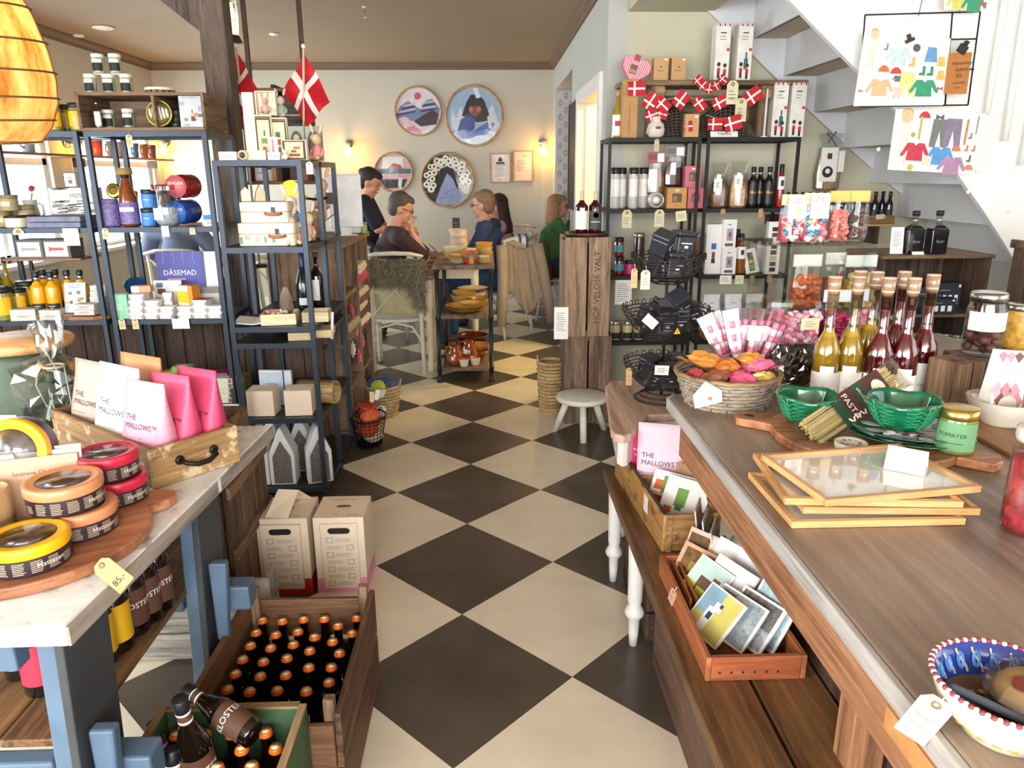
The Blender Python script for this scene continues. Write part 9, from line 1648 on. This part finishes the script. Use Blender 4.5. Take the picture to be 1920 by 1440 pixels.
# wine cartons
def bag_in_box(x0,x1,col_,lb,flap):
    w =x1-x0;h =.305;d =.19;t =thing('wine_carton',lb,'carton',((x0+x1)/2,2.46+d/2,0));CB =mat('#e9d6ba',.65,var=.03)
    B(CB).cb(w,d,0,h).obj('carton_body',t,bev=.002);q =B();m =mat(col_,.55);LN =mat(mul(col_,.6),.6)
    rects(q,w,h,-d/2-.0006,[(0,1,0,.2,m),(.13,.87,.06,.93,CB)]);T =q.T;q.T =Matrix.Rotation(PI/2,4,'Z');rects(q,d,h,-w/2-.0006,[(0,1,0,.22,m)]);q.T =T
    for a in ((.13,.137,.06,.93),(.863,.87,.06,.93),(.13,.87,.923,.93)):rects(q,w,h,-d/2-.0009,[(*a,LN)])
    for k in range(7):
        v =.1+.097*k;L =k %2;u =.24 if not L else .64;rects(q,w,h,-d/2-.0009,[(u,u+.13,v-.01,v+.06,mat('#8088a8',.6)),(u+.012,u+.118,v-.003,v+.053,CB)]);lines(q,w,h,-d/2-.001,.42 if not L else .24,.8 if not L else .6,v,v+.05,3)
    q.obj('instruction_print',t)
    hp =[(.042*cos(a)*.35+(.026 if cos(a) > 0 else -.026),.012*sin(a)) for a in [2*PI*k/24 for k in range(24)]];B(mat('#2c2a2a',.35)).t((0,0,h*.83)).poly_xz(hp,-d/2-.0022,-d/2-.0018).obj('hand_hole',t)
    q =B();lettering(q,'5 Liter',INK,(w*.28,-d*.42,h+.0012),.016,rot=(0,0,0));lettering(q,'Vin',mat('#8a7a5a',.6),(-.01,-d*.4,h+.0012),.014,rot=(0,0,0));lettering(q,'Rosé & Rouge',mat('#a89a7a',.6),(-.01,d*.3,h+.0012),.018,rot=(0,0,0));q.mt(mat('#8a4a3a',.6)).t((.005,.0,h+.001)).lathe([(.018,0),(0,.0004)],12,sx=1.6,sy=.6).mt(mat('#4a5a3a',.6)).lathe([(.01,.0005),(0,.0008)],10,sx=2,sy=.6);q.obj('top_print',t)
    if flap:B(CB).add([(-.05,-.09,h+.004),(.035,-.1,h+.004),(.055,.0,h+.07),(-.02,.0,h+.075),(.085,.07,h+.004),(.0,.07,h+.004)],[(0,1,2,3),(3,2,4,5)]).obj('opened_flap',t,sol=.002); 
    return t
bag_in_box(-.873,-.672,'#c8172c','cream five litre wine carton with red base and opened flap',True);bag_in_box(-.652,-.468,'#e596b4','cream five litre wine carton with pink base',False)
# beer crates
BRW =wood('#4a3222','#86603f','y',6,.7,.3);BRX =wood('#4a3222','#86603f','x',6,.7,.3)
bc_ =thing('beer_crate','long brown wooden beer crate full of orange capped bottles','crate',(-.54,1.69,0),.0);cw_,cd_,chh =.36,.53,.315
for x in (-1,1):
    for k in range(2):B(BRW).box(x*cw_/2-.008,x*cw_/2+.008,-cd_/2,cd_/2,.012+k*.155,.16+k*.155).obj('side_slat',bc_,bev=.003)
    for y in (-1,1):B(OLDWOOD).box(x*(cw_/2-.022)-.013,x*(cw_/2-.022)+.013,y*(cd_/2-.024)-.013,y*(cd_/2-.024)+.013,.0085,.345).obj('corner_post',bc_,bev=.004)
for y in (-1,1):
    for k in range(2):B(BRX).box(-cw_/2+.009,cw_/2-.009,y*cd_/2-.008,y*cd_/2+.008,.012+k*.155,.145+k*.145).obj('end_slat',bc_,bev=.003)
B(BRX).box(-cw_/2+.009,cw_/2-.009,-cd_/2+.009,cd_/2-.009,0,.008).obj('bottom_board',bc_)
CAPO =mat('#e4701c',.3,.1,var=.08);CAPD =mat('#f0d6a8',.4,var=.05)
def beer_proto(name,lb,h=.24,lab=None,grp=None):
    t =thing(name,lb,'bottle',(0,0,0),0,grp);r =.0295
    B(DKG).lathe([(r*.85,0),(r,.004),(r,h*.52),(r*.92,h*.58),(r*.55,h*.7),(r*.42,h*.78),(r*.4,h*.95),(r*.45,h*.955),(r*.45,h*.965)],16).obj('bottle_body',t)
    n =42;vs,fs =[],[]
    for zz,rr,am in ((h*.955,.0150,.0011),(h*.985,.0138,.0005),(h,.0118,0)):
        for k in range(n):q =rr+am*cos(21*2*PI*k/n);vs.append((q*cos(2*PI*k/n),q*sin(2*PI*k/n),zz))
    fs =[(j*n+k,j*n+(k+1)%n,(j+1)*n+(k+1)%n,(j+1)*n+k) for j in range(2) for k in range(n)]+[tuple(2*n+k for k in range(n))];co =B(CAPO).add(vs,fs,True).obj('crown_cap',t);B(CAPD).lathe([(.0102,h+.0003),(0,h+.0006)],14).obj('cap_print',co)
    if lab:bandlabel(t,r+.0006,h*.12,h*.45,lab,1.6,extra=[(h*.2,h*.3,mat('#5a7a44',.6),.7)])
    return t
caps =[(506,1144),(541,1146),(577,1135),(611,1134),(646,1133),(659,1150),(491,1165),(479,1187),(515,1188),(553,1183),(580,1194),(617,1201),(650,1174),(467,1209),(504,1210),(543,1204),(575,1216),(633,1217),(455,1234),(496,1235),(536,1228),(619,1249),(446,1259),(484,1261),(465,1287),(611,1277),(575,1250),(540,1262),(520,1290),(580,1290)]
pts =[at(x,y,Z=.252).to_2d() if False else Vector(at(x,y,Z=.252)[:2]) for x,y in caps]
for it in range(200):
    for i in range(len(pts)):
        for j in range(i):
            d =pts[i]-pts[j];L =d.length
            if L < .0605:d =d/L*(.0605-L)/2;pts[i] += d;pts[j] -= d
        pts[i].x =min(max(pts[i].x,-.54-cw_/2+.042),-.54+cw_/2-.042);pts[i].y =min(max(pts[i].y,1.69-cd_/2+.042),1.69+cd_/2-.042)
b1 =beer_proto('beer_bottle','brown beer bottle with orange crown cap standing in the brown crate',.244,mat('#cfc6b4',.6),'beer bottles in the brown crate')
for k,p in enumerate(pts):
    if k == 0:b1.location =(p.x,p.y,.009);b1.rotation_euler =(0,0,.4)
    else:dup(b1,(p.x,p.y,.009),RU(0,6))
def rank(proto,nper,crate_,grp):
    L =sorted([o for o in bpy.data.objects if o.type == 'EMPTY' and o.get('group') == grp],key=lambda o:-o.location.y);OR =['first','second','third','fourth','fifth','sixth','seventh']
    for r in range(0,len(L),nper):
        for k,o in enumerate(sorted(L[r:r+nper],key=lambda o:o.location.x)):o['label']='orange capped beer bottle, %s from the trestle in the %s %s crate row'%(OR[k],OR[r//nper],crate_)
rank(b1,5,'brown','beer bottles in the brown crate')
gcr =thing('green_crate','green painted crate with a white ringed letter H','crate',(-.585,1.19,0),0);gw,gl,gh =.31,.44,.36;GPN =mat('#3f5a3c',.55,var=.25,scale=12,bump=.2)
for x in (-1,1):B(GPN).box(x*gw/2-.008,x*gw/2+.008,-gl/2,gl/2,.06,gh-.006).obj('side_board',gcr,bev=.002);B(wood('#7a6040','#b8996c','y',6)).box(x*gw/2-.0082,x*gw/2+.0082,-gl/2,gl/2,gh-.0055,gh).obj('worn_rim',gcr)
for y in (-1,1):B(GPN).box(-gw/2+.0085,gw/2-.0085,y*gl/2-.008,y*gl/2+.008,.06,gh-.006).obj('end_board',gcr,bev=.002);B(wood('#7a6040','#b8996c','x',6)).box(-gw/2+.0085,gw/2-.0085,y*gl/2-.0082,y*gl/2+.0082,gh-.0055,gh).obj('worn_rim',gcr)
B(GPN).box(-gw/2+.0085,gw/2-.0085,-gl/2+.0085,gl/2-.0085,.06,.07).obj('bottom_board',gcr)
for x in (-.1,.1):B(OLDWOODY).box(x-.03,x+.03,-gl/2,gl/2,0,.0595).obj('skid',gcr)
q =B(CREAM);q.t((gw/2+.009,.02,.2),(0,PI/2,0)).tube([(.085*cos(2*PI*k/30),.06*sin(2*PI*k/30),0) for k in range(30)],.0035,5,True);q.t((gw/2+.009,.02,.2),(PI/2,0,PI/2));lettering(q,'H',CREAM,(0,-.035,.0012),.1,rot=(0,0,0));q.obj('painted_emblem',gcr)
gcaps =[(380,1295),(428,1298),(491,1288),(535,1298),(508,1349),(495,1389),(443,1372),(420,1403),(387,1370),(330,1371),(357,1327),(470,1425),(530,1425)]
pts =[Vector(at(x,y,Z=.325)[:2]) for x,y in gcaps]
for it in range(200):
    for i in range(len(pts)):
        for j in range(i):
            d =pts[i]-pts[j];L =d.length
            if L < .0605:d =d/L*(.0605-L)/2;pts[i] += d;pts[j] -= d
        pts[i].x =min(max(pts[i].x,-.585-gw/2+.04),-.585+gw/2-.04);pts[i].y =min(max(pts[i].y,1.19-gl/2+.04),1.19+gl/2-.04)
b2_ =beer_proto('beer_bottle','brown beer bottle with orange crown cap standing in the green crate',.255,None,'beer bottles in the green crate')
for k,p in enumerate(pts):
    if k == 0:b2_.location =(p.x,p.y,.071)
    else:dup(b2_,(p.x,p.y,.071),RU(0,6))
rank(b2_,4,'green','beer bottles in the green crate')
def kloster(lb,p0,p1,lab=BRL,text='KLOSTER',r=.034,h=.27,spin=0):
    p0,p1 =Vector(p0),Vector(p1);z =(p1-p0).normalized();fr =(EYE-p0);yv =-(fr-z*fr.dot(z)).normalized();x =yv.cross(z);e =Matrix((x,yv,z)).transposed().to_euler()
    t =bottle('ale_bottle',lb,'bottle',p0,r,h,DKG,BLACK,shoulder=.5,neckstart=.74,neckr=.4,caph=.1,lab=lab,lz=(.1,.46),text=[text] if text else None,ts=.02,tm=WHITE,a=1.4,rot=e,tz=.3,capr=.0155)
    bandlabel(t,r*.4+.0012,h*.76,h*.9,lab,2.6,name='neck_label',extra=[(h*.78,h*.8,WHITE,2.4),(h*.86,h*.88,WHITE,2.4)]);return t
kloster('KLOSTER ale bottle standing out of the green crate at the left',at(388,1475,Z=.24),at(345,1340,Z=.46));kloster('KLOSTER ale bottle lying across the bottles in the green crate',at(478,1378,Z=.36),at(378,1312,Z=.4),r=.031,h=.2)
kloster('dark ale bottle with yellow label at the left of the green crate',at(322,1410,Z=.37)-Vector((0,.03,.26)),at(322,1410,Z=.37),YLB,None);kloster('dark ale bottle with red label leaning by the trestle leg',(-.7,1.36,.08),(-.745,1.38,.3),mat('#c8304a',.55),None)
# table foot details at the lower left
t =thing('hemp_ring','small hemp rope ring at the lower left','rope',at(100,1438,Z=.25));B(mat('#c9b08a',.9)).t((0,0,0),(1.2,0,0)).tube([(.018*cos(k*PI/8),.018*sin(k*PI/8),0) for k in range(16)],.004,6,True).obj('rope',t);B(PINE).box(-.09,-.02,.0,.02,-.03,-.01).obj('wood_toggle',t)

# final pass: printed pieces too small to pick apart count as one print
for o in bpy.data.objects:
    if o.type == 'MESH' and o.parent and o.name.split('.')[0] in ('print','small_print','fish_print','header_print','clothes_print','instruction_print','guard_print','top_print','wave_print'):o['kind']='stuff'
